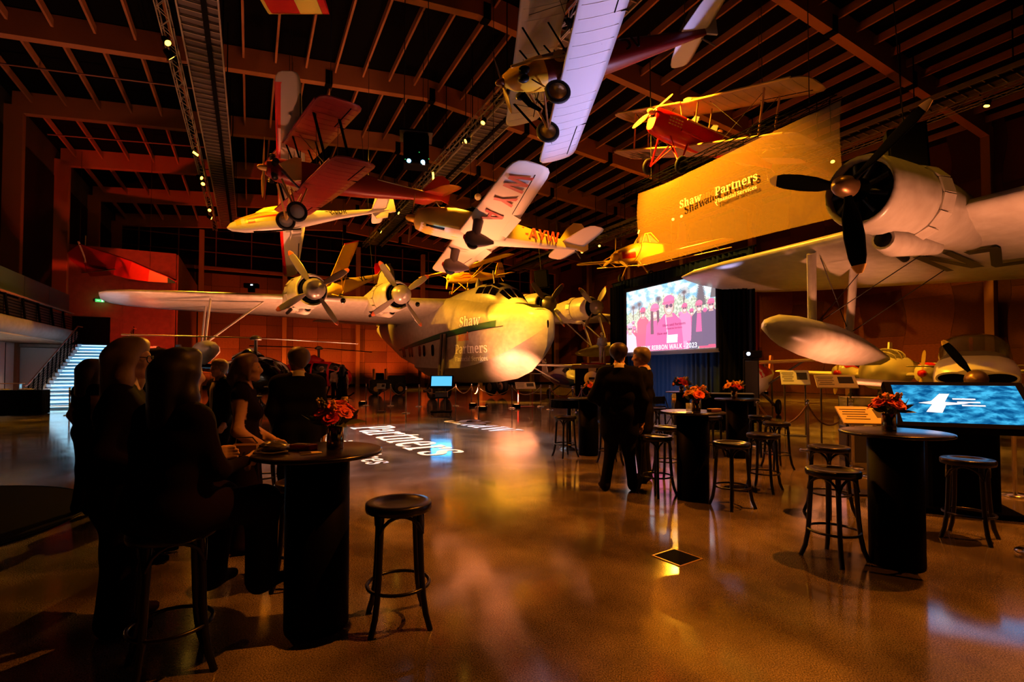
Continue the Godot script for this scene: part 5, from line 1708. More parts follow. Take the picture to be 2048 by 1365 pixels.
func build_ayw() -> void:
	var o := thing("monoplane", "cream low wing monoplane with red underwing letters and spatted wheels", "aircraft", Vector3(-1.24, 7.18, -20.0), Vector3(5.2, 112.1, -7.6))
	var st := [[-2.75, 0.0, 0.08, 0.08, 2.0], [-2.6, 0.02, 0.36, 0.38, 2.2], [-2.2, 0.05, 0.46, 0.5, 2.4], [-1.2, 0.12, 0.5, 0.6, 2.6], [0.2, 0.16, 0.48, 0.6, 2.8], [1.6, 0.18, 0.36, 0.44, 2.8], [3.2, 0.2, 0.18, 0.26, 2.4], [4.6, 0.22, 0.06, 0.12, 2.0]]
	fuselage(o, "fuselage", M.cream_yellow, st, 22)
	body_patch(o, "belly_panel", M.fabric_cream, st, -2.5, 4.4, 215.0, 325.0, 0.01, 12, 6)
	var w := wing_pair(o, "wing", M.fabric_cream, 5.3, -0.3, 0.05, -1.05, -0.8, 2.0, 1.35, 0.15, 0.1, 0.1)
	var k := 0
	for q in [["W", -4.3], ["Y", -3.2], ["A", -2.1]]:
		words(q[0], 1.05, F.sans, M.red_letters, w, Transform3D(Basis(Vector3.BACK, -0.066) * Basis(Vector3.UP, 0.0) * Basis(Vector3.RIGHT, PI / 2), Vector3(q[1], -0.3 + 0.066 * absf(q[1]) - 0.124, -0.28)), "wing_letter")
	for x in [-1.0, 1.0]:
		var s := surf()
		box(s, Vector3(3.6 * x, -0.115, 0.25), Vector3(2.5, 0.008, 0.025), Basis(Vector3.BACK, 0.066 * x) * Basis(Vector3.UP, 0.1 * x))
		done(s, "aileron_gap", M.black_matte, w)
		s = surf()
		box(s, Vector3(1.55 * x, -0.27, 0.6), Vector3(1.5, 0.05, 0.36), Basis(Vector3.BACK, 0.066 * x) * Basis(Vector3.RIGHT, 0.35))
		done(s, "split_flap", M.fabric_cream, w)
		var g := Node3D.new()
		g.name = "undercarriage"
		o.add_child(g, true)
		s = surf()
		tube(s, [Vector3(1.5 * x, -0.3, -0.62), Vector3(1.5 * x, -0.75, -0.68), Vector3(1.5 * x, -0.98, -0.7)], [0.2, 0.17, 0.15], 12)
		done(s, "leg_fairing", M.spat_shade, g)
		s = surf()
		var rings := []
		for q in [[-1.12, 0.05, 0.1], [-1.04, 0.13, 0.24], [-0.85, 0.17, 0.32], [-0.6, 0.16, 0.3], [-0.3, 0.1, 0.2], [0.02, 0.02, 0.06]]:
			rings.append(ring(Vector3(1.5 * x, -1.02 + 0.02 * q[0], q[0]), Basis.IDENTITY, q[1], q[2], 14))
		loft(s, rings)
		done(s, "wheel_spat", M.spat_shade, g)
		s = surf()
		ball(s, Vector3(1.5 * x, -1.02, -1.12), Vector3(0.06, 0.1, 0.05), 8)
		done(s, "spat_nose", M.red_bright, g)
		wheel(g, Vector3(1.5 * x, -1.2, -0.8), 0.24, 0.15, M.grey_metal)
	wing_pair(o, "tailplane", M.fabric_cream, 1.9, 0.3, 0.35, 3.6, 3.85, 1.15, 0.85, 0.08, 0.07, 0.3)
	fin_plate(o, "fin", M.cream_yellow, [[3.5, 0.35], [3.9, 1.0], [4.2, 1.3], [4.6, 1.35], [4.95, 1.0], [4.95, 0.2], [4.7, 0.05]], 0.09)
	propeller(o, Vector3(0, 0, -2.8), 2, 0.95, 0.17, 20.0, M.wood_prop, 0.14, 0.25, M.yellow_paint)
	var cab := [[-0.9, 0.62, 0.3, 0.08, 2.2], [-0.5, 0.66, 0.38, 0.3, 2.4], [0.4, 0.66, 0.38, 0.34, 2.4], [1.4, 0.58, 0.26, 0.12, 2.2]]
	fuselage(o, "cabin_hood", M.window_dark, cab, 14)
	words("ZK-AYW", 0.62, F.sans, M.red_letters, o, Transform3D(Basis(Vector3.UP, -PI / 2 - 0.1), Vector3(-0.37, 0.24, 2.15)))
	words("ZK-AYW", 0.62, F.sans, M.red_letters, o, Transform3D(Basis(Vector3.UP, PI / 2 + 0.1), Vector3(0.37, 0.24, 2.15)))
	var s2 := surf()
	tube(s2, [Vector3(-0.3, -0.28, -2.3), Vector3(-0.35, -0.34, -1.6)], 0.06, 8)
	done(s2, "exhaust", M.black_metal, o)
	strut(o, "tail_skid", M.grey_metal, Vector3(0, 0.1, 4.3), Vector3(0, -0.25, 4.6), 0.03)
	cables(o, [Vector3(-1.4, 0.0, 0), Vector3(1.4, 0.0, 0), Vector3(0, 0.4, 3.4)], 16.0)

func build_moth() -> void:
	var o := thing("biplane", "bright red biplane with tan fabric wings hanging above the gauze banner", "aircraft", Vector3(6.81, 10.07, -18.09), Vector3(4.5, 119.1, 18.2))
	biplane(o, {"half": 4.4, "chord": 1.3, "yl": -0.4, "yu": 1.0, "zl": -0.6, "zu": -1.0, "body_mat": M.red_bright, "wing_mat": M.fabric_tan, "strut_mat": M.strut_tan, "track": 0.75, "gear_y": -1.25, "gear_z": -1.2, "wheel_r": 0.3, "hub_mat": M.black_metal, "tail_mat": M.fabric_tan, "prop_r": 0.95, "prop_turn": 62.0, "prop_mat": M.yellow_dull, "prop_y": 0.22, "edge_mat": M.yellow_dull, "cabane_mat": M.strut_tan, "gear_mat": M.red_bright, "spin_mat": M.yellow_dull, "dihedral": 0.1, "cockpits": [-0.15, 0.85],
		"body": [[-2.3, 0.0, 0.2, 0.34, 3.0], [-2.15, 0.0, 0.26, 0.42, 3.2], [-1.4, -0.02, 0.32, 0.48, 3.4], [0.0, 0.0, 0.36, 0.46, 3.4], [1.0, 0.05, 0.34, 0.4, 3.2], [2.6, 0.12, 0.2, 0.25, 3.0], [4.2, 0.2, 0.05, 0.12, 2.4]]})
	under_letters(o, "ZK-", 1.05, M.grey_ink, Vector3(2.9, -0.44, 0.05), 0.0, F.sans)
	under_letters(o, "EVK", 1.05, M.grey_ink, Vector3(-2.7, -0.44, 0.05), 0.0, F.sans)
	for x in [-1.0, 1.0]:
		for i in 3:
			for j in 5: part_box(o, "cowling_script", M.yellow_dull, Vector3(0.3 * x + 0.004 * j * x, 0.22 - 0.1 * i, -1.75 + 0.13 * j), Vector3(0.02, 0.04, 0.09))
		strut(o, "exhaust_pipe", M.red_bright, Vector3(0.36 * x, -0.05, -1.2), Vector3(0.39 * x, -0.12, 0.0), 0.05)
		strut(o, "yellow_trim", M.yellow_dull, Vector3(0.3 * x, 0.36, -1.0), Vector3(0.32 * x, 0.38, 1.2), 0.025)
	var s := surf()
	box(s, Vector3(0, 0.22, -2.31), Vector3(0.12, 0.3, 0.02))
	done(s, "air_intake", M.black_matte, o)
	s = surf()   # pilot's helmet shape of the padded headrest
	ball(s, Vector3(0, 0.52, 1.0), Vector3(0.13, 0.15, 0.16), 10)
	done(s, "headrest", M.leather, o)
	s = surf()   # fuel tank in the centre section
	tube(s, [Vector3(0, 1.06, -1.0), Vector3(0, 1.12, -0.6), Vector3(0, 1.06, 0.2)], [0.2, 0.4, 0.2], 12, false, 0.35)
	done(s, "wing_tank", M.fabric_tan, o)
	cables(o, [Vector3(-2.6, 1.1, -0.4), Vector3(2.6, 1.1, -0.4), Vector3(0, 0.4, 3.4)], 15.9)

func high_wing(o: Node3D, c: Dictionary) -> void:
	var st: Array = c.body
	fuselage(o, "fuselage", c.body_mat, st, 18)
	var w := wing_pair(o, "wing", c.wing_mat, c.half, c.wy, c.wy + 0.18, -0.9, -0.85, 1.5, 1.35, 0.12, 0.1, 0.06)
	for x in [-1.0, 1.0]:
		for z in [-0.5, 0.3]:
			strut(o, "wing_strut", c.strut_mat, Vector3(0.38 * x, -0.32, -0.2), Vector3(c.half * 0.55 * x, c.wy + 0.02, z), 0.035, 0.5)
		var g := Node3D.new()
		g.name = "undercarriage"
		o.add_child(g, true)
		var wp := Vector3(0.9 * x, -1.1, -0.95)
		strut(g, "leg", c.strut_mat, Vector3(0.3 * x, -0.42, -1.2), wp, 0.05, 0.6)
		strut(g, "leg", c.strut_mat, Vector3(0.3 * x, -0.45, -0.2), wp, 0.04, 0.6)
		wheel(g, wp + Vector3(0.1 * x, 0, 0), 0.22, 0.13, c.strut_mat)
		body_patch(o, "cabin_window", M.window_dark, st, -0.55, 0.1, 18.0 if x > 0 else 132.0, 48.0 if x > 0 else 162.0, 0.014)
		body_patch(o, "rear_window", M.window_dark, st, 0.2, 0.9, 20.0 if x > 0 else 134.0, 46.0 if x > 0 else 160.0, 0.014)
	body_patch(o, "windscreen", M.window_dark, st, -1.0, -0.62, 50.0, 130.0, 0.014)
	wing_pair(o, "tailplane", c.wing_mat, 1.6, 0.22, 0.22, 3.6, 3.8, 1.0, 0.75, 0.07, 0.06, 0.25)
	fin_plate(o, "fin", c.fin_mat, [[3.5, 0.3], [3.85, 1.0], [4.1, 1.35], [4.6, 1.35], [4.75, 0.8], [4.75, 0.05], [4.4, 0.05]], 0.08)
	propeller(o, Vector3(0, 0, st[0][0] - 0.02), 2, 0.9, 0.16, c.prop_turn, c.strut_mat, 0.12, 0.2, c.strut_mat)
	strut(o, "tail_wheel_leg", c.strut_mat, Vector3(0, 0.05, 4.2), Vector3(0, -0.3, 4.5), 0.03)

func build_high_wings() -> void:
	var cab := [[-1.95, -0.02, 0.2, 0.22, 2.2], [-1.85, -0.02, 0.34, 0.34, 2.4], [-1.0, -0.02, 0.4, 0.42, 2.8], [-0.6, 0.12, 0.41, 0.6, 3.0], [0.6, 0.14, 0.4, 0.6, 3.0], [1.6, 0.12, 0.3, 0.42, 2.8], [3.2, 0.14, 0.14, 0.22, 2.6], [4.6, 0.18, 0.04, 0.1, 2.2]]
	var o := thing("high_wing_plane", "yellow high wing trainer with a red tail hung steeply banked behind the propellers", "aircraft", Vector3(-14.32, 8.63, -41.86), Vector3(-21.7, 134.1, -24.9))
	high_wing(o, {"body": cab, "half": 5.3, "wy": 0.75, "body_mat": M.cream_yellow, "wing_mat": M.yellow_trainer, "strut_mat": M.yellow_paint, "fin_mat": M.red_bright, "prop_turn": 70.0})
	words("EYL", 0.6, F.sans, M.black_paint, o, Transform3D(Basis(Vector3.UP, -PI / 2 - 0.1), Vector3(-0.3, 0.14, 1.9)))
	for x in [-1.0, 1.0]:
		strut(o, "red_wing_tip", M.red_bright, Vector3(5.3 * x, 0.93, -0.8), Vector3(5.3 * x, 0.93, 0.4), 0.07, 0.6)
	cables(o, [Vector3(-2, 0.9, 0), Vector3(2, 0.9, 0)], 15.8)
	o = thing("high_wing_plane", "small all yellow strut braced cabin plane just above the flying boat cockpit", "aircraft", Vector3(-3.78, 9.31, -41.0), Vector3(-8.4, 138.1, -2.6))
	high_wing(o, {"body": cab, "half": 5.3, "wy": 0.75, "body_mat": M.yellow_trainer, "wing_mat": M.yellow_trainer, "strut_mat": M.yellow_paint, "fin_mat": M.yellow_trainer, "prop_turn": 25.0})
	for k in 2:
		for sd in [0.0, 180.0]:
			body_patch(o, "side_stripe", M.red_letters, cab, -1.7, 3.4, sd + (-8.0 if k else 2.0) * (1.0 if sd == 0.0 else -1.0), sd + (-4.0 if k else 5.0) * (1.0 if sd == 0.0 else -1.0), 0.01, 14, 1)
	words("ZK-BWH", 0.34, F.sans, M.black_paint, o, Transform3D(Basis(Vector3.UP, -PI / 2), Vector3(-0.05, 0.8, 4.2)))
	cables(o, [Vector3(-2, 0.9, 0), Vector3(2, 0.9, 0)], 15.8)

func build_ag_plane() -> void:
	var o := thing("crop_duster", "yellow crop spraying monoplane with a caged cockpit hung behind the gauze banner", "aircraft", Vector3(9.4, 9.95, -35.2), Vector3(-10.5, 126.0, 3.0))
	var st := [[-3.0, -0.1, 0.15, 0.15, 2.0], [-2.9, -0.1, 0.42, 0.44, 2.2], [-2.2, -0.05, 0.5, 0.55, 2.4], [-1.2, 0.05, 0.52, 0.68, 2.6], [0.0, 0.1, 0.5, 0.72, 2.6], [1.2, 0.15, 0.4, 0.58, 2.6], [3.0, 0.28, 0.2, 0.32, 2.4], [4.7, 0.36, 0.05, 0.14, 2.0]]
	fuselage(o, "fuselage", M.yellow_trainer, st, 20)
	wing_pair(o, "wing", M.yellow_trainer, 6.3, -0.42, 0.0, -0.9, -0.85, 2.0, 1.8, 0.14, 0.12, 0.06)
	wing_pair(o, "tailplane", M.yellow_trainer, 2.2, 0.5, 0.52, 3.7, 3.95, 1.1, 0.8, 0.08, 0.07, 0.2)
	fin_plate(o, "fin", M.yellow_trainer, [[3.2, 0.5], [4.0, 1.0], [4.3, 2.1], [4.9, 2.2], [5.05, 1.6], [5.0, 0.2], [4.6, 0.3]], 0.1)
	body_patch(o, "green_flash", M.stripe_green, st, -2.8, -0.2, 40.0, 78.0, 0.012, 6, 4)
	body_patch(o, "red_chin", M.red_bright, st, -2.88, -1.6, 150.0, 200.0, 0.012, 6, 4)
	var cage := surf()
	var hp := []
	for x in [-1.0, 1.0]:
		for q in [[Vector3(0.36, 0.72, -0.7), Vector3(0.26, 1.35, -0.15)], [Vector3(0.26, 1.35, -0.15), Vector3(0.26, 1.4, 0.5)], [Vector3(0.26, 1.4, 0.5), Vector3(0.34, 0.75, 1.2)], [Vector3(0.4, 0.75, 0.1), Vector3(0.26, 1.38, 0.1)]]:
			rod(cage, Vector3(q[0].x * x, q[0].y, q[0].z), Vector3(q[1].x * x, q[1].y, q[1].z), 0.045, 6)
		hp.append(x)
	for z in [[1.35, -0.15], [1.4, 0.5]]: rod(cage, Vector3(-0.26, z[0], z[1]), Vector3(0.26, z[0], z[1]), 0.045, 6)
	rod(cage, Vector3(0, 0.75, -0.75), Vector3(0, 1.35, -0.15), 0.035, 6)
	done(cage, "cockpit_cage", M.yellow_paint, o)
	var can := [[-0.72, 0.7, 0.3, 0.05, 2.4], [-0.15, 0.8, 0.3, 0.5, 2.6], [0.5, 0.8, 0.3, 0.54, 2.6], [1.2, 0.7, 0.3, 0.06, 2.4]]
	fuselage(o, "canopy", M.glass, can, 14)
	propeller(o, Vector3(0, -0.1, -3.1), 3, 1.25, 0.2, 8.0, M.yellow_dull, 0.28, 0.42, M.yellow_dull)
	for x in [-1.0, 1.0]:
		var g := Node3D.new()
		g.name = "undercarriage"
		o.add_child(g, true)
		strut(g, "leg", M.yellow_dull, Vector3(0.45 * x, -0.5, -1.3), Vector3(1.2 * x, -1.5, -1.2), 0.07, 0.6)
		wheel(g, Vector3(1.28 * x, -1.55, -1.2), 0.34, 0.2, M.yellow_dull)
		strut(o, "spray_boom", M.yellow_dull, Vector3(0.8 * x, -0.75, 1.2), Vector3(5.8 * x, -0.45, 1.2), 0.035)
		strut(o, "wing_wire", M.yellow_dull, Vector3(0.3 * x, 0.8, -0.6), Vector3(4.0 * x, -0.1, -0.3), 0.03)
		for k in 4: strut(o, "nozzle_bracket", M.yellow_dull, Vector3((1.4 + 1.2 * k) * x, -0.72 + 0.07 * k, 1.2), Vector3((1.4 + 1.2 * k) * x, -0.4 + 0.07 * k, 0.6), 0.025)
	cables(o, [Vector3(-2.2, -0.2, 0), Vector3(2.2, -0.2, 0)], 15.6)

func build_hang_glider() -> void:
	var o := thing("hang_glider", "red orange and cream striped hang glider under the dark roof above the gallery", "hang glider", Vector3.ZERO, Vector3.ZERO)
	var le := [Vector3(-26.96, 9.57, -31.0), Vector3(-23.97, 8.62, -30.2), Vector3(-22.9, 8.27, -30.0), Vector3(-21.54, 7.71, -29.6), Vector3(-20.21, 7.21, -29.2), Vector3(-19.58, 6.88, -29.0)]
	var te := [Vector3(-28.14, 7.88, -33.0), Vector3(-25.3, 7.72, -31.6), Vector3(-24.0, 7.4, -31.1), Vector3(-22.3, 7.1, -30.5), Vector3(-20.48, 6.87, -29.6), Vector3(-19.77, 6.77, -29.2)]
	var ms := [M.sail_red, M.sail_scarlet, M.sail_orange, M.sail_cream, M.sail_green]
	for i in 5:
		var s := surf()
		var rows := []
		for k in 5:
			var t := k / 4.0
			var a: Vector3 = le[i].lerp(le[i + 1], t); var b: Vector3 = te[i].lerp(te[i + 1], t)
			var r := PackedVector3Array()
			for j in 6: r.append(a.lerp(b, j / 5.0) + Vector3(0, 0.16 * sin(PI * j / 5.0), 0))
			rows.append(r)
		loft(s, rows, false, false)
		done(s, "sail_panel", ms[i], o)
	# the other half goes off behind the column
	var s2 := surf()
	loft(s2, [PackedVector3Array([le[0], le[0].lerp(te[0], 0.5), te[0]]), PackedVector3Array([Vector3(-31.0, 8.6, -33.2), Vector3(-31.2, 8.1, -34.0), Vector3(-31.4, 7.6, -34.6)])], false, false)
	done(s2, "sail_panel", M.sail_red, o)
	strut(o, "keel_tube", M.white_paint, le[0] + Vector3(0, 0.1, 0.1), te[0] + Vector3(0, -0.15, -0.5), 0.06)
	strut(o, "king_post", M.white_paint, Vector3(-27.5, 8.6, -32.0), Vector3(-27.3, 10.3, -31.8), 0.03)
	var l := surf()
	var lp := []
	for p in le: lp.append(p + Vector3(0, -0.03, 0))
	tube(l, lp, 0.045, 6)
	done(l, "leading_edge_tube", M.sail_red, o)
	strut(o, "cross_tube", M.grey_metal, Vector3(-30.0, 8.1, -33.4), Vector3(-22.6, 8.0, -30.3), 0.035)
	for p in [le[0], le[3]]: strut(o, "suspension_cable", M.cable, p, Vector3(p.x, 15.4, p.z), 0.01)

func build_kite_wing() -> void:
	var o := thing("microlight", "red and yellow painted microlight wing tip at the very top of the picture", "aircraft", Vector3(-5.75, 11.75, -11.4), Vector3(0, 6.0, 4.0))
	var w := wing(o, "wing", M.yellow_trainer, [[-0.86, 0.0, -2.6, 3.15, 0.07], [-0.6, 0.0, -2.6, 3.3, 0.07], [-0.2, 0.0, -2.6, 3.34, 0.07], [0.62, 0.0, -2.6, 3.3, 0.07]])
	wing(o, "red_panel", M.red_bright, [[-0.76, -0.02, -2.55, 2.85, 0.074], [0.02, -0.02, -2.55, 2.88, 0.074]])
	wing(o, "tip_panel", M.red_bright, [[0.63, -0.0, -2.6, 3.24, 0.075], [0.8, 0.0, -2.6, 3.12, 0.07]])
	strut(o, "spar", M.grey_metal, Vector3(-0.7, 0.0, -1.2), Vector3(0.8, 0.0, -1.2), 0.04)
	cables(o, [Vector3(-0.4, 0.05, -1.0), Vector3(0.4, 0.05, -1.0)], 16.0)

# ---------------------------------------------------------------- aircraft standing on the floor
func helicopter(o: Node3D, m: Material, glass: Material, dark: Material, tail_len: float, ducted: bool) -> void:
	var st := [[-1.9, 1.15, 0.08, 0.08, 2.0], [-1.75, 1.2, 0.36, 0.4, 2.1], [-1.3, 1.3, 0.62, 0.66, 2.2], [-0.5, 1.38, 0.76, 0.82, 2.3], [0.5, 1.42, 0.76, 0.82, 2.5], [1.3, 1.5, 0.6, 0.66, 2.4], [2.0, 1.66, 0.32, 0.4, 2.2], [2.4, 1.72, 0.22, 0.24, 2.0], [2.4 + tail_len, 1.85, 0.1, 0.12, 2.0]]
	fuselage(o, "cabin", m, st, 22)
	for q in [[-1.7, -0.75, 28.0, 86.0], [-1.7, -0.75, 94.0, 152.0], [-1.6, -0.8, -34.0, 22.0], [-1.6, -0.8, 158.0, 214.0], [-0.65, 0.25, 2.0, 52.0], [-0.65, 0.25, 128.0, 178.0], [0.35, 1.1, 4.0, 46.0], [0.35, 1.1, 134.0, 176.0]]:
		body_patch(o, "window", glass, st, q[0], q[1], q[2], q[3], 0.015)
	var s := surf()
	tube(s, [Vector3(0, 2.1, 0.0), Vector3(0, 2.32, 0.5), Vector3(0, 2.15, 1.5)], [0.3, 0.38, 0.24], 14, false, 0.8)
	done(s, "engine_fairing", m, o)
	strut(o, "rotor_mast", M.grey_metal, Vector3(0, 2.4, 0.2), Vector3(0, 3.0, 0.2), 0.07)
	s = surf()
	lathe(s, [[0.0, -0.06], [0.22, -0.06], [0.25, 0.0], [0.2, 0.08], [0.08, 0.14], [0.0, 0.15]], 14, Vector3(0, 3.0, 0.2))
	done(s, "rotor_hub", M.grey_metal, o)
	for k in 2:
		var a := 0.35 + PI * k
		var d := Vector3(cos(a), 0.0, sin(a))
		s = surf()
		tube(s, [Vector3(0, 3.02, 0.2), Vector3(0, 3.02, 0.2) + d * 0.9, Vector3(0, 2.95, 0.2) + d * 4.6], [0.05, 0.13, 0.13], 8, false, 0.2)
		done(s, "rotor_blade", dark, o)
	for x in [-1.0, 1.0]:
		s = surf()
		tube(s, [Vector3(0.85 * x, 0.28, -1.7), Vector3(0.85 * x, 0.07, -1.4), Vector3(0.85 * x, 0.05, 1.4)], 0.05, 8)
		done(s, "skid", dark, o)
		for z in [-0.7, 0.8]: strut(o, "skid_leg", dark, Vector3(0.35 * x, 0.75, z), Vector3(0.85 * x, 0.07, z), 0.04)
	var zt := 2.4 + tail_len
	fin_plate(o, "tail_fin", dark if not ducted else m, [[zt - 0.5, 1.7], [zt + 0.1, 2.9], [zt + 0.5, 2.9], [zt + 0.15, 1.7], [zt + 0.2, 1.2], [zt - 0.1, 1.2]], 0.07)
	if ducted:
		s = surf()
		var rp := []
		for i in 24: rp.append(Vector3(0.12, 1.85 + 0.78 * sin(TAU * i / 24), zt + 0.2 + 0.78 * cos(TAU * i / 24)))
		tube(s, rp, 0.03, 6, true)
		done(s, "tail_rotor_guard", m, o)
	for k in 2:
		for j in 6:
			s = surf()
			var a := 1.1 + PI * k
			var d := Vector3(0, sin(a), cos(a))
			tube(s, [Vector3(0.2, 1.85, zt + 0.2) + d * (0.1 + 0.13 * j), Vector3(0.2, 1.85, zt + 0.2) + d * (0.23 + 0.13 * j)], 0.06, 6, false, 0.3)
			done(s, "tail_rotor_band", M.white_paint if j % 2 else M.black_matte, o)

func build_ground_aircraft() -> void:
	var o := thing("helicopter", "glossy black helicopter with round nose behind the standing guests at left", "helicopter", Vector3(-10.9, 0, -21.5), Vector3(0, -118.0, 0))
	helicopter(o, M.black_gloss, M.window_dark, M.grey_metal, 3.4, false)
	o = thing("helicopter", "bright red helicopter with striped tail rotor beside the flying boat", "helicopter", Vector3(-11.6, 0, -30.5), Vector3(0, -96.0, 0))
	helicopter(o, M.red_bright, M.window_dark, M.black_matte, 1.9, true)
	for i in 4: part_box(o, "boom_marking", M.black_paint, Vector3(-0.24 + 0.025 * i, 1.8, 2.3 + 0.34 * i), Vector3(0.02, 0.14, 0.26))
	# white twin on the right
	o = thing("twin_engine_plane", "cream twin engined plane with red engine tops parked by the right wall", "aircraft", Vector3(17.8, 0, -23.3), Vector3(0, 131.0, 0))
	var st := [[-3.4, 1.5, 0.06, 0.06, 2.0], [-3.3, 1.5, 0.4, 0.42, 2.1], [-2.9, 1.52, 0.68, 0.7, 2.2], [-2.0, 1.58, 0.74, 0.78, 2.3], [-0.6, 1.62, 0.74, 0.78, 2.4], [1.0, 1.65, 0.62, 0.66, 2.4], [3.5, 1.8, 0.28, 0.34, 2.2], [5.4, 1.95, 0.08, 0.12, 2.0]]
	fuselage(o, "fuselage", M.twin_cream, st, 22)
	var can := [[-2.7, 2.0, 0.4, 0.05, 2.2], [-2.3, 2.05, 0.54, 0.38, 2.3], [-1.4, 2.1, 0.58, 0.5, 2.4], [-0.4, 2.15, 0.54, 0.42, 2.4], [0.8, 2.1, 0.4, 0.14, 2.2]]
	fuselage(o, "canopy", M.canopy_glass, can, 18)
	for z in [-2.3, -1.5, -0.6]:
		var q := body_at(can, z)
		var s := surf()
		var rp := []
		for i in 9:
			var a := PI * i / 8.0
			rp.append(Vector3(cos(a) * (q[2] + 0.01), q[1] + pow(sin(a), 0.8) * (q[3] + 0.01), z))
		tube(s, rp, 0.03, 6)
		done(s, "canopy_frame", M.twin_cream, o)
	wing_pair(o, "wing", M.twin_cream, 4.9, 1.35, 1.6, -1.6, -1.2, 2.0, 1.2, 0.14, 0.11, 0.08)
	for x in [-1.0, 1.0]:
		var g := Node3D.new()
		g.name = "engine"
		o.add_child(g, true)
		var ns := [[-2.75, 1.5, 0.12, 0.14, 2.0], [-2.6, 1.5, 0.3, 0.36, 2.6], [-1.8, 1.52, 0.36, 0.44, 2.8], [-0.6, 1.5, 0.32, 0.34, 2.4], [0.6, 1.5, 0.06, 0.1, 2.0]]
		var dx := Vector3(1.5 * x, 0, 0)
		g.position = dx
		fuselage(g, "nacelle", M.twin_cream, ns, 16)
		body_patch(g, "red_flash", M.red_bright, ns, -2.55, -0.2, 35.0, 145.0, 0.012, 6, 6)
		var s := surf()
		box(s, Vector3(-0.1, 1.42, -2.64), Vector3(0.1, 0.2, 0.05))
		done(s, "intake", M.black_matte, g)
		propeller(g, Vector3(0, 1.5, -2.85), 2, 0.95, 0.17, 6.0, M.yellow_dull, 0.15, 0.26, M.red_bright)
		strut(o, "landing_leg", M.grey_metal, Vector3(1.5 * x, 1.3, -0.9), Vector3(1.5 * x, 0.3, -0.9), 0.06)
		wheel(o, Vector3(1.5 * x, 0.3, -0.9), 0.3, 0.18, M.grey_metal)
		fin_plate(o, "fin", M.twin_cream, [[4.4, 1.9], [4.8, 3.2], [5.4, 3.2], [5.5, 1.9]], 0.08).position.x = 1.2 * x
	strut(o, "nose_leg", M.grey_metal, Vector3(0, 1.1, -2.6), Vector3(0, 0.25, -2.7), 0.05)
	wheel(o, Vector3(0, 0.25, -2.7), 0.25, 0.15, M.grey_metal)
	wing_pair(o, "tailplane", M.twin_cream, 2.2, 2.0, 2.0, 4.5, 4.7, 1.0, 0.8, 0.08, 0.07, 0.1)
	# light plane at the right edge with a black propeller
	o = thing("light_aircraft", "cream light aircraft nose with two dark intakes and a black propeller at right edge", "aircraft", Vector3(11.0, 0.04, -11.9), Vector3(0, 138.0, 0))
	st = [[-1.75, 1.35, 0.4, 0.22, 2.4], [-1.6, 1.36, 0.66, 0.34, 2.8], [-1.2, 1.4, 0.72, 0.4, 3.0], [-0.2, 1.45, 0.74, 0.46, 3.2], [1.2, 1.5, 0.72, 0.56, 3.0], [2.6, 1.5, 0.5, 0.48, 2.6], [5.2, 1.6, 0.12, 0.18, 2.2]]
	fuselage(o, "fuselage", M.twin_cream, st, 22)
	can = [[-0.3, 1.8, 0.6, 0.08, 2.4], [0.3, 1.9, 0.66, 0.5, 2.6], [1.4, 1.95, 0.66, 0.56, 2.8], [2.5, 1.85, 0.44, 0.16, 2.4]]
	fuselage(o, "canopy", M.canopy_glass, can, 18)
	for x in [-1.0, 1.0]:
		var s := surf()
		var rr := []
		for q in [[-1.79, 0.3, 0.14], [-1.74, 0.27, 0.12]]: rr.append(ring(Vector3(0.36 * x, 1.38, q[0]), Basis.IDENTITY, q[1], q[2], 20))
		loft(s, rr)
		done(s, "intake_lip", M.twin_cream, o)
		s = surf()
		loft(s, [ring(Vector3(0.36 * x, 1.38, -1.795), Basis.IDENTITY, 0.26, 0.1, 20), ring(Vector3(0.36 * x, 1.38, -1.76), Basis.IDENTITY, 0.26, 0.1, 20)])
		done(s, "intake_mouth", M.black_matte, o)
		strut(o, "landing_leg", M.grey_metal, Vector3(0.5 * x, 1.1, 0.9), Vector3(1.3 * x, 0.34, 0.9), 0.06)
		wheel(o, Vector3(1.35 * x, 0.32, 0.9), 0.35, 0.18, M.grey_metal)
	strut(o, "nose_leg", M.grey_metal, Vector3(0, 1.1, -1.2), Vector3(0, 0.34, -1.3), 0.05)
	wheel(o, Vector3(0, 0.32, -1.3), 0.35, 0.16, M.grey_metal)
	propeller(o, Vector3(0, 1.36, -2.0), 2, 0.98, 0.19, -32.0, M.prop_black, 0.2, 0.3, M.hub_bronze, M.prop_tip)
	wing_pair(o, "wing", M.twin_cream, 3.3, 1.05, 1.3, 0.2, 0.4, 1.7, 1.4, 0.14, 0.12, 0.06)
	fin_plate(o, "fin", M.red_bright, [[4.2, 1.7], [4.7, 2.6], [5.4, 2.6], [5.5, 1.6]], 0.08)
	wing_pair(o, "tailplane", M.twin_cream, 1.6, 1.7, 1.7, 4.5, 4.6, 0.9, 0.7, 0.07, 0.06, 0.1)
	# red and white nose behind the loudspeaker
	o = thing("aerobatic_plane", "red and white aeroplane nose half hidden behind the black loudspeaker tower", "aircraft", Vector3(9.25, 0, -19.3), Vector3(0, 143.0, 0))
	st = [[-1.6, 1.2, 0.2, 0.2, 2.0], [-1.45, 1.2, 0.5, 0.5, 2.1], [-0.8, 1.22, 0.6, 0.62, 2.2], [0.6, 1.3, 0.55, 0.6, 2.4], [2.6, 1.4, 0.3, 0.34, 2.2], [4.2, 1.5, 0.08, 0.12, 2.0]]
	fuselage(o, "fuselage", M.white_paint, st, 20)
	body_patch(o, "red_upper_nose", M.red_bright, st, -1.5, 2.4, 12.0, 168.0, 0.012, 8, 8)
	wing_pair(o, "wing", M.yellow_dull, 2.5, 1.9, 2.0, -0.4, -0.3, 1.2, 1.0, 0.12, 0.1, 0.06)
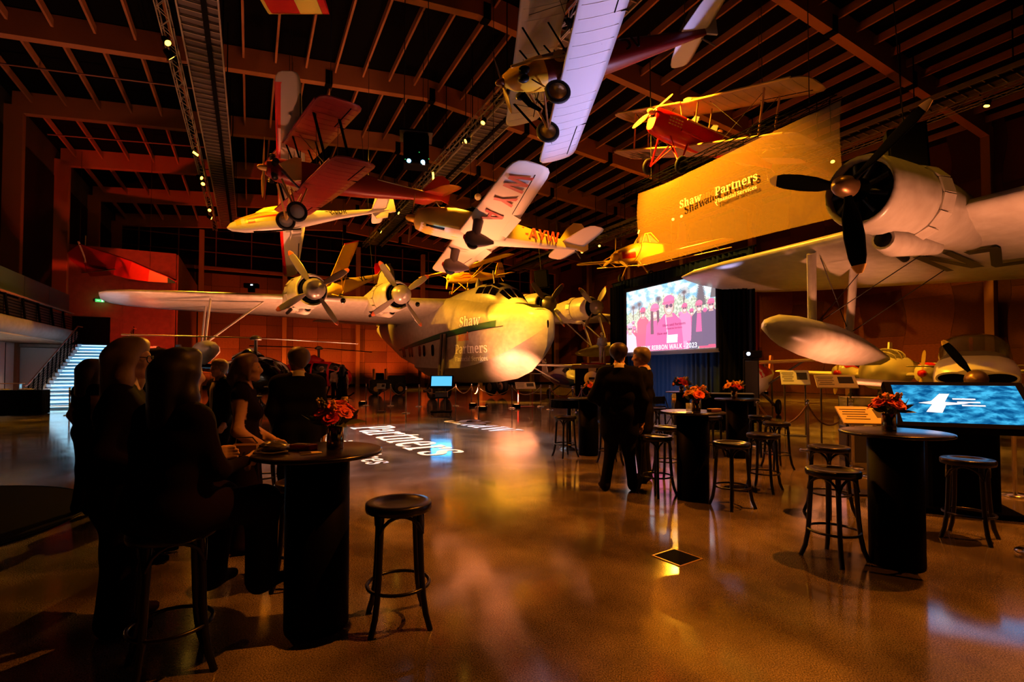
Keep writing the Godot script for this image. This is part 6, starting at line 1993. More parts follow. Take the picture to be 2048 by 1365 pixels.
	for x in [-1.0, 1.0]:
		strut(o, "wing_strut", M.grey_metal, Vector3(0.4 * x, 1.0, 0.2), Vector3(1.7 * x, 1.95, 0.2), 0.04)
		strut(o, "cabane_strut", M.grey_metal, Vector3(0.4 * x, 1.6, 0.2), Vector3(0.4 * x, 1.95, 0.2), 0.04)
		strut(o, "landing_leg", M.grey_metal, Vector3(0.4 * x, 0.8, -0.4), Vector3(0.9 * x, 0.3, -0.5), 0.05)
		wheel(o, Vector3(0.98 * x, 0.28, -0.5), 0.28, 0.16, M.grey_metal)
	propeller(o, Vector3(0, 1.2, -1.65), 2, 0.9, 0.16, 30.0, M.wood_prop, 0.14, 0.24, M.red_bright)
	strut(o, "tail_skid", M.grey_metal, Vector3(0, 1.4, 4.0), Vector3(0, 0.02, 4.2), 0.04)
	fin_plate(o, "fin", M.red_bright, [[3.4, 1.5], [3.8, 2.3], [4.3, 2.3], [4.4, 1.4]], 0.07)
	# white and blue plane under the boat's far wing
	o = thing("cabin_plane", "white and blue cabin plane with long white wing beyond the flying boat bow", "aircraft", Vector3(3.6, 0, -31.2), Vector3(0, 196.0, 0))
	st = [[-2.0, 1.0, 0.2, 0.2, 2.0], [-1.85, 1.0, 0.42, 0.4, 2.2], [-0.8, 1.05, 0.5, 0.5, 2.4], [0.0, 1.2, 0.52, 0.66, 2.8], [1.4, 1.25, 0.5, 0.66, 2.8], [3.0, 1.25, 0.26, 0.36, 2.4], [4.8, 1.35, 0.06, 0.12, 2.0]]
	fuselage(o, "fuselage", M.white_paint, st, 20)
	body_patch(o, "blue_side", M.blue_paint, st, -1.7, 2.6, -30.0, 12.0, 0.012, 8, 4)
	body_patch(o, "blue_side", M.blue_paint, st, -1.7, 2.6, 168.0, 210.0, 0.012, 8, 4)
	body_patch(o, "windscreen", M.window_dark, st, -0.4, 0.1, 30.0, 150.0, 0.014, 4, 8)
	wing_pair(o, "wing", M.white_paint, 5.2, 1.95, 2.1, 0.0, 0.1, 1.5, 1.2, 0.13, 0.1, 0.06)
	propeller(o, Vector3(0, 1.0, -2.05), 2, 0.92, 0.16, 74.0, M.black_metal, 0.14, 0.24, M.white_paint)
	for x in [-1.0, 1.0]:
		strut(o, "wing_strut", M.white_paint, Vector3(0.45 * x, 0.9, 0.5), Vector3(2.5 * x, 2.0, 0.5), 0.04)
		strut(o, "landing_leg", M.grey_metal, Vector3(0.4 * x, 0.75, 0.6), Vector3(1.1 * x, 0.28, 0.6), 0.05)
		wheel(o, Vector3(1.18 * x, 0.25, 0.6), 0.25, 0.15, M.grey_metal)
	strut(o, "nose_leg", M.grey_metal, Vector3(0, 0.7, -1.4), Vector3(0, 0.22, -1.4), 0.05)
	wheel(o, Vector3(0, 0.22, -1.4), 0.22, 0.14, M.grey_metal)
	fin_plate(o, "fin", M.white_paint, [[3.9, 1.4], [4.5, 2.5], [5.1, 2.5], [5.1, 1.3]], 0.08)
	wing_pair(o, "tailplane", M.white_paint, 1.7, 1.45, 1.45, 4.1, 4.2, 0.9, 0.7, 0.07, 0.06, 0.1)
	# tow tractor by the boat
	o = thing("tow_tractor", "dark tow tractor with yellow roll bars behind the red helicopter tail", "tractor", Vector3(-8.6, 0, -34.5), Vector3(0, -70.0, 0))
	part_box(o, "body", M.tractor_green, Vector3(0, 0.75, 0), Vector3(1.3, 0.6, 2.4), 0.06)
	part_box(o, "bonnet", M.tractor_green, Vector3(0, 1.15, -0.6), Vector3(1.0, 0.35, 1.1), 0.08)
	part_box(o, "seat", M.black_matte, Vector3(0, 1.25, 0.5), Vector3(0.7, 0.5, 0.5), 0.05)
	for z in [0.1, 0.9]:
		var s := surf()
		tube(s, [Vector3(-0.55, 1.05, z), Vector3(-0.5, 1.75, z), Vector3(0.5, 1.75, z), Vector3(0.55, 1.05, z)], 0.045, 8)
		done(s, "roll_bar", M.yellow_paint, o)
	for x in [-0.7, 0.7]:
		for z in [-0.8, 0.8]: wheel(o, Vector3(x, 0.42, z), 0.42, 0.28, M.yellow_dull)
	# mannequin on a plinth
	o = thing("display_plinth", "timber edged display platform carrying a white clad figure", "plinth", Vector3(4.6, 0, -26.2), Vector3(0, 12.0, 0))
	part_box(o, "case", M.wall_dark, Vector3(0, 0.95, 0), Vector3(2.4, 1.6, 1.0), 0.02)
	part_box(o, "top", M.timber_pale, Vector3(0.1, 1.84, 0), Vector3(2.9, 0.2, 1.2), 0.03)
	part_box(o, "foot", M.black_matte, Vector3(0, 0.07, 0), Vector3(2.4, 0.14, 1.0))
	part_box(o, "model_wing", M.red_letters, Vector3(-0.5, 1.99, 0.3), Vector3(1.2, 0.08, 0.3), 0.02)
	part_box(o, "model_body", M.white_paint, Vector3(-0.4, 2.06, 0.34), Vector3(0.5, 0.08, 0.12), 0.02)
	var m := person("white clad mannequin standing on the display platform by the curtain", Vector3(4.75, 1.94, -26.3), 190.0, {"cell": 0.026, "height": 1.68, "colors": [Color(0.7, 0.55, 0.42), Color(0.8, 0.76, 0.66), Color(0.75, 0.72, 0.62), Color(0.1, 0.1, 0.1)], "hair": "short", "hair_color": Color(0.6, 0.5, 0.4), "pose": {"wrl": Vector3(-0.1, 1.02, -0.28), "wrr": Vector3(0.12, 1.0, -0.28)}})
	m.name = numbered("mannequin")
	m.set_meta("category", "mannequin")

# ---------------------------------------------------------------- screens, curtain, banner
func ell(im: Image, cx: float, cy: float, rx: float, ry: float, c: Color) -> void:
	for y in range(maxi(0, int(cy - ry)), mini(im.get_height(), int(cy + ry) + 1)):
		var w := rx * sqrt(maxf(0.0, 1.0 - pow((y - cy) / ry, 2.0)))
		if w >= 0.5: im.fill_rect(Rect2i(int(cx - w), y, int(2.0 * w) + 1, 1), c)

func trap(im: Image, x0: float, x1: float, y0: float, x2: float, x3: float, y1: float, c: Color) -> void:   # top from x0 to x1, foot from x2 to x3
	for y in range(int(y0), int(y1)):
		var t := (y - y0) / (y1 - y0)
		im.fill_rect(Rect2i(int(lerpf(x0, x2, t)), y, int(lerpf(x1, x3, t) - lerpf(x0, x2, t)) + 1, 1), c)

func crowd_figure(im: Image, x: float, y: float, k: float, shirt: Color, cap: Color, hair := Color(0.35, 0.2, 0.16), shades := true) -> void:
	var skin := Color(0.93, 0.72, 0.66)
	trap(im, x - 26 * k, x + 26 * k, y + 32 * k, x - 62 * k, x + 62 * k, y + 62 * k, shirt)
	trap(im, x - 62 * k, x + 62 * k, y + 62 * k, x - 74 * k, x + 76 * k, minf(im.get_height() - 1.0, y + 260 * k), shirt)
	trap(im, x - 13 * k, x + 13 * k, y + 20 * k, x - 20 * k, x + 20 * k, y + 46 * k, skin.darkened(0.1))
	ell(im, x, y + 4 * k, 27 * k, 34 * k, hair)
	ell(im, x, y + 5 * k, 23 * k, 31 * k, skin)
	ell(im, x, y - 18 * k, 29 * k, 20 * k, cap)
	trap(im, x - 32 * k, x + 30 * k, y - 14 * k, x - 38 * k, x + 26 * k, y - 4 * k, cap.darkened(0.15))
	if shades:
		ell(im, x - 10 * k, y + 3 * k, 9 * k, 7 * k, Color(0.2, 0.16, 0.25)); ell(im, x + 11 * k, y + 3 * k, 9 * k, 7 * k, Color(0.2, 0.16, 0.25))
	else:
		ell(im, x - 9 * k, y + 2 * k, 3 * k, 2 * k, Color(0.25, 0.15, 0.15)); ell(im, x + 10 * k, y + 2 * k, 3 * k, 2 * k, Color(0.25, 0.15, 0.15))
	ell(im, x + 1 * k, y + 20 * k, 10 * k, 5 * k, Color(0.98, 0.92, 0.92))

func crowd_picture() -> ImageTexture:
	var W := 640; var H := 338
	var im := Image.create(W, H, false, Image.FORMAT_RGB8)
	var f := FastNoiseLite.new()
	f.seed = 3; f.frequency = 0.012; f.fractal_octaves = 4
	var g := FastNoiseLite.new()
	g.seed = 9; g.frequency = 0.06; g.fractal_octaves = 3
	for y in H:
		for x in W:
			var c := Color(0.35, 0.72, 0.86).lerp(Color(0.93, 0.98, 0.98), clampf(f.get_noise_2d(x, y * 1.6) * 1.6 + 0.62, 0.0, 1.0))
			var hill := 92.0 + 26.0 * sin(x * 0.011 + 1.0) + 30.0 * f.get_noise_2d(x * 2.0, 400)
			if y > hill: c = Color(0.5, 0.62, 0.5).lerp(Color(0.86, 0.93, 0.8), clampf(g.get_noise_2d(x, y) + 0.55, 0.0, 1.0))
			im.set_pixel(x, y, c)
	# palms and a dark conifer
	for q in [[60, 92, 34], [110, 80, 30], [262, 70, 26], [445, 62, 40]]:
		for i in 22:
			var a := TAU * i / 22.0
			for t in 26: im.fill_rect(Rect2i(int(q[0] + cos(a) * q[2] * t / 26.0), int(q[1] + sin(a) * q[2] * 0.8 * t / 26.0 + 6.0 * pow(t / 26.0, 2.0)), 2, 2), Color(0.16, 0.26, 0.24))
		im.fill_rect(Rect2i(q[0] - 3, q[1], 6, 70), Color(0.22, 0.26, 0.22))
	for i in 60:
		var w := 8.0 + i * 0.4 + 6.0 * sin(i * 1.7)
		im.fill_rect(Rect2i(int(552 - w), 18 + i * 2, int(w * 2.0), 3), Color(0.15, 0.28, 0.25))
	for i in 30: im.fill_rect(Rect2i(int(625 - i * 0.6), 20 + i * 3, int(15 + i * 0.6), 4), Color(0.2, 0.32, 0.28))
	var pink := Color(0.95, 0.32, 0.58)
	var rng := RandomNumberGenerator.new()
	rng.seed = 21
	for i in 46: crowd_figure(im, rng.randf() * W, 160 + i * 2.6, 0.34 + rng.randf() * 0.12, [pink, Color(0.95, 0.6, 0.75), Color(0.9, 0.25, 0.4), Color(0.3, 0.3, 0.42)][rng.randi() % 4], [pink, Color(0.96, 0.5, 0.7)][rng.randi() % 2])
	crowd_figure(im, 140, 128, 0.75, Color(0.93, 0.3, 0.42), Color(0.9, 0.3, 0.5))
	crowd_figure(im, 30, 205, 0.8, Color(0.96, 0.8, 0.88), Color(0.97, 0.75, 0.86), Color(0.8, 0.7, 0.6))
	crowd_figure(im, 448, 138, 0.62, Color(0.96, 0.5, 0.7), Color(0.93, 0.35, 0.55))
	crowd_figure(im, 540, 140, 0.72, Color(0.22, 0.25, 0.36), Color(0.9, 0.4, 0.55))
	trap(im, 528, 552, 175, 520, 556, 260, pink)
	crowd_figure(im, 612, 140, 0.7, Color(0.2, 0.24, 0.36), Color(0.9, 0.35, 0.55))
	# the two women in front
	trap(im, 212, 262, 120, 206, 280, 262, Color(0.32, 0.16, 0.2))
	crowd_figure(im, 236, 132, 1.08, pink, Color(0.93, 0.42, 0.62), Color(0.3, 0.15, 0.16), false)
	trap(im, 204, 222, 130, 202, 226, 250, Color(0.3, 0.15, 0.18)); trap(im, 250, 266, 130, 256, 274, 240, Color(0.3, 0.15, 0.18))
	crowd_figure(im, 340, 112, 1.34, pink, Color(0.95, 0.4, 0.62), Color(0.6, 0.45, 0.3))
	trap(im, 312, 318, 160, 330, 338, 300, Color(0.98, 0.75, 0.86))
	trap(im, 325, 400, 262, 322, 398, 302, Color(0.96, 0.94, 0.95))
	return ImageTexture.create_from_image(im)

func sea_picture() -> ImageTexture:
	var im := Image.create(420, 190, false, Image.FORMAT_RGB8)
	var f := FastNoiseLite.new()
	f.seed = 31; f.frequency = 0.02; f.fractal_octaves = 5
	f.domain_warp_enabled = true; f.domain_warp_amplitude = 40.0; f.domain_warp_frequency = 0.012
	for y in 190:
		for x in 420:
			var v := clampf(f.get_noise_2d(x * 0.7, y * 1.6) * 1.1 + 0.5, 0.0, 1.0)
			im.set_pixel(x, y, Color(0.02, 0.28, 0.48).lerp(Color(0.25, 0.68, 0.86), v))
	return ImageTexture.create_from_image(im)

func panel_quad(parent: Node, called: String, m: Material, a: Vector3, b: Vector3, c: Vector3, d: Vector3) -> MeshInstance3D:
	# corners: lower left, lower right, upper right, upper left as read
	var s := SurfaceTool.new()
	s.begin(Mesh.PRIMITIVE_TRIANGLES)
	var n := (b - a).cross(d - a).normalized()
	for q in [[a, Vector2(0, 1)], [c, Vector2(1, 0)], [b, Vector2(1, 1)], [a, Vector2(0, 1)], [d, Vector2(0, 0)], [c, Vector2(1, 0)]]:
		s.set_normal(n); s.set_uv(q[1]); s.add_vertex(q[0])
	return inst(s.commit(), called, m, parent)

func curtain_mesh(w: float, h: float, folds: int, depth: float) -> ArrayMesh:
	var s := surf()
	var n := folds * 8
	var rows := []
	for j in 5:
		var r := PackedVector3Array()
		var t := j / 4.0
		for i in n + 1:
			var x := w * i / n - w * 0.5
			var a := TAU * i / 8.0
			r.append(Vector3(x + 0.02 * sin(a * 0.37 + j), h * t, depth * sin(a) * (1.15 - 0.4 * t) + 0.03 * sin(i * 0.9 + j * 0.6)))
		rows.append(r)
	loft(s, rows, false, false)
	return made(s)

func build_screen() -> void:
	# screen corners in the hall: right (7.6, -18.5), left (5.41, -23.4)
	var mid := Vector3(6.5, 0, -20.95)
	var yaw := rad_to_deg(atan2(-0.912, 0.41))
	var o := thing("projection_screen", "large lit screen showing smiling people in pink caps and shirts", "screen", mid, Vector3(0, yaw, 0))
	var w := 5.35; var h := 2.82; var y0 := 2.47
	var sm := mat(Color(0.02, 0.02, 0.02), 0.5)
	sm.emission_enabled = true
	sm.emission_texture = crowd_picture()
	sm.emission_energy_multiplier = 1.15
	panel_quad(o, "picture", sm, Vector3(-w / 2, y0, 0.03), Vector3(w / 2, y0, 0.03), Vector3(w / 2, y0 + h, 0.03), Vector3(-w / 2, y0 + h, 0.03))
	part_box(o, "backing", M.black_matte, Vector3(0, y0 + h / 2, -0.03), Vector3(w + 0.3, h + 0.36, 0.08), 0.01)
	for q in [[0.0, y0 - 0.1, w + 0.3, 0.16], [0.0, y0 + h + 0.1, w + 0.3, 0.16]]: part_box(o, "frame_bar", M.frame_grey if q[1] < 3.0 else M.black_matte, Vector3(q[0], q[1], 0.03), Vector3(q[2], q[3], 0.08), 0.01)
	for x in [-1.0, 1.0]: part_box(o, "frame_bar", M.black_matte, Vector3(x * (w / 2 + 0.08), y0 + h / 2, 0.03), Vector3(0.14, h + 0.3, 0.08), 0.01)
	var tx := words("PINK RIBBON WALK - 2023", 0.27, F.sans, M.glow_white_soft, o, Transform3D(Basis.IDENTITY, Vector3(0.05, y0 + 0.14, 0.045)), "caption", 0.002)
	for q in [["Shaw and Partners", 0.14, -0.3, 1.05, 0.0], ["Financial Services", 0.1, -0.28, 0.9, 0.0], ["Shaw and", 0.13, -1.0, 0.72, 0.05]]:
		words(q[0], q[1], F.serif, M.ink_purple, o, Transform3D(Basis.IDENTITY, Vector3(q[2] + 0.75, y0 + q[3], 0.04)), "shirt_print", 0.001)
	for x in [-2.2, 2.2]: strut(o, "stand_leg", M.black_matte, Vector3(x, 0, -0.05), Vector3(x, y0, -0.05), 0.04)
	area(o, Transform3D(Basis(Vector3.UP, PI), Vector3(0, y0 + h / 2, 0.1)).rotated_local(Vector3.UP, PI), Vector2(w, h), Color(0.95, 0.72, 0.85), 22.0)
	# drapes behind, beside and below
	var c := thing("stage_curtain", "tall black stage curtain framing the lit screen", "curtain", mid + Basis(Vector3.UP, deg_to_rad(yaw)) * Vector3(0, 0, -0.25), Vector3(0, yaw, 0))
	inst(curtain_mesh(8.2, 5.9, 30, 0.05), "back_drape", M.velvet_blue, c, Transform3D(Basis.IDENTITY, Vector3(0, 0.03, 0)))
	for x in [-1.0, 1.0]: inst(curtain_mesh(1.25, 5.7, 6, 0.06), "side_drape", M.velvet_black, c, Transform3D(Basis.IDENTITY, Vector3(x * 3.4, 0.02, 0.22)))
	strut(c, "curtain_rail", M.black_matte, Vector3(-4.2, 5.95, 0.0), Vector3(4.2, 5.95, 0.0), 0.04)
	for x in [-4.1, 4.1]:
		strut(c, "upright", M.black_matte, Vector3(x, 0, 0), Vector3(x, 5.95, 0), 0.04)
	# gauze banner
	var a := Vector3(4.83, 5.61, -19.18); var b := Vector3(7.95, 5.33, -12.04); var t := Vector3(0.05, 2.87, 0)
	o = thing("gauze_banner", "see-through amber lit gauze banner with projected company logo light built as lettering", "banner", a)
	var s := surf()
	var rows := []
	for j in 9:
		var r := PackedVector3Array()
		for i in 17:
			var k := i / 16.0
			r.append((b - a) * k + t * j / 8.0 + Vector3(0.06 * sin(k * 7.0) + 0.035 * sin(j * 0.8), -0.07 * sin(PI * k) * j / 8.0, 0))
		rows.append(r)
	loft(s, rows, false, false)
	done(s, "gauze", M.gauze, o)
	s = surf()
	lattice(s, t + Vector3(0, 0.22, 0) - (b - a) * 0.12, b - a + t + Vector3(0, 0.22, 0), 0.2, 0.24, 0.55, 0.016)
	done(s, "truss", M.black_matte, o)
	s = surf()
	for k in 15: rod(s, (b - a) * (k + 0.5) / 15.0 + t, (b - a) * (k + 0.5) / 15.0 + t + Vector3(0, 0.12, 0), 0.012, 4)
	done(s, "tie_cords", M.black_matte, o)
	for k in [0.1, 0.9]:
		var p: Vector3 = (b - a) * k + t + Vector3(0, 0.3, 0)
		strut(o, "suspension_cable", M.cable, p, p + Vector3(0, 14.9 - 5.6 - 3.2, 0), 0.012)
	var dir := (b - a).normalized()
	var nrm := dir.cross(Vector3.UP).normalized()
	if nrm.dot(Vector3(0, 0, 1)) < 0.0: nrm = -nrm
	var bs := Basis(dir, Vector3.UP, dir.cross(Vector3.UP).normalized())
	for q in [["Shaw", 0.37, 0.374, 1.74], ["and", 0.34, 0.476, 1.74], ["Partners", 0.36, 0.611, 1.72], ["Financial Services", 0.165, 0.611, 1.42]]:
		words(q[0], q[1], F.serif, M.projected_white if q[0] != "and" else M.projected_orange, o, Transform3D(bs, (b - a) * q[2] + t * 0.0 + Vector3(0.02, q[3], 0) + nrm * 0.11), "logo_lettering", 0.002)  # projected logo light on the gauze, painted as letter meshes

# ---------------------------------------------------------------- kiosks
func kiosk(label: String, at: Vector3, turn: float, w: float, h: float, height: float, tilt: float, face: Material, heavy: bool) -> Node3D:
	var o := thing("touch_screen_kiosk", label, "kiosk", at, Vector3(0, turn, 0))
	var b := Basis(Vector3.RIGHT, deg_to_rad(-tilt))
	var c := Vector3(0, height, 0)
	var s := surf()
	cbox(s, c, Vector3(w, h, 0.1), 0.015, b)
	done(s, "screen_case", M.black_matte, o)
	var n := b * Vector3(0, 0, 1)
	var x := Vector3(w * 0.44, 0, 0); var y := b * Vector3(0, h * 0.4, 0)
	var q := c + n * 0.053
	panel_quad(o, "display", face, q - x - y, q + x - y, q + x + y, q - x + y)
	area(o, Transform3D(facing(-n), q + n * 0.03), Vector2(w * 0.86, h * 0.78), Color(0.3, 0.7, 1.0), 0.25 if heavy else 1.2)
	if heavy:
		part_box(o, "pedestal", M.black_matte, Vector3(0, height * 0.4, -0.1), Vector3(0.62, height * 0.8, 0.5), 0.03)
		part_box(o, "foot", M.black_matte, Vector3(0, 0.03, -0.1), Vector3(0.95, 0.06, 0.7), 0.01)
	else:
		for k in [-0.12, 0.12]: strut(o, "upright", M.grey_metal, Vector3(k, 0.1, 0), Vector3(k, height, -0.03), 0.03)
		part_box(o, "shelf", M.black_matte, Vector3(0, 0.62, 0.05), Vector3(0.6, 0.03, 0.4))
		part_box(o, "equipment_box", M.grey_metal, Vector3(0, 0.74, 0.05), Vector3(0.45, 0.2, 0.3), 0.01)
		part_box(o, "foot", M.black_matte, Vector3(0, 0.12, 0.05), Vector3(0.75, 0.05, 0.6))
		for k in [[-0.33, -0.2], [0.33, -0.2], [-0.33, 0.3], [0.33, 0.3]]:
			s = surf()
			ball(s, Vector3(k[0], 0.05, k[1]), Vector3(0.03, 0.05, 0.05), 8)
			done(s, "castor", M.rubber, o)
	return o

const AMBER := Color(1.0, 0.66, 0.13)
const HONEY := Color(1.0, 0.53, 0.12)
const PEACH := Color(1.0, 0.59, 0.4)
const ORANGE := Color(1.0, 0.42, 0.14)
const RUST := Color(1.0, 0.28, 0.12)
const REDL := Color(1.0, 0.14, 0.06)
const LILAC := Color(0.78, 0.74, 1.0)

func build_lamps() -> void:
	# lamps on the three trusses: place along the hall, aim, energy, cone, wide bar, where; lamps called added are extra fill
	var rows := [
		[-2.58, "left", [[14.0, Vector3(0.6, 0, -9.0), 150.0, 24.0, false, "nearest the camera, added"], [20.0, Vector3(-1.0, 0, -14), 80.0, 20.0, false, "topmost of the row"], [16.0, Vector3(-10.5, 7.6, -19.4), 150.0, 9.0, false, "added to light the sailplane nose"], [17.0, Vector3(-0.2, 8.6, -12.3), 110.0, 10.0, false, "added to light the yellow biplane nose"], [20.9, Vector3(-8.0, 5.5, -25.5), 300.0, 18.0, false, "second from the top"], [29.6, Vector3(0.2, 5.0, -25.5), 230.0, 14.0, true, "bar just below the roof beam"], [33.2, Vector3(-3.0, 5.6, -28), 330.0, 16.0, false, "upper of the middle pair"], [34.2, Vector3(-15.0, 5, -22), 300.0, 14.0, false, "lower of the middle pair"], [39.6, Vector3(-15, 5, -22), 50.0, 12.0, false, "second from the far end"], [41.6, Vector3(-11, 8, -41), 600.0, 26.0, false, "at the far end"]]],
		[9.02, "middle", [[1.0, Vector3(3.2, 0, -4.6), 210.0, 25.0, false, "nearest the camera, added"], [3.0, Vector3(6.3, 5.0, -9.5), 16.0, 20.0, false, "aimed at the right hand engine"], [11.5, Vector3(1.4, 7.1, -20.4), 220.0, 11.0, false, "added to light the cream monoplane tail"], [13.0, Vector3(6.5, 10, -18.0), 420.0, 22.0, false, "aimed at the red biplane"], [14.5, Vector3(6.0, 7.0, -16.4), 380.0, 30.0, false, "aimed at the gauze banner"], [16.5, Vector3(0.4, 4.6, -24.6), 780.0, 11.0, false, "aimed at the flying boat bow"], [20.0, Vector3(-3.2, 7.2, -19.4), 160.0, 14.0, false, "added above the cream monoplane"], [22.0, Vector3(-9.2, 8.0, -20.8), 300.0, 20.0, false, "added to light the sailplane"], [26.8, Vector3(-2.0, 7.4, -20.0), 330.0, 22.0, true, "bright bar behind the red tail"], [31.0, Vector3(-3.8, 9.0, -41), 300.0, 13.0, false, "third from the far end, added"], [34.2, Vector3(4.5, 5.5, -33.5), 600.0, 22.0, false, "second from the far end"], [39.5, Vector3(-3.5, 9, -41), 600.0, 24.0, false, "at the far end"]]],
		[26.98, "right", [[9.0, Vector3(16.3, 1.5, -21.6), 170.0, 18.0, false, "nearest the camera, added"], [15.2, Vector3(14, 4, -21), 40.0, 22.0, false, "just right of the gauze"], [22.6, Vector3(9.5, 10, -35), 260.0, 22.0, true, "bar behind the gauze lettering"], [25.6, Vector3(17, 2, -23), 700.0, 26.0, false, "left of the pair behind the gauze"], [26.4, Vector3(11, 2, -13), 130.0, 20.0, false, "right of the pair behind the gauze"], [30.0, Vector3(7, 6, -36), 330.0, 26.0, true, "bar beside the gauze edge"], [35.0, Vector3(4.0, 2, -31), 120.0, 14.0, false, "second from the far end"], [37.6, Vector3(3.5, 5, -37), 160.0, 14.0, false, "at the far end"]]]]
	for r in rows:
		for q in r[2]:
			stage_lamp("glowing amber lamp on the %s truss, %s" % [r[1], q[5]], hall(q[0], r[0], 12.62), q[1], HONEY if q[1].y == 0.0 else AMBER, q[2], q[3], M.glow_amber, 0.08, q[4])
	# floor uplights; those labelled added are fill lamps with no known fixture
	for q in [["black floor uplight under the flying boat bow", Vector3(0.2, 0, -22.0), Vector3(0.35, 1.6, -25.2), PEACH, 190.0, 24.0], ["black floor uplight under the near wing of the flying boat", Vector3(-7.2, 0, -24.2), Vector3(-8.0, 5.5, -26.5), PEACH, 85.0, 50.0], ["black floor uplight left of the rope posts", Vector3(-9.6, 0, -23.4), Vector3(-12.5, 5, -22.5), PEACH, 80.0, 55.0], ["added black floor uplight below the cream monoplane", Vector3(-1.2, 0, -20.6), Vector3(-1.0, 7, -19.3), PEACH, 85.0, 26.0], ["added black floor uplight out of view below the right hand wing", Vector3(7.75, 0, -7.3), Vector3(8.4, 4.4, -6.8), PEACH, 48.0, 64.0], ["added black floor uplight below the wing float at right", Vector3(8.6, 0, -11.9), Vector3(8.6, 2.2, -13.9), PEACH, 26.0, 48.0], ["added black floor uplight below the sailplane and red biplane", Vector3(-7.6, 0, -16.6), Vector3(-7.6, 8, -18.5), PEACH, 28.0, 40.0], ["added black floor uplight washing the roof beams at the centre", hall(21.0, 9.0), hall(22.0, 10.0, 16.0), PEACH, 80.0, 60.0], ["added black floor uplight washing the roof beams at left", hall(24.0, -5.2), hall(26.0, -4.0, 15.0), PEACH, 55.0, 55.0], ["added black floor uplight washing the roof beams at right", hall(16.0, 21.0), hall(17.0, 20.0, 15.0), ORANGE, 60.0, 55.0]]:
		uplight(q[0], q[1], q[2], q[3], q[4], q[5])
	var n := 0
	for v in [-3.0, 3.0, 8.0, 13.0, 19.0, 26.0]:
		uplight("small floor uplight at the foot of the back wall, %s from the left" % ["first", "second", "third", "fourth", "fifth", "sixth"][n], hall(54.0, v), hall(56.9, v + 0.5, 7.0), ORANGE, 36.0, 60.0)
		n += 1
	for q in [[16.0, "nearest the camera, added"], [24.0, "middle one"], [32.0, "far one"]]:
		uplight("small floor uplight at the foot of the right wall, %s" % q[1], hall(q[0], 33.6), hall(q[0], 36.2, 7.0), RUST, 9.0, 60.0)
	uplight("small uplight standing on the stair landing washing the gallery wall red", hall(37.6, -5.2, 3.01), hall(42, -5.9, 5.4), RUST, 26.0, 55.0)
	uplight("added floor uplight below the hang glider beside the staircase", hall(30.4, -4.6), Vector3(-23.5, 8.2, -30.6), RUST, 260.0, 32.0)  # added to redden the hang glider from below
	uplight("added small blue floor uplight at the foot of the stage curtain", Vector3(5.2, 0, -19.9), Vector3(6.6, 1.6, -20.9), Color(0.72, 0.82, 1.0), 7.0, 60.0)  # added lamp that cools the lower drape

func uplight(label: String, at: Vector3, aim: Vector3, c: Color, energy: float, cone: float) -> void:
	var o := thing("floor_uplight", label, "uplight", at, Vector3.ZERO, "floor uplights")
	var s := surf()
	cbox(s, Vector3(0, 0.07, 0), Vector3(0.34, 0.14, 0.34), 0.02)
	done(s, "housing", M.black_matte, o)
	s = surf()
	lathe(s, [[0.0, 0.0], [0.11, 0.0], [0.11, 0.01], [0.0, 0.012]], 16, Vector3(0, 0.141, 0))
	done(s, "lens", M.glow_uplight if c != REDL else M.glow_red, o)
	beam(o, Vector3(0, 0.2, 0), (aim - at - Vector3(0, 0.2, 0)).normalized(), c, energy, cone, 0.1, 0.8)

func build_boats() -> void:
	var o := thing("flying_boat", "huge white four engined flying boat with green stripe at the centre", "aircraft", Vector3(-1.55, 0.21, -28.69), Vector3(-0.3, -143.1, -1.9))
	flying_boat(o, false)
	civil_boat_details(o)
	hull_words(o, "Shaw", 0.74, -0.15, 4.14, M.projected_white, "logo_lettering")  # projector light on the hull, painted as lettering in these four calls
	hull_words(o, "and", 0.6, 0.0, 3.32, M.projected_orange, "logo_lettering")
	hull_words(o, "Partners", 0.7, 0.35, 2.66, M.projected_white, "logo_lettering")
	hull_words(o, "Financial Services", 0.33, 0.35, 2.12, M.projected_white, "logo_lettering")
	o = thing("flying_boat", "white patrol flying boat whose wing with dark NZ letters fills the right edge", "aircraft", Vector3(10.14, -0.83, -0.59), Vector3(0, 117.4, 1.0))
	flying_boat(o, true)
	words("N", 2.3, F.sans, M.black_paint, o, Transform3D(Basis(Vector3(-0.52, 0, 0), Vector3(0, 0.107, -0.994), Vector3(0, -0.994, -0.107)), Vector3(9.95, 4.82, 5.4)), "wing_letter")
	words("Z", 2.3, F.sans, M.black_paint, o, Transform3D(Basis(Vector3(-0.52, 0, 0), Vector3(0, 0.107, -0.994), Vector3(0, -0.994, -0.107)), Vector3(9.12, 4.78, 5.5)), "wing_letter")
	for x in [-1.0, 1.0]:
		strut(o, "trestle_leg", M.grey_metal, Vector3(1.0 * x, 0.84, 1.0), Vector3(1.0 * x, 1.6, 1.0), 0.12)

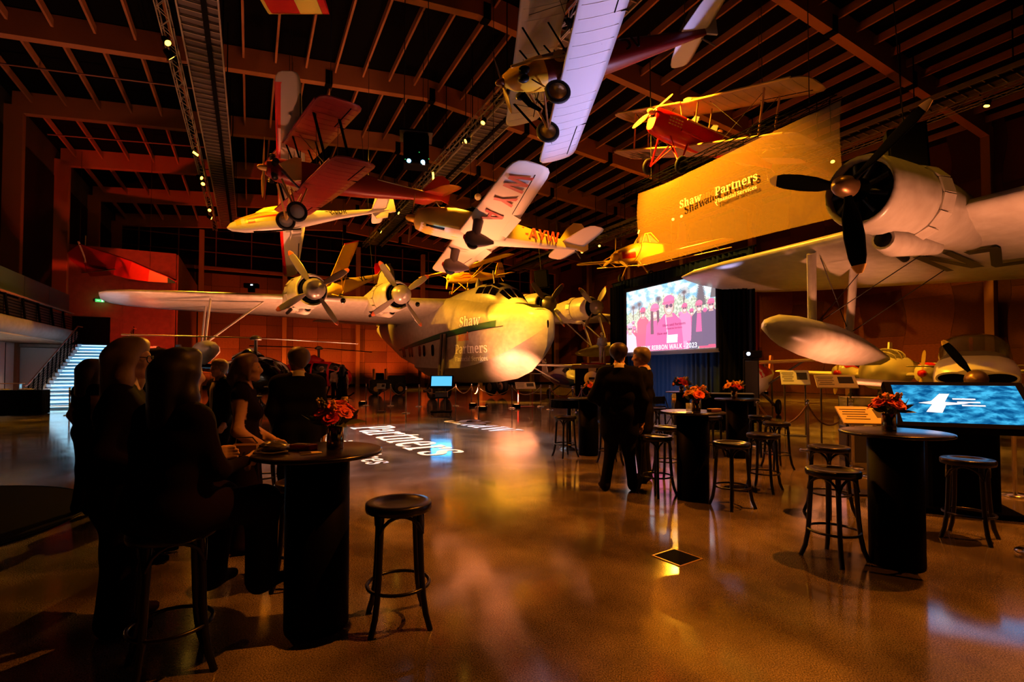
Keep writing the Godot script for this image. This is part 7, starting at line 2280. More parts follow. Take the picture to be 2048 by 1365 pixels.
func build_event() -> void:
	bloom_meshes()
	# cocktail tables
	make_table("black drum cocktail table with flowers and a clutch bag, nearest the camera at left", Vector3(-1.2, 0, -3.11))
	make_table("black drum cocktail table in front of the blue touch screen at right", Vector3(3.11, 0, -4.08))
	make_table("black drum cocktail table with glasses beside the two men in suits", Vector3(2.22, 0, -6.17))
	make_table("black drum cocktail table under the screen's right curtain edge", Vector3(4.11, 0, -9.16))
	make_table("black drum cocktail table behind the two men in suits, to their left", Vector3(1.44, 0, -9.44))
	make_table("far black cocktail table at the foot of the stage curtain", Vector3(4.2, 0, -12.4))
	make_table("far black cocktail table among the guests by the black helicopter", Vector3(-8.1, 0, -17.2))
	# stools: seat centres as measured
	make_stool("black bentwood stool standing alone right of the nearest table", Vector3(-0.71, 0, -3.16), 18.0)
	make_stool("black bentwood stool under the seated dark haired woman", Vector3(-1.79, 0, -2.66), 40.0)
	make_stool("black bentwood stool hidden behind the nearest drum table", Vector3(-1.55, 0, -3.75), 10.0)
	make_stool("black bentwood stool behind the woman with the clutch bag", Vector3(-3.16, 0, -6.35), 30.0)
	make_stool("black bentwood stool in front left of the right hand drum table", Vector3(2.68, 0, -4.2), 25.0)
	make_stool("black bentwood stool just behind the front left stool of the right hand table", Vector3(3.47, 0, -5.5), 12.0)
	make_stool("black bentwood stool with a blue sheen under the blue touch screen", Vector3(4.27, 0, -4.71), 38.0)
	make_stool("black bentwood stool right of the table with glasses", Vector3(2.54, 0, -5.81), 20.0)
	make_stool("black bentwood stool second to the right of the table with glasses", Vector3(3.31, 0, -6.61), 44.0)
	make_stool("black bentwood stool by the rope barrier right of the far table", Vector3(4.29, 0, -8.13), 5.0)
	make_stool("black bentwood stool left of the table with glasses, nearer one", Vector3(1.84, 0, -6.4), 33.0)
	make_stool("black bentwood stool left of the table with glasses, farther one", Vector3(2.32, 0, -7.5), 15.0)
	make_stool("black bentwood stool left of the table behind the men", Vector3(0.98, 0, -9.23), 28.0)
	make_stool("black bentwood stool half hidden behind the legs of the men in suits", Vector3(1.66, 0, -8.5), 8.0)
	make_stool("black bentwood stool left of the table under the curtain edge", Vector3(3.66, 0, -9.23), 35.0)
	make_stool("black bentwood stool right of the table under the curtain edge", Vector3(4.62, 0, -9.34), 22.0)
	make_stool("far black bentwood stool below the screen's lower left corner", Vector3(3.32, 0, -11.44), 40.0)
	make_stool("far black bentwood stool left of the helicopter side table", Vector3(-8.7, 0, -17.0), 10.0)
	make_stool("far black bentwood stool right of the helicopter side table", Vector3(-7.5, 0, -17.5), 31.0)
	# flowers
	flowers("orange and red roses in a brass vase on the nearest table", Vector3(-1.12, 1.07, -3.18), 2, 0.13, [M.petal_orange, M.petal_red, M.petal_peach, M.petal_pink], 1.12)
	flowers("coral and white flowers in a brass vase before the blue screen", Vector3(3.12, 1.07, -4.15), 5, 0.115, [M.petal_orange, M.petal_peach, M.petal_pink, M.petal_red], 1.05)
	flowers("yellow and orange flowers in a vase beside the champagne flute", Vector3(2.28, 1.07, -6.2), 8, 0.14, [M.petal_orange, M.petal_yellow, M.petal_peach, M.petal_yellow], 1.15)
	flowers("red and yellow flowers on the table under the curtain edge", Vector3(4.08, 1.07, -9.2), 12, 0.16, [M.petal_red, M.petal_yellow, M.petal_orange], 1.25)
	flowers("orange flowers on the table behind the men in suits", Vector3(1.5, 1.07, -9.45), 15, 0.15, [M.petal_orange, M.petal_yellow, M.petal_peach], 1.2)
	flowers("far orange flowers in front of the stage curtain", Vector3(4.2, 1.07, -12.4), 18, 0.2, [M.petal_orange, M.petal_red, M.petal_yellow], 1.6)
	# glasses on the middle table
	var g := thing("champagne_flute", "tall champagne flute half full on the table by the two men", "glass", Vector3(1.98, 1.07, -6.12))
	var s := surf()
	lathe(s, [[0.0, 0.0], [0.03, 0.0], [0.028, 0.004], [0.004, 0.01], [0.004, 0.08], [0.02, 0.11], [0.026, 0.16], [0.023, 0.22], [0.021, 0.22], [0.024, 0.16], [0.018, 0.112], [0.0, 0.095]], 20)
	done(s, "bowl", M.glass, g)
	s = surf()
	lathe(s, [[0.0, 0.1], [0.0175, 0.114], [0.0235, 0.158], [0.0, 0.158]], 18)
	done(s, "wine", M.yellow_paint, g)
	g = thing("tumbler", "short clear water tumbler on the table by the two men", "glass", Vector3(2.12, 1.07, -6.0))
	s = surf()
	lathe(s, [[0.0, 0.0], [0.034, 0.0], [0.038, 0.11], [0.035, 0.11], [0.031, 0.01], [0.0, 0.008]], 22)
	done(s, "glass_wall", M.glass, g)
	s = surf()
	lathe(s, [[0.0, 0.012], [0.03, 0.012], [0.0325, 0.05], [0.0, 0.05]], 18)
	done(s, "water", M.glass, g)
	g = thing("snack_box", "small tan box lying on the table with glasses", "box", Vector3(2.46, 1.07, -6.1), Vector3(0, 20, 0))
	part_box(g, "base", M.leather, Vector3(0, 0.015, 0), Vector3(0.16, 0.03, 0.08), 0.004)
	part_box(g, "lid", M.yellow_dull, Vector3(0, 0.034, 0), Vector3(0.155, 0.008, 0.075), 0.003)
	# bag and napkins on the nearest table
	g = thing("evening_bag", "crumpled silver sequinned evening bag on the nearest table", "bag", Vector3(-1.42, 1.07, -3.0), Vector3(0, 18, 0))
	s = surf()
	var rng := RandomNumberGenerator.new()
	rng.seed = 77
	var rings := []
	for i in 11:
		var t := PI * i / 10.0
		var r := PackedVector3Array()
		for j in 18:
			var a := TAU * j / 18.0
			var k := 1.0 + (rng.randf() - 0.5) * 0.28
			r.append(Vector3(cos(a) * sin(t) * 0.085 * k, 0.034 + -cos(t) * 0.034 * (0.8 + 0.4 * rng.randf()), sin(a) * sin(t) * 0.05 * k))
		rings.append(r)
	loft(s, rings, true, false)
	done(s, "pouch", M.silver_foil, g)
	s = surf()
	tube(s, [Vector3(-0.08, 0.04, 0), Vector3(-0.1, 0.012, 0.07), Vector3(0.0, 0.008, 0.1), Vector3(0.08, 0.012, 0.06)], 0.006, 6)
	done(s, "strap", M.silver_foil, g)
	g = thing("red_box", "flat red box with a cream label on the nearest table", "box", Vector3(-1.3, 1.07, -3.12), Vector3(0, -12, 0))
	part_box(g, "case", M.red_bright, Vector3(0, 0.016, 0), Vector3(0.15, 0.032, 0.09), 0.004)
	part_box(g, "paper_label", M.board_cream, Vector3(-0.01, 0.034, 0.0), Vector3(0.09, 0.004, 0.05))
	g = thing("paper_flyer", "folded dark and yellow paper flyer lying on the nearest table", "flyer", Vector3(-1.19, 1.071, -2.97), Vector3(0, 28, 0))
	part_box(g, "sheet", M.board_cream, Vector3(0, 0.003, 0), Vector3(0.12, 0.004, 0.07))
	part_box(g, "printed_half", M.photo_dark, Vector3(-0.03, 0.0065, 0), Vector3(0.06, 0.003, 0.068))
	# kiosks
	var sea := glow(Color.WHITE, 1.2)
	sea.emission = Color.BLACK
	sea.albedo_color = Color.BLACK
	sea.roughness = 0.7
	sea.metallic_specular = 0.02
	sea.emission_texture = sea_picture()
	var k := kiosk("large black touch screen kiosk glowing blue with a white plane logo", Vector3(4.98, 0, -5.6), -24.0, 1.28, 0.74, 1.16, 48.0, sea, true)
	var kb := Basis(Vector3.RIGHT, deg_to_rad(-48.0))
	s = surf()
	plate(s, PackedVector2Array([Vector2(-0.2, -0.14), Vector2(-0.12, -0.02), Vector2(-0.24, -0.0), Vector2(-0.12, 0.03), Vector2(-0.02, 0.15), Vector2(0.07, 0.15), Vector2(0.0, 0.02), Vector2(0.2, 0.0), Vector2(0.0, -0.03), Vector2(-0.06, -0.15)]), 0.0, 0.002, Transform3D(kb, Vector3(-0.12, 1.16, 0) + kb * Vector3(0, 0.0, 0.056)))
	done(s, "plane_logo", M.glow_white_soft, k)
	for i in 3:
		s = surf()
		box(s, Vector3(0.06 + 0.03 * i, 1.16, 0) + kb * Vector3(0, 0.07 - 0.05 * i, 0.057), Vector3(0.2, 0.018, 0.002), kb)
		done(s, "logo_text_line", M.glow_white_soft, k)
	kiosk("small wheeled touch screen stand glowing blue before the flying boat", Vector3(-2.57, 0, -18.3), 4.0, 0.84, 0.5, 1.2, 30.0, M.glow_lcd, false)
	# floor plate, dark disc, serving table
	g = thing("floor_hatch", "dark square steel hatch plate set in the floor at right", "hatch", Vector3(1.38, 0, -4.22), Vector3(0, 34, 0))
	part_box(g, "cover", M.black_matte, Vector3(0, 0.003, 0), Vector3(0.27, 0.006, 0.27))
	for q in [[0, 0.14, 0.29, 0.012], [0, -0.14, 0.29, 0.012]]: part_box(g, "rim", M.brass_disc, Vector3(q[0], 0.004, q[1]), Vector3(q[2], 0.007, q[3]))
	for q in [[0.14, 0, 0.012, 0.27], [-0.14, 0, 0.012, 0.27]]: part_box(g, "rim", M.brass_disc, Vector3(q[0], 0.004, q[1]), Vector3(q[2], 0.007, q[3]))
	g = thing("round_rug", "large round dark disc on the floor at the left edge", "rug", Vector3(-6.7, 0, -4.7))  # thin flat disc, one even dark colour
	s = surf()
	lathe(s, [[0.0, 0.0], [2.12, 0.0], [2.14, 0.006], [2.1, 0.012], [0.0, 0.012]], 64)
	done(s, "pile", M.rug, g)
	s = surf()
	var rp := []
	for i in 64: rp.append(Vector3(cos(TAU * i / 64) * 2.13, 0.008, sin(TAU * i / 64) * 2.13))
	tube(s, rp, 0.008, 5, true)
	done(s, "border", M.table_black, g)
	g = thing("buffet_table", "black draped buffet table with platters under the gallery at far left", "table", Vector3(-18.9, 0, -17.9), Vector3(0, rad_to_deg(TH), 0))
	s = surf()
	var cr := []
	for j in 2:
		var r := PackedVector3Array()
		for i in 80:
			var a := i / 80.0 * 4.0
			var e := int(a); var t := a - e
			var cs := [Vector3(-1.7, 0, 0.45), Vector3(1.7, 0, 0.45), Vector3(1.7, 0, -0.45), Vector3(-1.7, 0, -0.45)]
			var p: Vector3 = cs[e].lerp(cs[(e + 1) % 4], t)
			var nn := [Vector3(0, 0, 1), Vector3(1, 0, 0), Vector3(0, 0, -1), Vector3(-1, 0, 0)]
			r.append(p + nn[e] * (0.03 * sin(i * 1.6) if j == 0 else 0.0) + Vector3(0, 0.01 + 0.88 * j, 0))
		cr.append(r)
	loft(s, cr)
	done(s, "drape", M.velvet_black, g)
	for i in 5:
		var p := thing("food_platter", "oval platter of canapes on the buffet table, %s from the left" % ["first", "second", "third", "fourth", "fifth"][i], "platter", g.transform * Vector3(-1.3 + 0.62 * i, 0.9, 0.1), Vector3(0, 20.0 * i, 0), "buffet platters")
		s = surf()
		lathe(s, [[0.0, 0.0], [0.16, 0.0], [0.22, 0.03], [0.21, 0.035], [0.15, 0.012], [0.0, 0.012]], 24)
		done(s, "dish", M.board_white, p)
		for j in 14:
			s = surf()
			var a := j * 2.4
			var rr := 0.04 * sqrt(j)
			ball(s, Vector3(cos(a) * rr, 0.035, sin(a) * rr), Vector3(0.026, 0.022, 0.026), 6)
			done(s, "canape", [M.board_cream, M.strut_tan, M.petal_cream][j % 3], p)
	g = thing("serving_shelf", "raised tan serving shelf of bread on the buffet table", "shelf", Vector3(-18.4, 0.9, -18.1), Vector3(0, rad_to_deg(TH), 0))
	part_box(g, "board", M.strut_tan, Vector3(0, 0.24, 0), Vector3(1.1, 0.03, 0.3), 0.01)
	for x in [-0.45, 0.45]: part_box(g, "support", M.chrome, Vector3(x, 0.115, 0), Vector3(0.04, 0.23, 0.22))
	build_barriers()
	build_sound()
	# projected logo light on the floor, built as white letter meshes
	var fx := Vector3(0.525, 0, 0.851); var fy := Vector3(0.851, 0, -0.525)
	g = thing("floor_logo", "projected company name light built as big white lettering across the polished floor", "lettering", Vector3(0, 0.004, 0))
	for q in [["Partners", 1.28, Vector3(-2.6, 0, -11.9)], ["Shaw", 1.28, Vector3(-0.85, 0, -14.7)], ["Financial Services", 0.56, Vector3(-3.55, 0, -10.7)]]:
		words(q[0], q[1], F.serif, M.projected_white, g, Transform3D(Basis(fx, fy * 1.25, Vector3.UP), q[2]), "logo_lettering", 0.002)

func build_barriers() -> void:
	rope_line([Vector3(-6.76, 0, -23.2), Vector3(-5.6, 0, -23.1), Vector3(-4.0, 0, -18.9)], M.dark_rope, "chrome rope post left of the flying boat's near wheel", "dark rope left of the flying boat's near wheel", "posts left of the flying boat wheel")
	rope_line([Vector3(-4.2, 0, -22.6), Vector3(-2.6, 0, -23.1), Vector3(-1.95, 0, -24.1), Vector3(-1.5, 0, -22.4), Vector3(0.0, 0, -21.5), Vector3(1.3, 0, -22.6)], M.gold_rope, "chrome rope post in the line below the flying boat bow", "copper coloured rope in the line below the flying boat bow", "posts below the flying boat bow", 0.34)
	rope_line([Vector3(1.55, 0, -20.6), Vector3(2.35, 0, -19.4), Vector3(2.8, 0, -20.2), Vector3(3.4, 0, -21.5)], M.red_rope, "copper lit rope post beyond the table behind the men", "orange rope beyond the table behind the men", "posts beyond the table behind the men", 0.34)
	rope_line([Vector3(5.1, 0, -10.4), Vector3(5.9, 0, -10.0), Vector3(6.7, 0, -9.9), Vector3(5.5, 0, -8.1)], M.gold_rope, "chrome rope post beside the rightmost curtain edge", "pale twisted rope beside the rightmost curtain edge", "posts beside the curtain edge", 0.4)
	rope_line([Vector3(5.35, 0, -7.4), Vector3(6.3, 0, -6.3)], M.gold_rope, "chrome rope post behind the open book panels", "gold twisted rope behind the open book panels", "posts behind the book panels", 0.35)
	rope_line([Vector3(-15.2, 0, -18.6), Vector3(-15.9, 0, -18.0), Vector3(-17.6, 0, -20.4)], M.dark_rope, "dark red rope post at the foot of the glowing staircase", "black rope across the foot of the glowing staircase", "posts at the staircase foot", 0.4)
	stanchion("chrome rope post at the right edge beside the blue touch screen", Vector3(5.42, 0, -4.95), "single posts at right")
	stanchion("chrome rope post base cut off by the right edge of the picture", Vector3(4.5, 0, -4.3), "single posts at right")
	info_board("pale sloping reading board on a red leg by the flying boat bow", Vector3(0.6, 0, -22.4), 8.0, 0.9, 0.45, 0.95, M.board_cream, 50.0, M.red_letters)
	info_board("white lit reading board before the twin engined plane", Vector3(6.9, 0, -12.2), -20.0, 0.62, 0.42, 1.42, M.board_white, 35.0)
	info_board("cream reading board with a round picture above the glass case", Vector3(6.6, 0, -10.2), -20.0, 0.72, 0.4, 1.36, M.board_cream, 50.0)
	info_board("open cream picture board propped behind the right hand table", Vector3(4.55, 0, -6.35), -14.0, 0.72, 0.36, 1.0, M.board_cream, 58.0)
	info_board("small white notice standing under the flying boat hull", Vector3(-5.15, 0, -19.7), 0.0, 0.34, 0.22, 1.0, M.board_white, 20.0)
	var g := thing("display_case", "glass display case with dark models behind the rope posts at right", "display case", Vector3(6.35, 0, -8.75), Vector3(0, -18, 0))
	part_box(g, "plinth", M.frame_grey, Vector3(0, 0.3, 0), Vector3(1.0, 0.6, 0.5), 0.01)
	part_box(g, "glass_box", M.glass, Vector3(0, 0.86, 0), Vector3(0.98, 0.5, 0.48))
	for q in [[-0.3, 0.2], [0.05, 0.3], [0.32, 0.16]]:
		part_box(g, "model_block", M.photo_dark, Vector3(q[0], 0.62 + q[1] * 0.5, 0), Vector3(0.22, q[1], 0.2), 0.02)
	for x in [-0.49, 0.49]:
		for z in [-0.24, 0.24]: part_box(g, "corner_post", M.chrome, Vector3(x, 0.86, z), Vector3(0.015, 0.52, 0.015))
	g = thing("round_emblem", "round ochre emblem board behind the orange flowers at centre", "emblem board", Vector3(3.6, 0, -22.6), Vector3(0, -6, 0))
	var s := surf()
	lathe(s, [[0.0, 0.0], [0.34, 0.0], [0.34, 0.03], [0.0, 0.03]], 28, Vector3(0, 1.25, 0), Basis(Vector3.RIGHT, PI / 2))
	done(s, "disc", M.yellow_dull, g)
	part_box(g, "plate", M.yellow_dull, Vector3(0.03, 1.66, 0.0), Vector3(0.34, 0.16, 0.03))
	part_box(g, "dark_device", M.photo_dark, Vector3(0, 1.27, 0.035), Vector3(0.26, 0.1, 0.01))
	strut(g, "pole", M.black_matte, Vector3(0, 0, -0.02), Vector3(0, 1.2, -0.02), 0.03)
	g = thing("round_stand", "low round black draped stand left of the table behind the men", "stand", Vector3(1.15, 0, -10.1))
	s = surf()
	var rr := []
	for j in 3:
		var r := PackedVector3Array()
		for i in 48:
			var a := TAU * i / 48.0
			var k := 0.36 + (0.0 if j == 2 else 0.016 * sin(i * 1.7))
			r.append(Vector3(cos(a) * k, [0.84, 0.92, 1.0][j], sin(a) * k))
		rr.append(r)
	loft(s, rr)
	done(s, "draped_top", M.velvet_black, g)
	s = surf()
	lathe(s, [[0.2, 0.0], [0.18, 0.03], [0.05, 0.05], [0.04, 0.86]], 20)
	done(s, "column", M.black_metal, g)
	# folding chairs under the screen
	for q in [[Vector3(4.1, 0, -13.6), 20.0, "black folding chair below the screen's left half"], [Vector3(4.75, 0, -14.1), -10.0, "black folding chair below the middle of the screen"]]:
		var c := thing("folding_chair", q[2], "chair", q[0], Vector3(0, q[1], 0), "folding chairs by the stage")
		part_box(c, "seat", M.stool_black, Vector3(0, 0.45, 0), Vector3(0.42, 0.025, 0.4), 0.008)
		part_box(c, "backrest", M.stool_black, Vector3(0, 0.78, -0.2), Vector3(0.42, 0.2, 0.02), 0.006)
		part_box(c, "backrest", M.stool_black, Vector3(0, 0.6, -0.18), Vector3(0.42, 0.05, 0.02), 0.006)
		for x in [-0.22, 0.22]:
			strut(c, "leg", M.stool_black, Vector3(x, 0, 0.24), Vector3(x, 0.9, -0.24), 0.014)
			strut(c, "leg", M.stool_black, Vector3(x, 0, -0.24), Vector3(x, 0.46, 0.16), 0.014)
	g = thing("light_lectern", "pale slim equipment table before the stage curtain", "table", Vector3(5.7, 0, -13.3), Vector3(0, -20, 0))
	part_box(g, "top", M.frame_grey, Vector3(0, 0.98, 0), Vector3(1.3, 0.03, 0.5), 0.006)
	part_box(g, "front_panel", M.velvet_black, Vector3(0, 0.5, 0.22), Vector3(1.26, 0.94, 0.03))
	for x in [-0.6, 0.6]: strut(g, "leg", M.grey_metal, Vector3(x, 0, -0.15), Vector3(x, 0.97, -0.15), 0.02)

func build_sound() -> void:
	# loudspeaker tower with a projector on top, right of the curtain
	var o := thing("loudspeaker_tower", "slim black loudspeaker tower right of the stage curtain", "loudspeaker", Vector3(7.45, 0, -15.6), Vector3(0, -20, 0))
	part_box(o, "cabinet", M.black_matte, Vector3(0, 1.0, 0), Vector3(0.42, 1.98, 0.42), 0.02)
	part_box(o, "grille", M.black_metal, Vector3(0, 1.2, 0.22), Vector3(0.36, 1.4, 0.02), 0.006)
	part_box(o, "foot", M.black_matte, Vector3(0, 0.02, 0), Vector3(0.6, 0.04, 0.6))
	o = thing("projector", "small projector with a bright blue white lens on the loudspeaker tower", "projector", Vector3(7.45, 1.99, -15.6), Vector3(0, -20, 0))
	part_box(o, "case", M.black_matte, Vector3(0.05, 0.12, 0), Vector3(0.5, 0.22, 0.4), 0.02)
	var s := surf()
	lathe(s, [[0.0, 0.0], [0.055, 0.0], [0.05, 0.02], [0.0, 0.03]], 16, Vector3(-0.08, 0.13, 0.2), Basis(Vector3.RIGHT, PI / 2))
	done(s, "lens", M.glow_white, o)
	var at := o.transform * Vector3(-0.08, 0.13, 0.32)
	beam(o, Vector3(-0.08, 0.13, 0.3), o.basis.inverse() * (Vector3(1.6, 9.4, -12.9) - at).normalized(), LILAC, 110.0, 26.0, 0.03)
	# hanging projector rig at upper centre
	o = thing("projector_rig", "black hanging projector rig with two blue white lenses at upper centre", "projector", Vector3(-3.3, 8.55, -17.0), Vector3(0, 12, 0))
	part_box(o, "cabinet", M.black_matte, Vector3(0, 0.55, 0), Vector3(0.85, 1.0, 0.7), 0.03)
	part_box(o, "top_frame", M.black_metal, Vector3(0, 1.12, 0), Vector3(1.1, 0.08, 0.9), 0.01)
	for x in [-0.24, 0.22]:
		s = surf()
		lathe(s, [[0.0, 0.0], [0.07, 0.0], [0.06, 0.02], [0.0, 0.03]], 16, Vector3(x, 0.1, 0.36), Basis(Vector3.RIGHT, PI / 2))
		done(s, "lens", M.glow_blue_white, o)
		part_box(o, "lens_shroud", M.black_metal, Vector3(x, 0.1, 0.34), Vector3(0.22, 0.2, 0.04), 0.01)
	for q in [[-0.36, 0.14], [0.42, 0.22], [0.1, 0.42]]: part_box(o, "indicator", M.glow_green, Vector3(q[0], q[1], 0.36), Vector3(0.03, 0.02, 0.01))
	for x in [-0.4, 0.4]: strut(o, "suspension_cable", M.cable, Vector3(x, 1.1, 0), Vector3(x, 6.6, 0), 0.014)
	beam(o, Vector3(-0.24, 0.1, 0.45), o.basis.inverse() * (Vector3(-2.3, 0, -12.3) - o.position).normalized(), Color(0.75, 0.9, 1.0), 90.0, 21.0, 0.03, 0.3)
	beam(o, Vector3(0.22, 0.1, 0.45), o.basis.inverse() * (Vector3(-2.25, 3.2, -26.8) - o.position).normalized(), Color(0.7, 0.88, 1.0), 430.0, 8.0, 0.03, 0.4)
	o = thing("globe_lamp", "small unlit white globe pendant in front of the roof beams at centre", "lamp", Vector3(-1.72, 10.4, -25.0))
	s = surf()
	ball(s, Vector3.ZERO, Vector3.ONE * 0.17, 14)
	done(s, "globe", M.board_cream, o)
	strut(o, "suspension_cable", M.cable, Vector3(0, 0.15, 0), Vector3(0, 5.4, 0), 0.01)
	# hanging loudspeakers
	for q in [[Vector3(12.0, 7.4, -15.0), Vector3(0.95, 1.5, 0.8), -30.0, "big black loudspeaker hanging above the right hand engine", 7.0], [Vector3(-8.4, 5.9, -30.5), Vector3(0.45, 0.75, 0.4), 10.0, "small black loudspeaker hanging between the two near propellers", 9.6], [Vector3(2.1, 7.3, -34.0), Vector3(0.9, 1.2, 0.6), -14.0, "black loudspeaker hanging above the flying boat's far engines", 8.4]]:
		o = thing("hanging_loudspeaker", q[3], "loudspeaker", q[0], Vector3(8, q[2], 4), "hanging loudspeakers")
		part_box(o, "cabinet", M.black_matte, Vector3(0, q[1].y / 2, 0), q[1], 0.03)
		part_box(o, "grille", M.black_metal, Vector3(0, q[1].y / 2, q[1].z / 2 + 0.01), Vector3(q[1].x * 0.9, q[1].y * 0.9, 0.02), 0.006)
		part_box(o, "bracket", M.black_metal, Vector3(0, q[1].y + 0.03, 0), Vector3(q[1].x * 0.5, 0.06, 0.1))
		strut(o, "suspension_cable", M.cable, Vector3(0, q[1].y, 0), Vector3(0, q[4], 0), 0.016)
	# the small effect light on the boat's near wing, with a red beam housing
	o = thing("effect_light", "small black effect light with a white glowing eye on the near wing", "stage light", Vector3(-13.6, 5.95, -26.0), Vector3(0, 10, 0))
	part_box(o, "case", M.black_matte, Vector3(0, 0.12, 0), Vector3(0.7, 0.22, 0.3), 0.02)
	part_box(o, "eye", M.glow_white_soft, Vector3(0.05, 0.14, 0.155), Vector3(0.12, 0.08, 0.01))
	part_box(o, "foot", M.black_matte, Vector3(0, -0.1, 0), Vector3(0.3, 0.24, 0.2))

func build_people() -> void:
	var skin := Color(0.55, 0.34, 0.25)
	var pale := Color(0.6, 0.4, 0.32)
	var black := Color(0.008, 0.0075, 0.008)
	var ink := Color(0.009, 0.0085, 0.01)
	# woman with glasses, standing at left
	person("fair haired woman in glasses and a black jacket standing at the nearest table", Vector3(-2.38, 0, -3.1), -62.0, {"height": 1.73, "woman": true, "fat": 1.34, "cell": 0.015, "colors": [pale, black, black, black], "hair": "long", "hair_length": 0.26, "hair_color": Color(0.34, 0.24, 0.14), "glasses": true, "wide_legs": 1.5, "jacket": 0.12, "look": -8.0, "pose": {"ell": Vector3(-0.34, 1.1, 0.06), "wrl": Vector3(-0.2, 0.86, -0.2), "elr": Vector3(0.32, 1.1, 0.06), "wrr": Vector3(0.2, 0.95, -0.22)}, "curl": 0.5})
	# dark haired woman seated with her back to us
	person("dark haired woman in black seated on a stool with her back turned", Vector3(-1.78, 0, -2.62), -18.0, {"height": 1.72, "woman": true, "fat": 1.32, "cell": 0.015, "colors": [pale, black, black, black], "hair": "long", "hair_length": 0.36, "hair_color": Color(0.012, 0.009, 0.008), "look": -14.0,
		"pose": {"pelvis": Vector3(0, 0.86, 0.02), "chest": Vector3(0, 1.2, -0.01), "neck": Vector3(0, 1.4, -0.02), "head": Vector3(0, 1.56, -0.05), "shl": Vector3(-0.18, 1.335, -0.01), "shr": Vector3(0.18, 1.335, -0.01), "ell": Vector3(-0.27, 1.08, -0.1), "wrl": Vector3(-0.16, 1.08, -0.34), "elr": Vector3(0.27, 1.06, -0.06), "wrr": Vector3(0.17, 1.06, -0.32),
			"hipl": Vector3(-0.1, 0.84, 0.0), "hipr": Vector3(0.1, 0.84, 0.0), "knl": Vector3(-0.12, 0.8, -0.42), "knr": Vector3(0.2, 0.8, -0.42), "anl": Vector3(-0.1, 0.38, -0.34), "anr": Vector3(0.22, 0.38, -0.4), "tol": Vector3(-0.1, 0.32, -0.5), "tor": Vector3(0.24, 0.32, -0.56)}, "wide_legs": 1.35})
	# woman with tied hair and clutch
	person("woman with tied back hair in a black off shoulder dress holding a clutch", Vector3(-2.34, 0, -4.4), -72.0, {"height": 1.68, "woman": true, "cell": 0.017, "colors": [skin, black, black, black], "bare_arms": true, "hair": "tail", "hair_color": Color(0.16, 0.09, 0.05), "skirt": 0.4, "nod": 4.0, "pose": {"elr": Vector3(0.24, 1.1, 0.02), "wrr": Vector3(0.16, 0.93, -0.22), "ell": Vector3(-0.24, 1.12, 0.04), "wrl": Vector3(-0.1, 0.98, -0.22)}, "curl": 0.6})
	var g := thing("clutch_bag", "beige studded clutch bag held by the woman in black", "bag", Vector3(-2.2, 0.86, -4.15), Vector3(0, 10, 0))
	part_box(g, "body", M.bag_tan, Vector3(0, 0.05, 0), Vector3(0.2, 0.1, 0.05), 0.012)
	var s := surf()
	tube(s, [Vector3(-0.08, 0.1, 0), Vector3(-0.07, 0.15, 0), Vector3(0.05, 0.15, 0), Vector3(0.09, 0.1, 0)], 0.006, 6)
	done(s, "handle", M.chrome, g)
	for i in 5: part_box(g, "stud", M.chrome, Vector3(-0.07 + 0.035 * i, 0.03, 0.027), Vector3(0.012, 0.012, 0.008))
	# man in dark suit seen from behind
	person("grey haired man in a dark suit seen from behind left of centre", Vector3(-2.27, 0, -5.3), 28.0, {"height": 1.78, "fat": 1.08, "cell": 0.017, "colors": [skin, ink, ink, black], "hair": "short", "hair_color": Color(0.11, 0.085, 0.07), "jacket": 0.17, "look": 24.0, "collar": true, "pose": {"wrl": Vector3(-0.2, 0.95, -0.2), "wrr": Vector3(0.26, 0.88, -0.02)}})
	# the two men in the middle
	person("broad man in a black suit with his back turned before the screen", Vector3(1.42, 0, -6.62), -14.0, {"height": 1.9, "fat": 1.14, "cell": 0.017, "colors": [skin, ink, ink, black], "hair": "short", "hair_color": Color(0.035, 0.02, 0.012), "jacket": 0.2, "collar": true, "look": -14.0, "pose": {"ell": Vector3(-0.32, 1.12, 0.05), "wrl": Vector3(-0.17, 0.98, -0.18), "elr": Vector3(0.29, 1.1, 0.06), "wrr": Vector3(0.27, 0.84, -0.06), "anl": Vector3(-0.17, 0.09, 0.06), "tol": Vector3(-0.24, 0.035, -0.12), "anr": Vector3(0.15, 0.09, -0.02), "tor": Vector3(0.2, 0.035, -0.19)}})
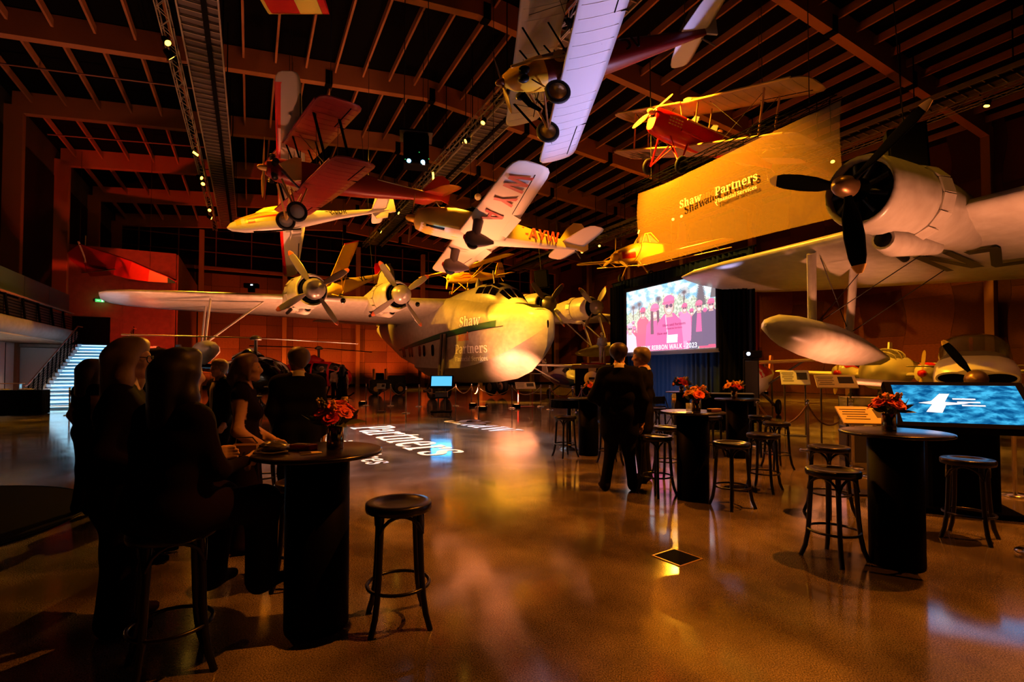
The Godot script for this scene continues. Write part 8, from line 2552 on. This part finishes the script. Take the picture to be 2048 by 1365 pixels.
	person("grey haired man in a dark suit talking in profile before the screen", Vector3(1.86, 0, -7.15), 62.0, {"height": 1.87, "cell": 0.017, "colors": [skin, ink, ink, black], "hair": "short", "hair_color": Color(0.16, 0.13, 0.11), "jacket": 0.19, "collar": true, "look": 10.0, "pose": {"wrl": Vector3(-0.2, 0.98, -0.2)}})
	# guests farther off
	person("long haired woman at the left looking towards the glowing stair", Vector3(-4.68, 0, -5.55), -20.0, {"height": 1.66, "woman": true, "cell": 0.02, "colors": [skin, black, black, black], "hair": "long", "hair_length": 0.26, "hair_color": Color(0.07, 0.04, 0.025), "bare_arms": true})
	person("curly haired person behind the woman with glasses", Vector3(-3.0, 0, -4.2), -70.0, {"height": 1.71, "cell": 0.02, "colors": [skin, ink, black, black], "hair": "short", "hair_color": Color(0.05, 0.03, 0.02), "shirt_front": true})
	person("man in a dark jacket and pale open shirt beyond the seated woman", Vector3(-4.15, 0, -7.1), 150.0, {"height": 1.7, "cell": 0.02, "colors": [skin, ink, black, black], "hair": "short", "hair_color": Color(0.3, 0.22, 0.15), "shirt_front": true, "jacket": 0.15, "pose": {"wrr": Vector3(0.12, 1.0, -0.24)}})
	person("short haired person in black by the red helicopter, left of three", Vector3(-8.75, 0, -23.0), -20.0, {"height": 1.78, "cell": 0.026, "colors": [skin, black, black, black], "hair": "short", "hair_color": Color(0.2, 0.12, 0.08), "group": "three guests by the red helicopter"})
	person("person in a pale top by the red helicopter, middle of three", Vector3(-8.32, 0, -23.6), 30.0, {"height": 1.8, "woman": true, "cell": 0.026, "colors": [skin, Color(0.35, 0.28, 0.24), black, black], "hair": "short", "hair_color": Color(0.05, 0.03, 0.02), "pose": {"wrl": Vector3(-0.2, 1.0, -0.2)}, "group": "three guests by the red helicopter"})
	person("long haired woman in dark jumpsuit by the red helicopter, right of three", Vector3(-7.7, 0, -22.7), 10.0, {"height": 1.86, "woman": true, "cell": 0.026, "colors": [skin, black, black, black], "hair": "long", "hair_length": 0.34, "hair_color": Color(0.012, 0.01, 0.01), "bare_arms": true, "wide_legs": 1.4, "pose": {"anl": Vector3(-0.2, 0.09, 0), "anr": Vector3(0.2, 0.09, 0), "tol": Vector3(-0.24, 0.035, -0.14), "tor": Vector3(0.24, 0.035, -0.14)}, "group": "three guests by the red helicopter"})
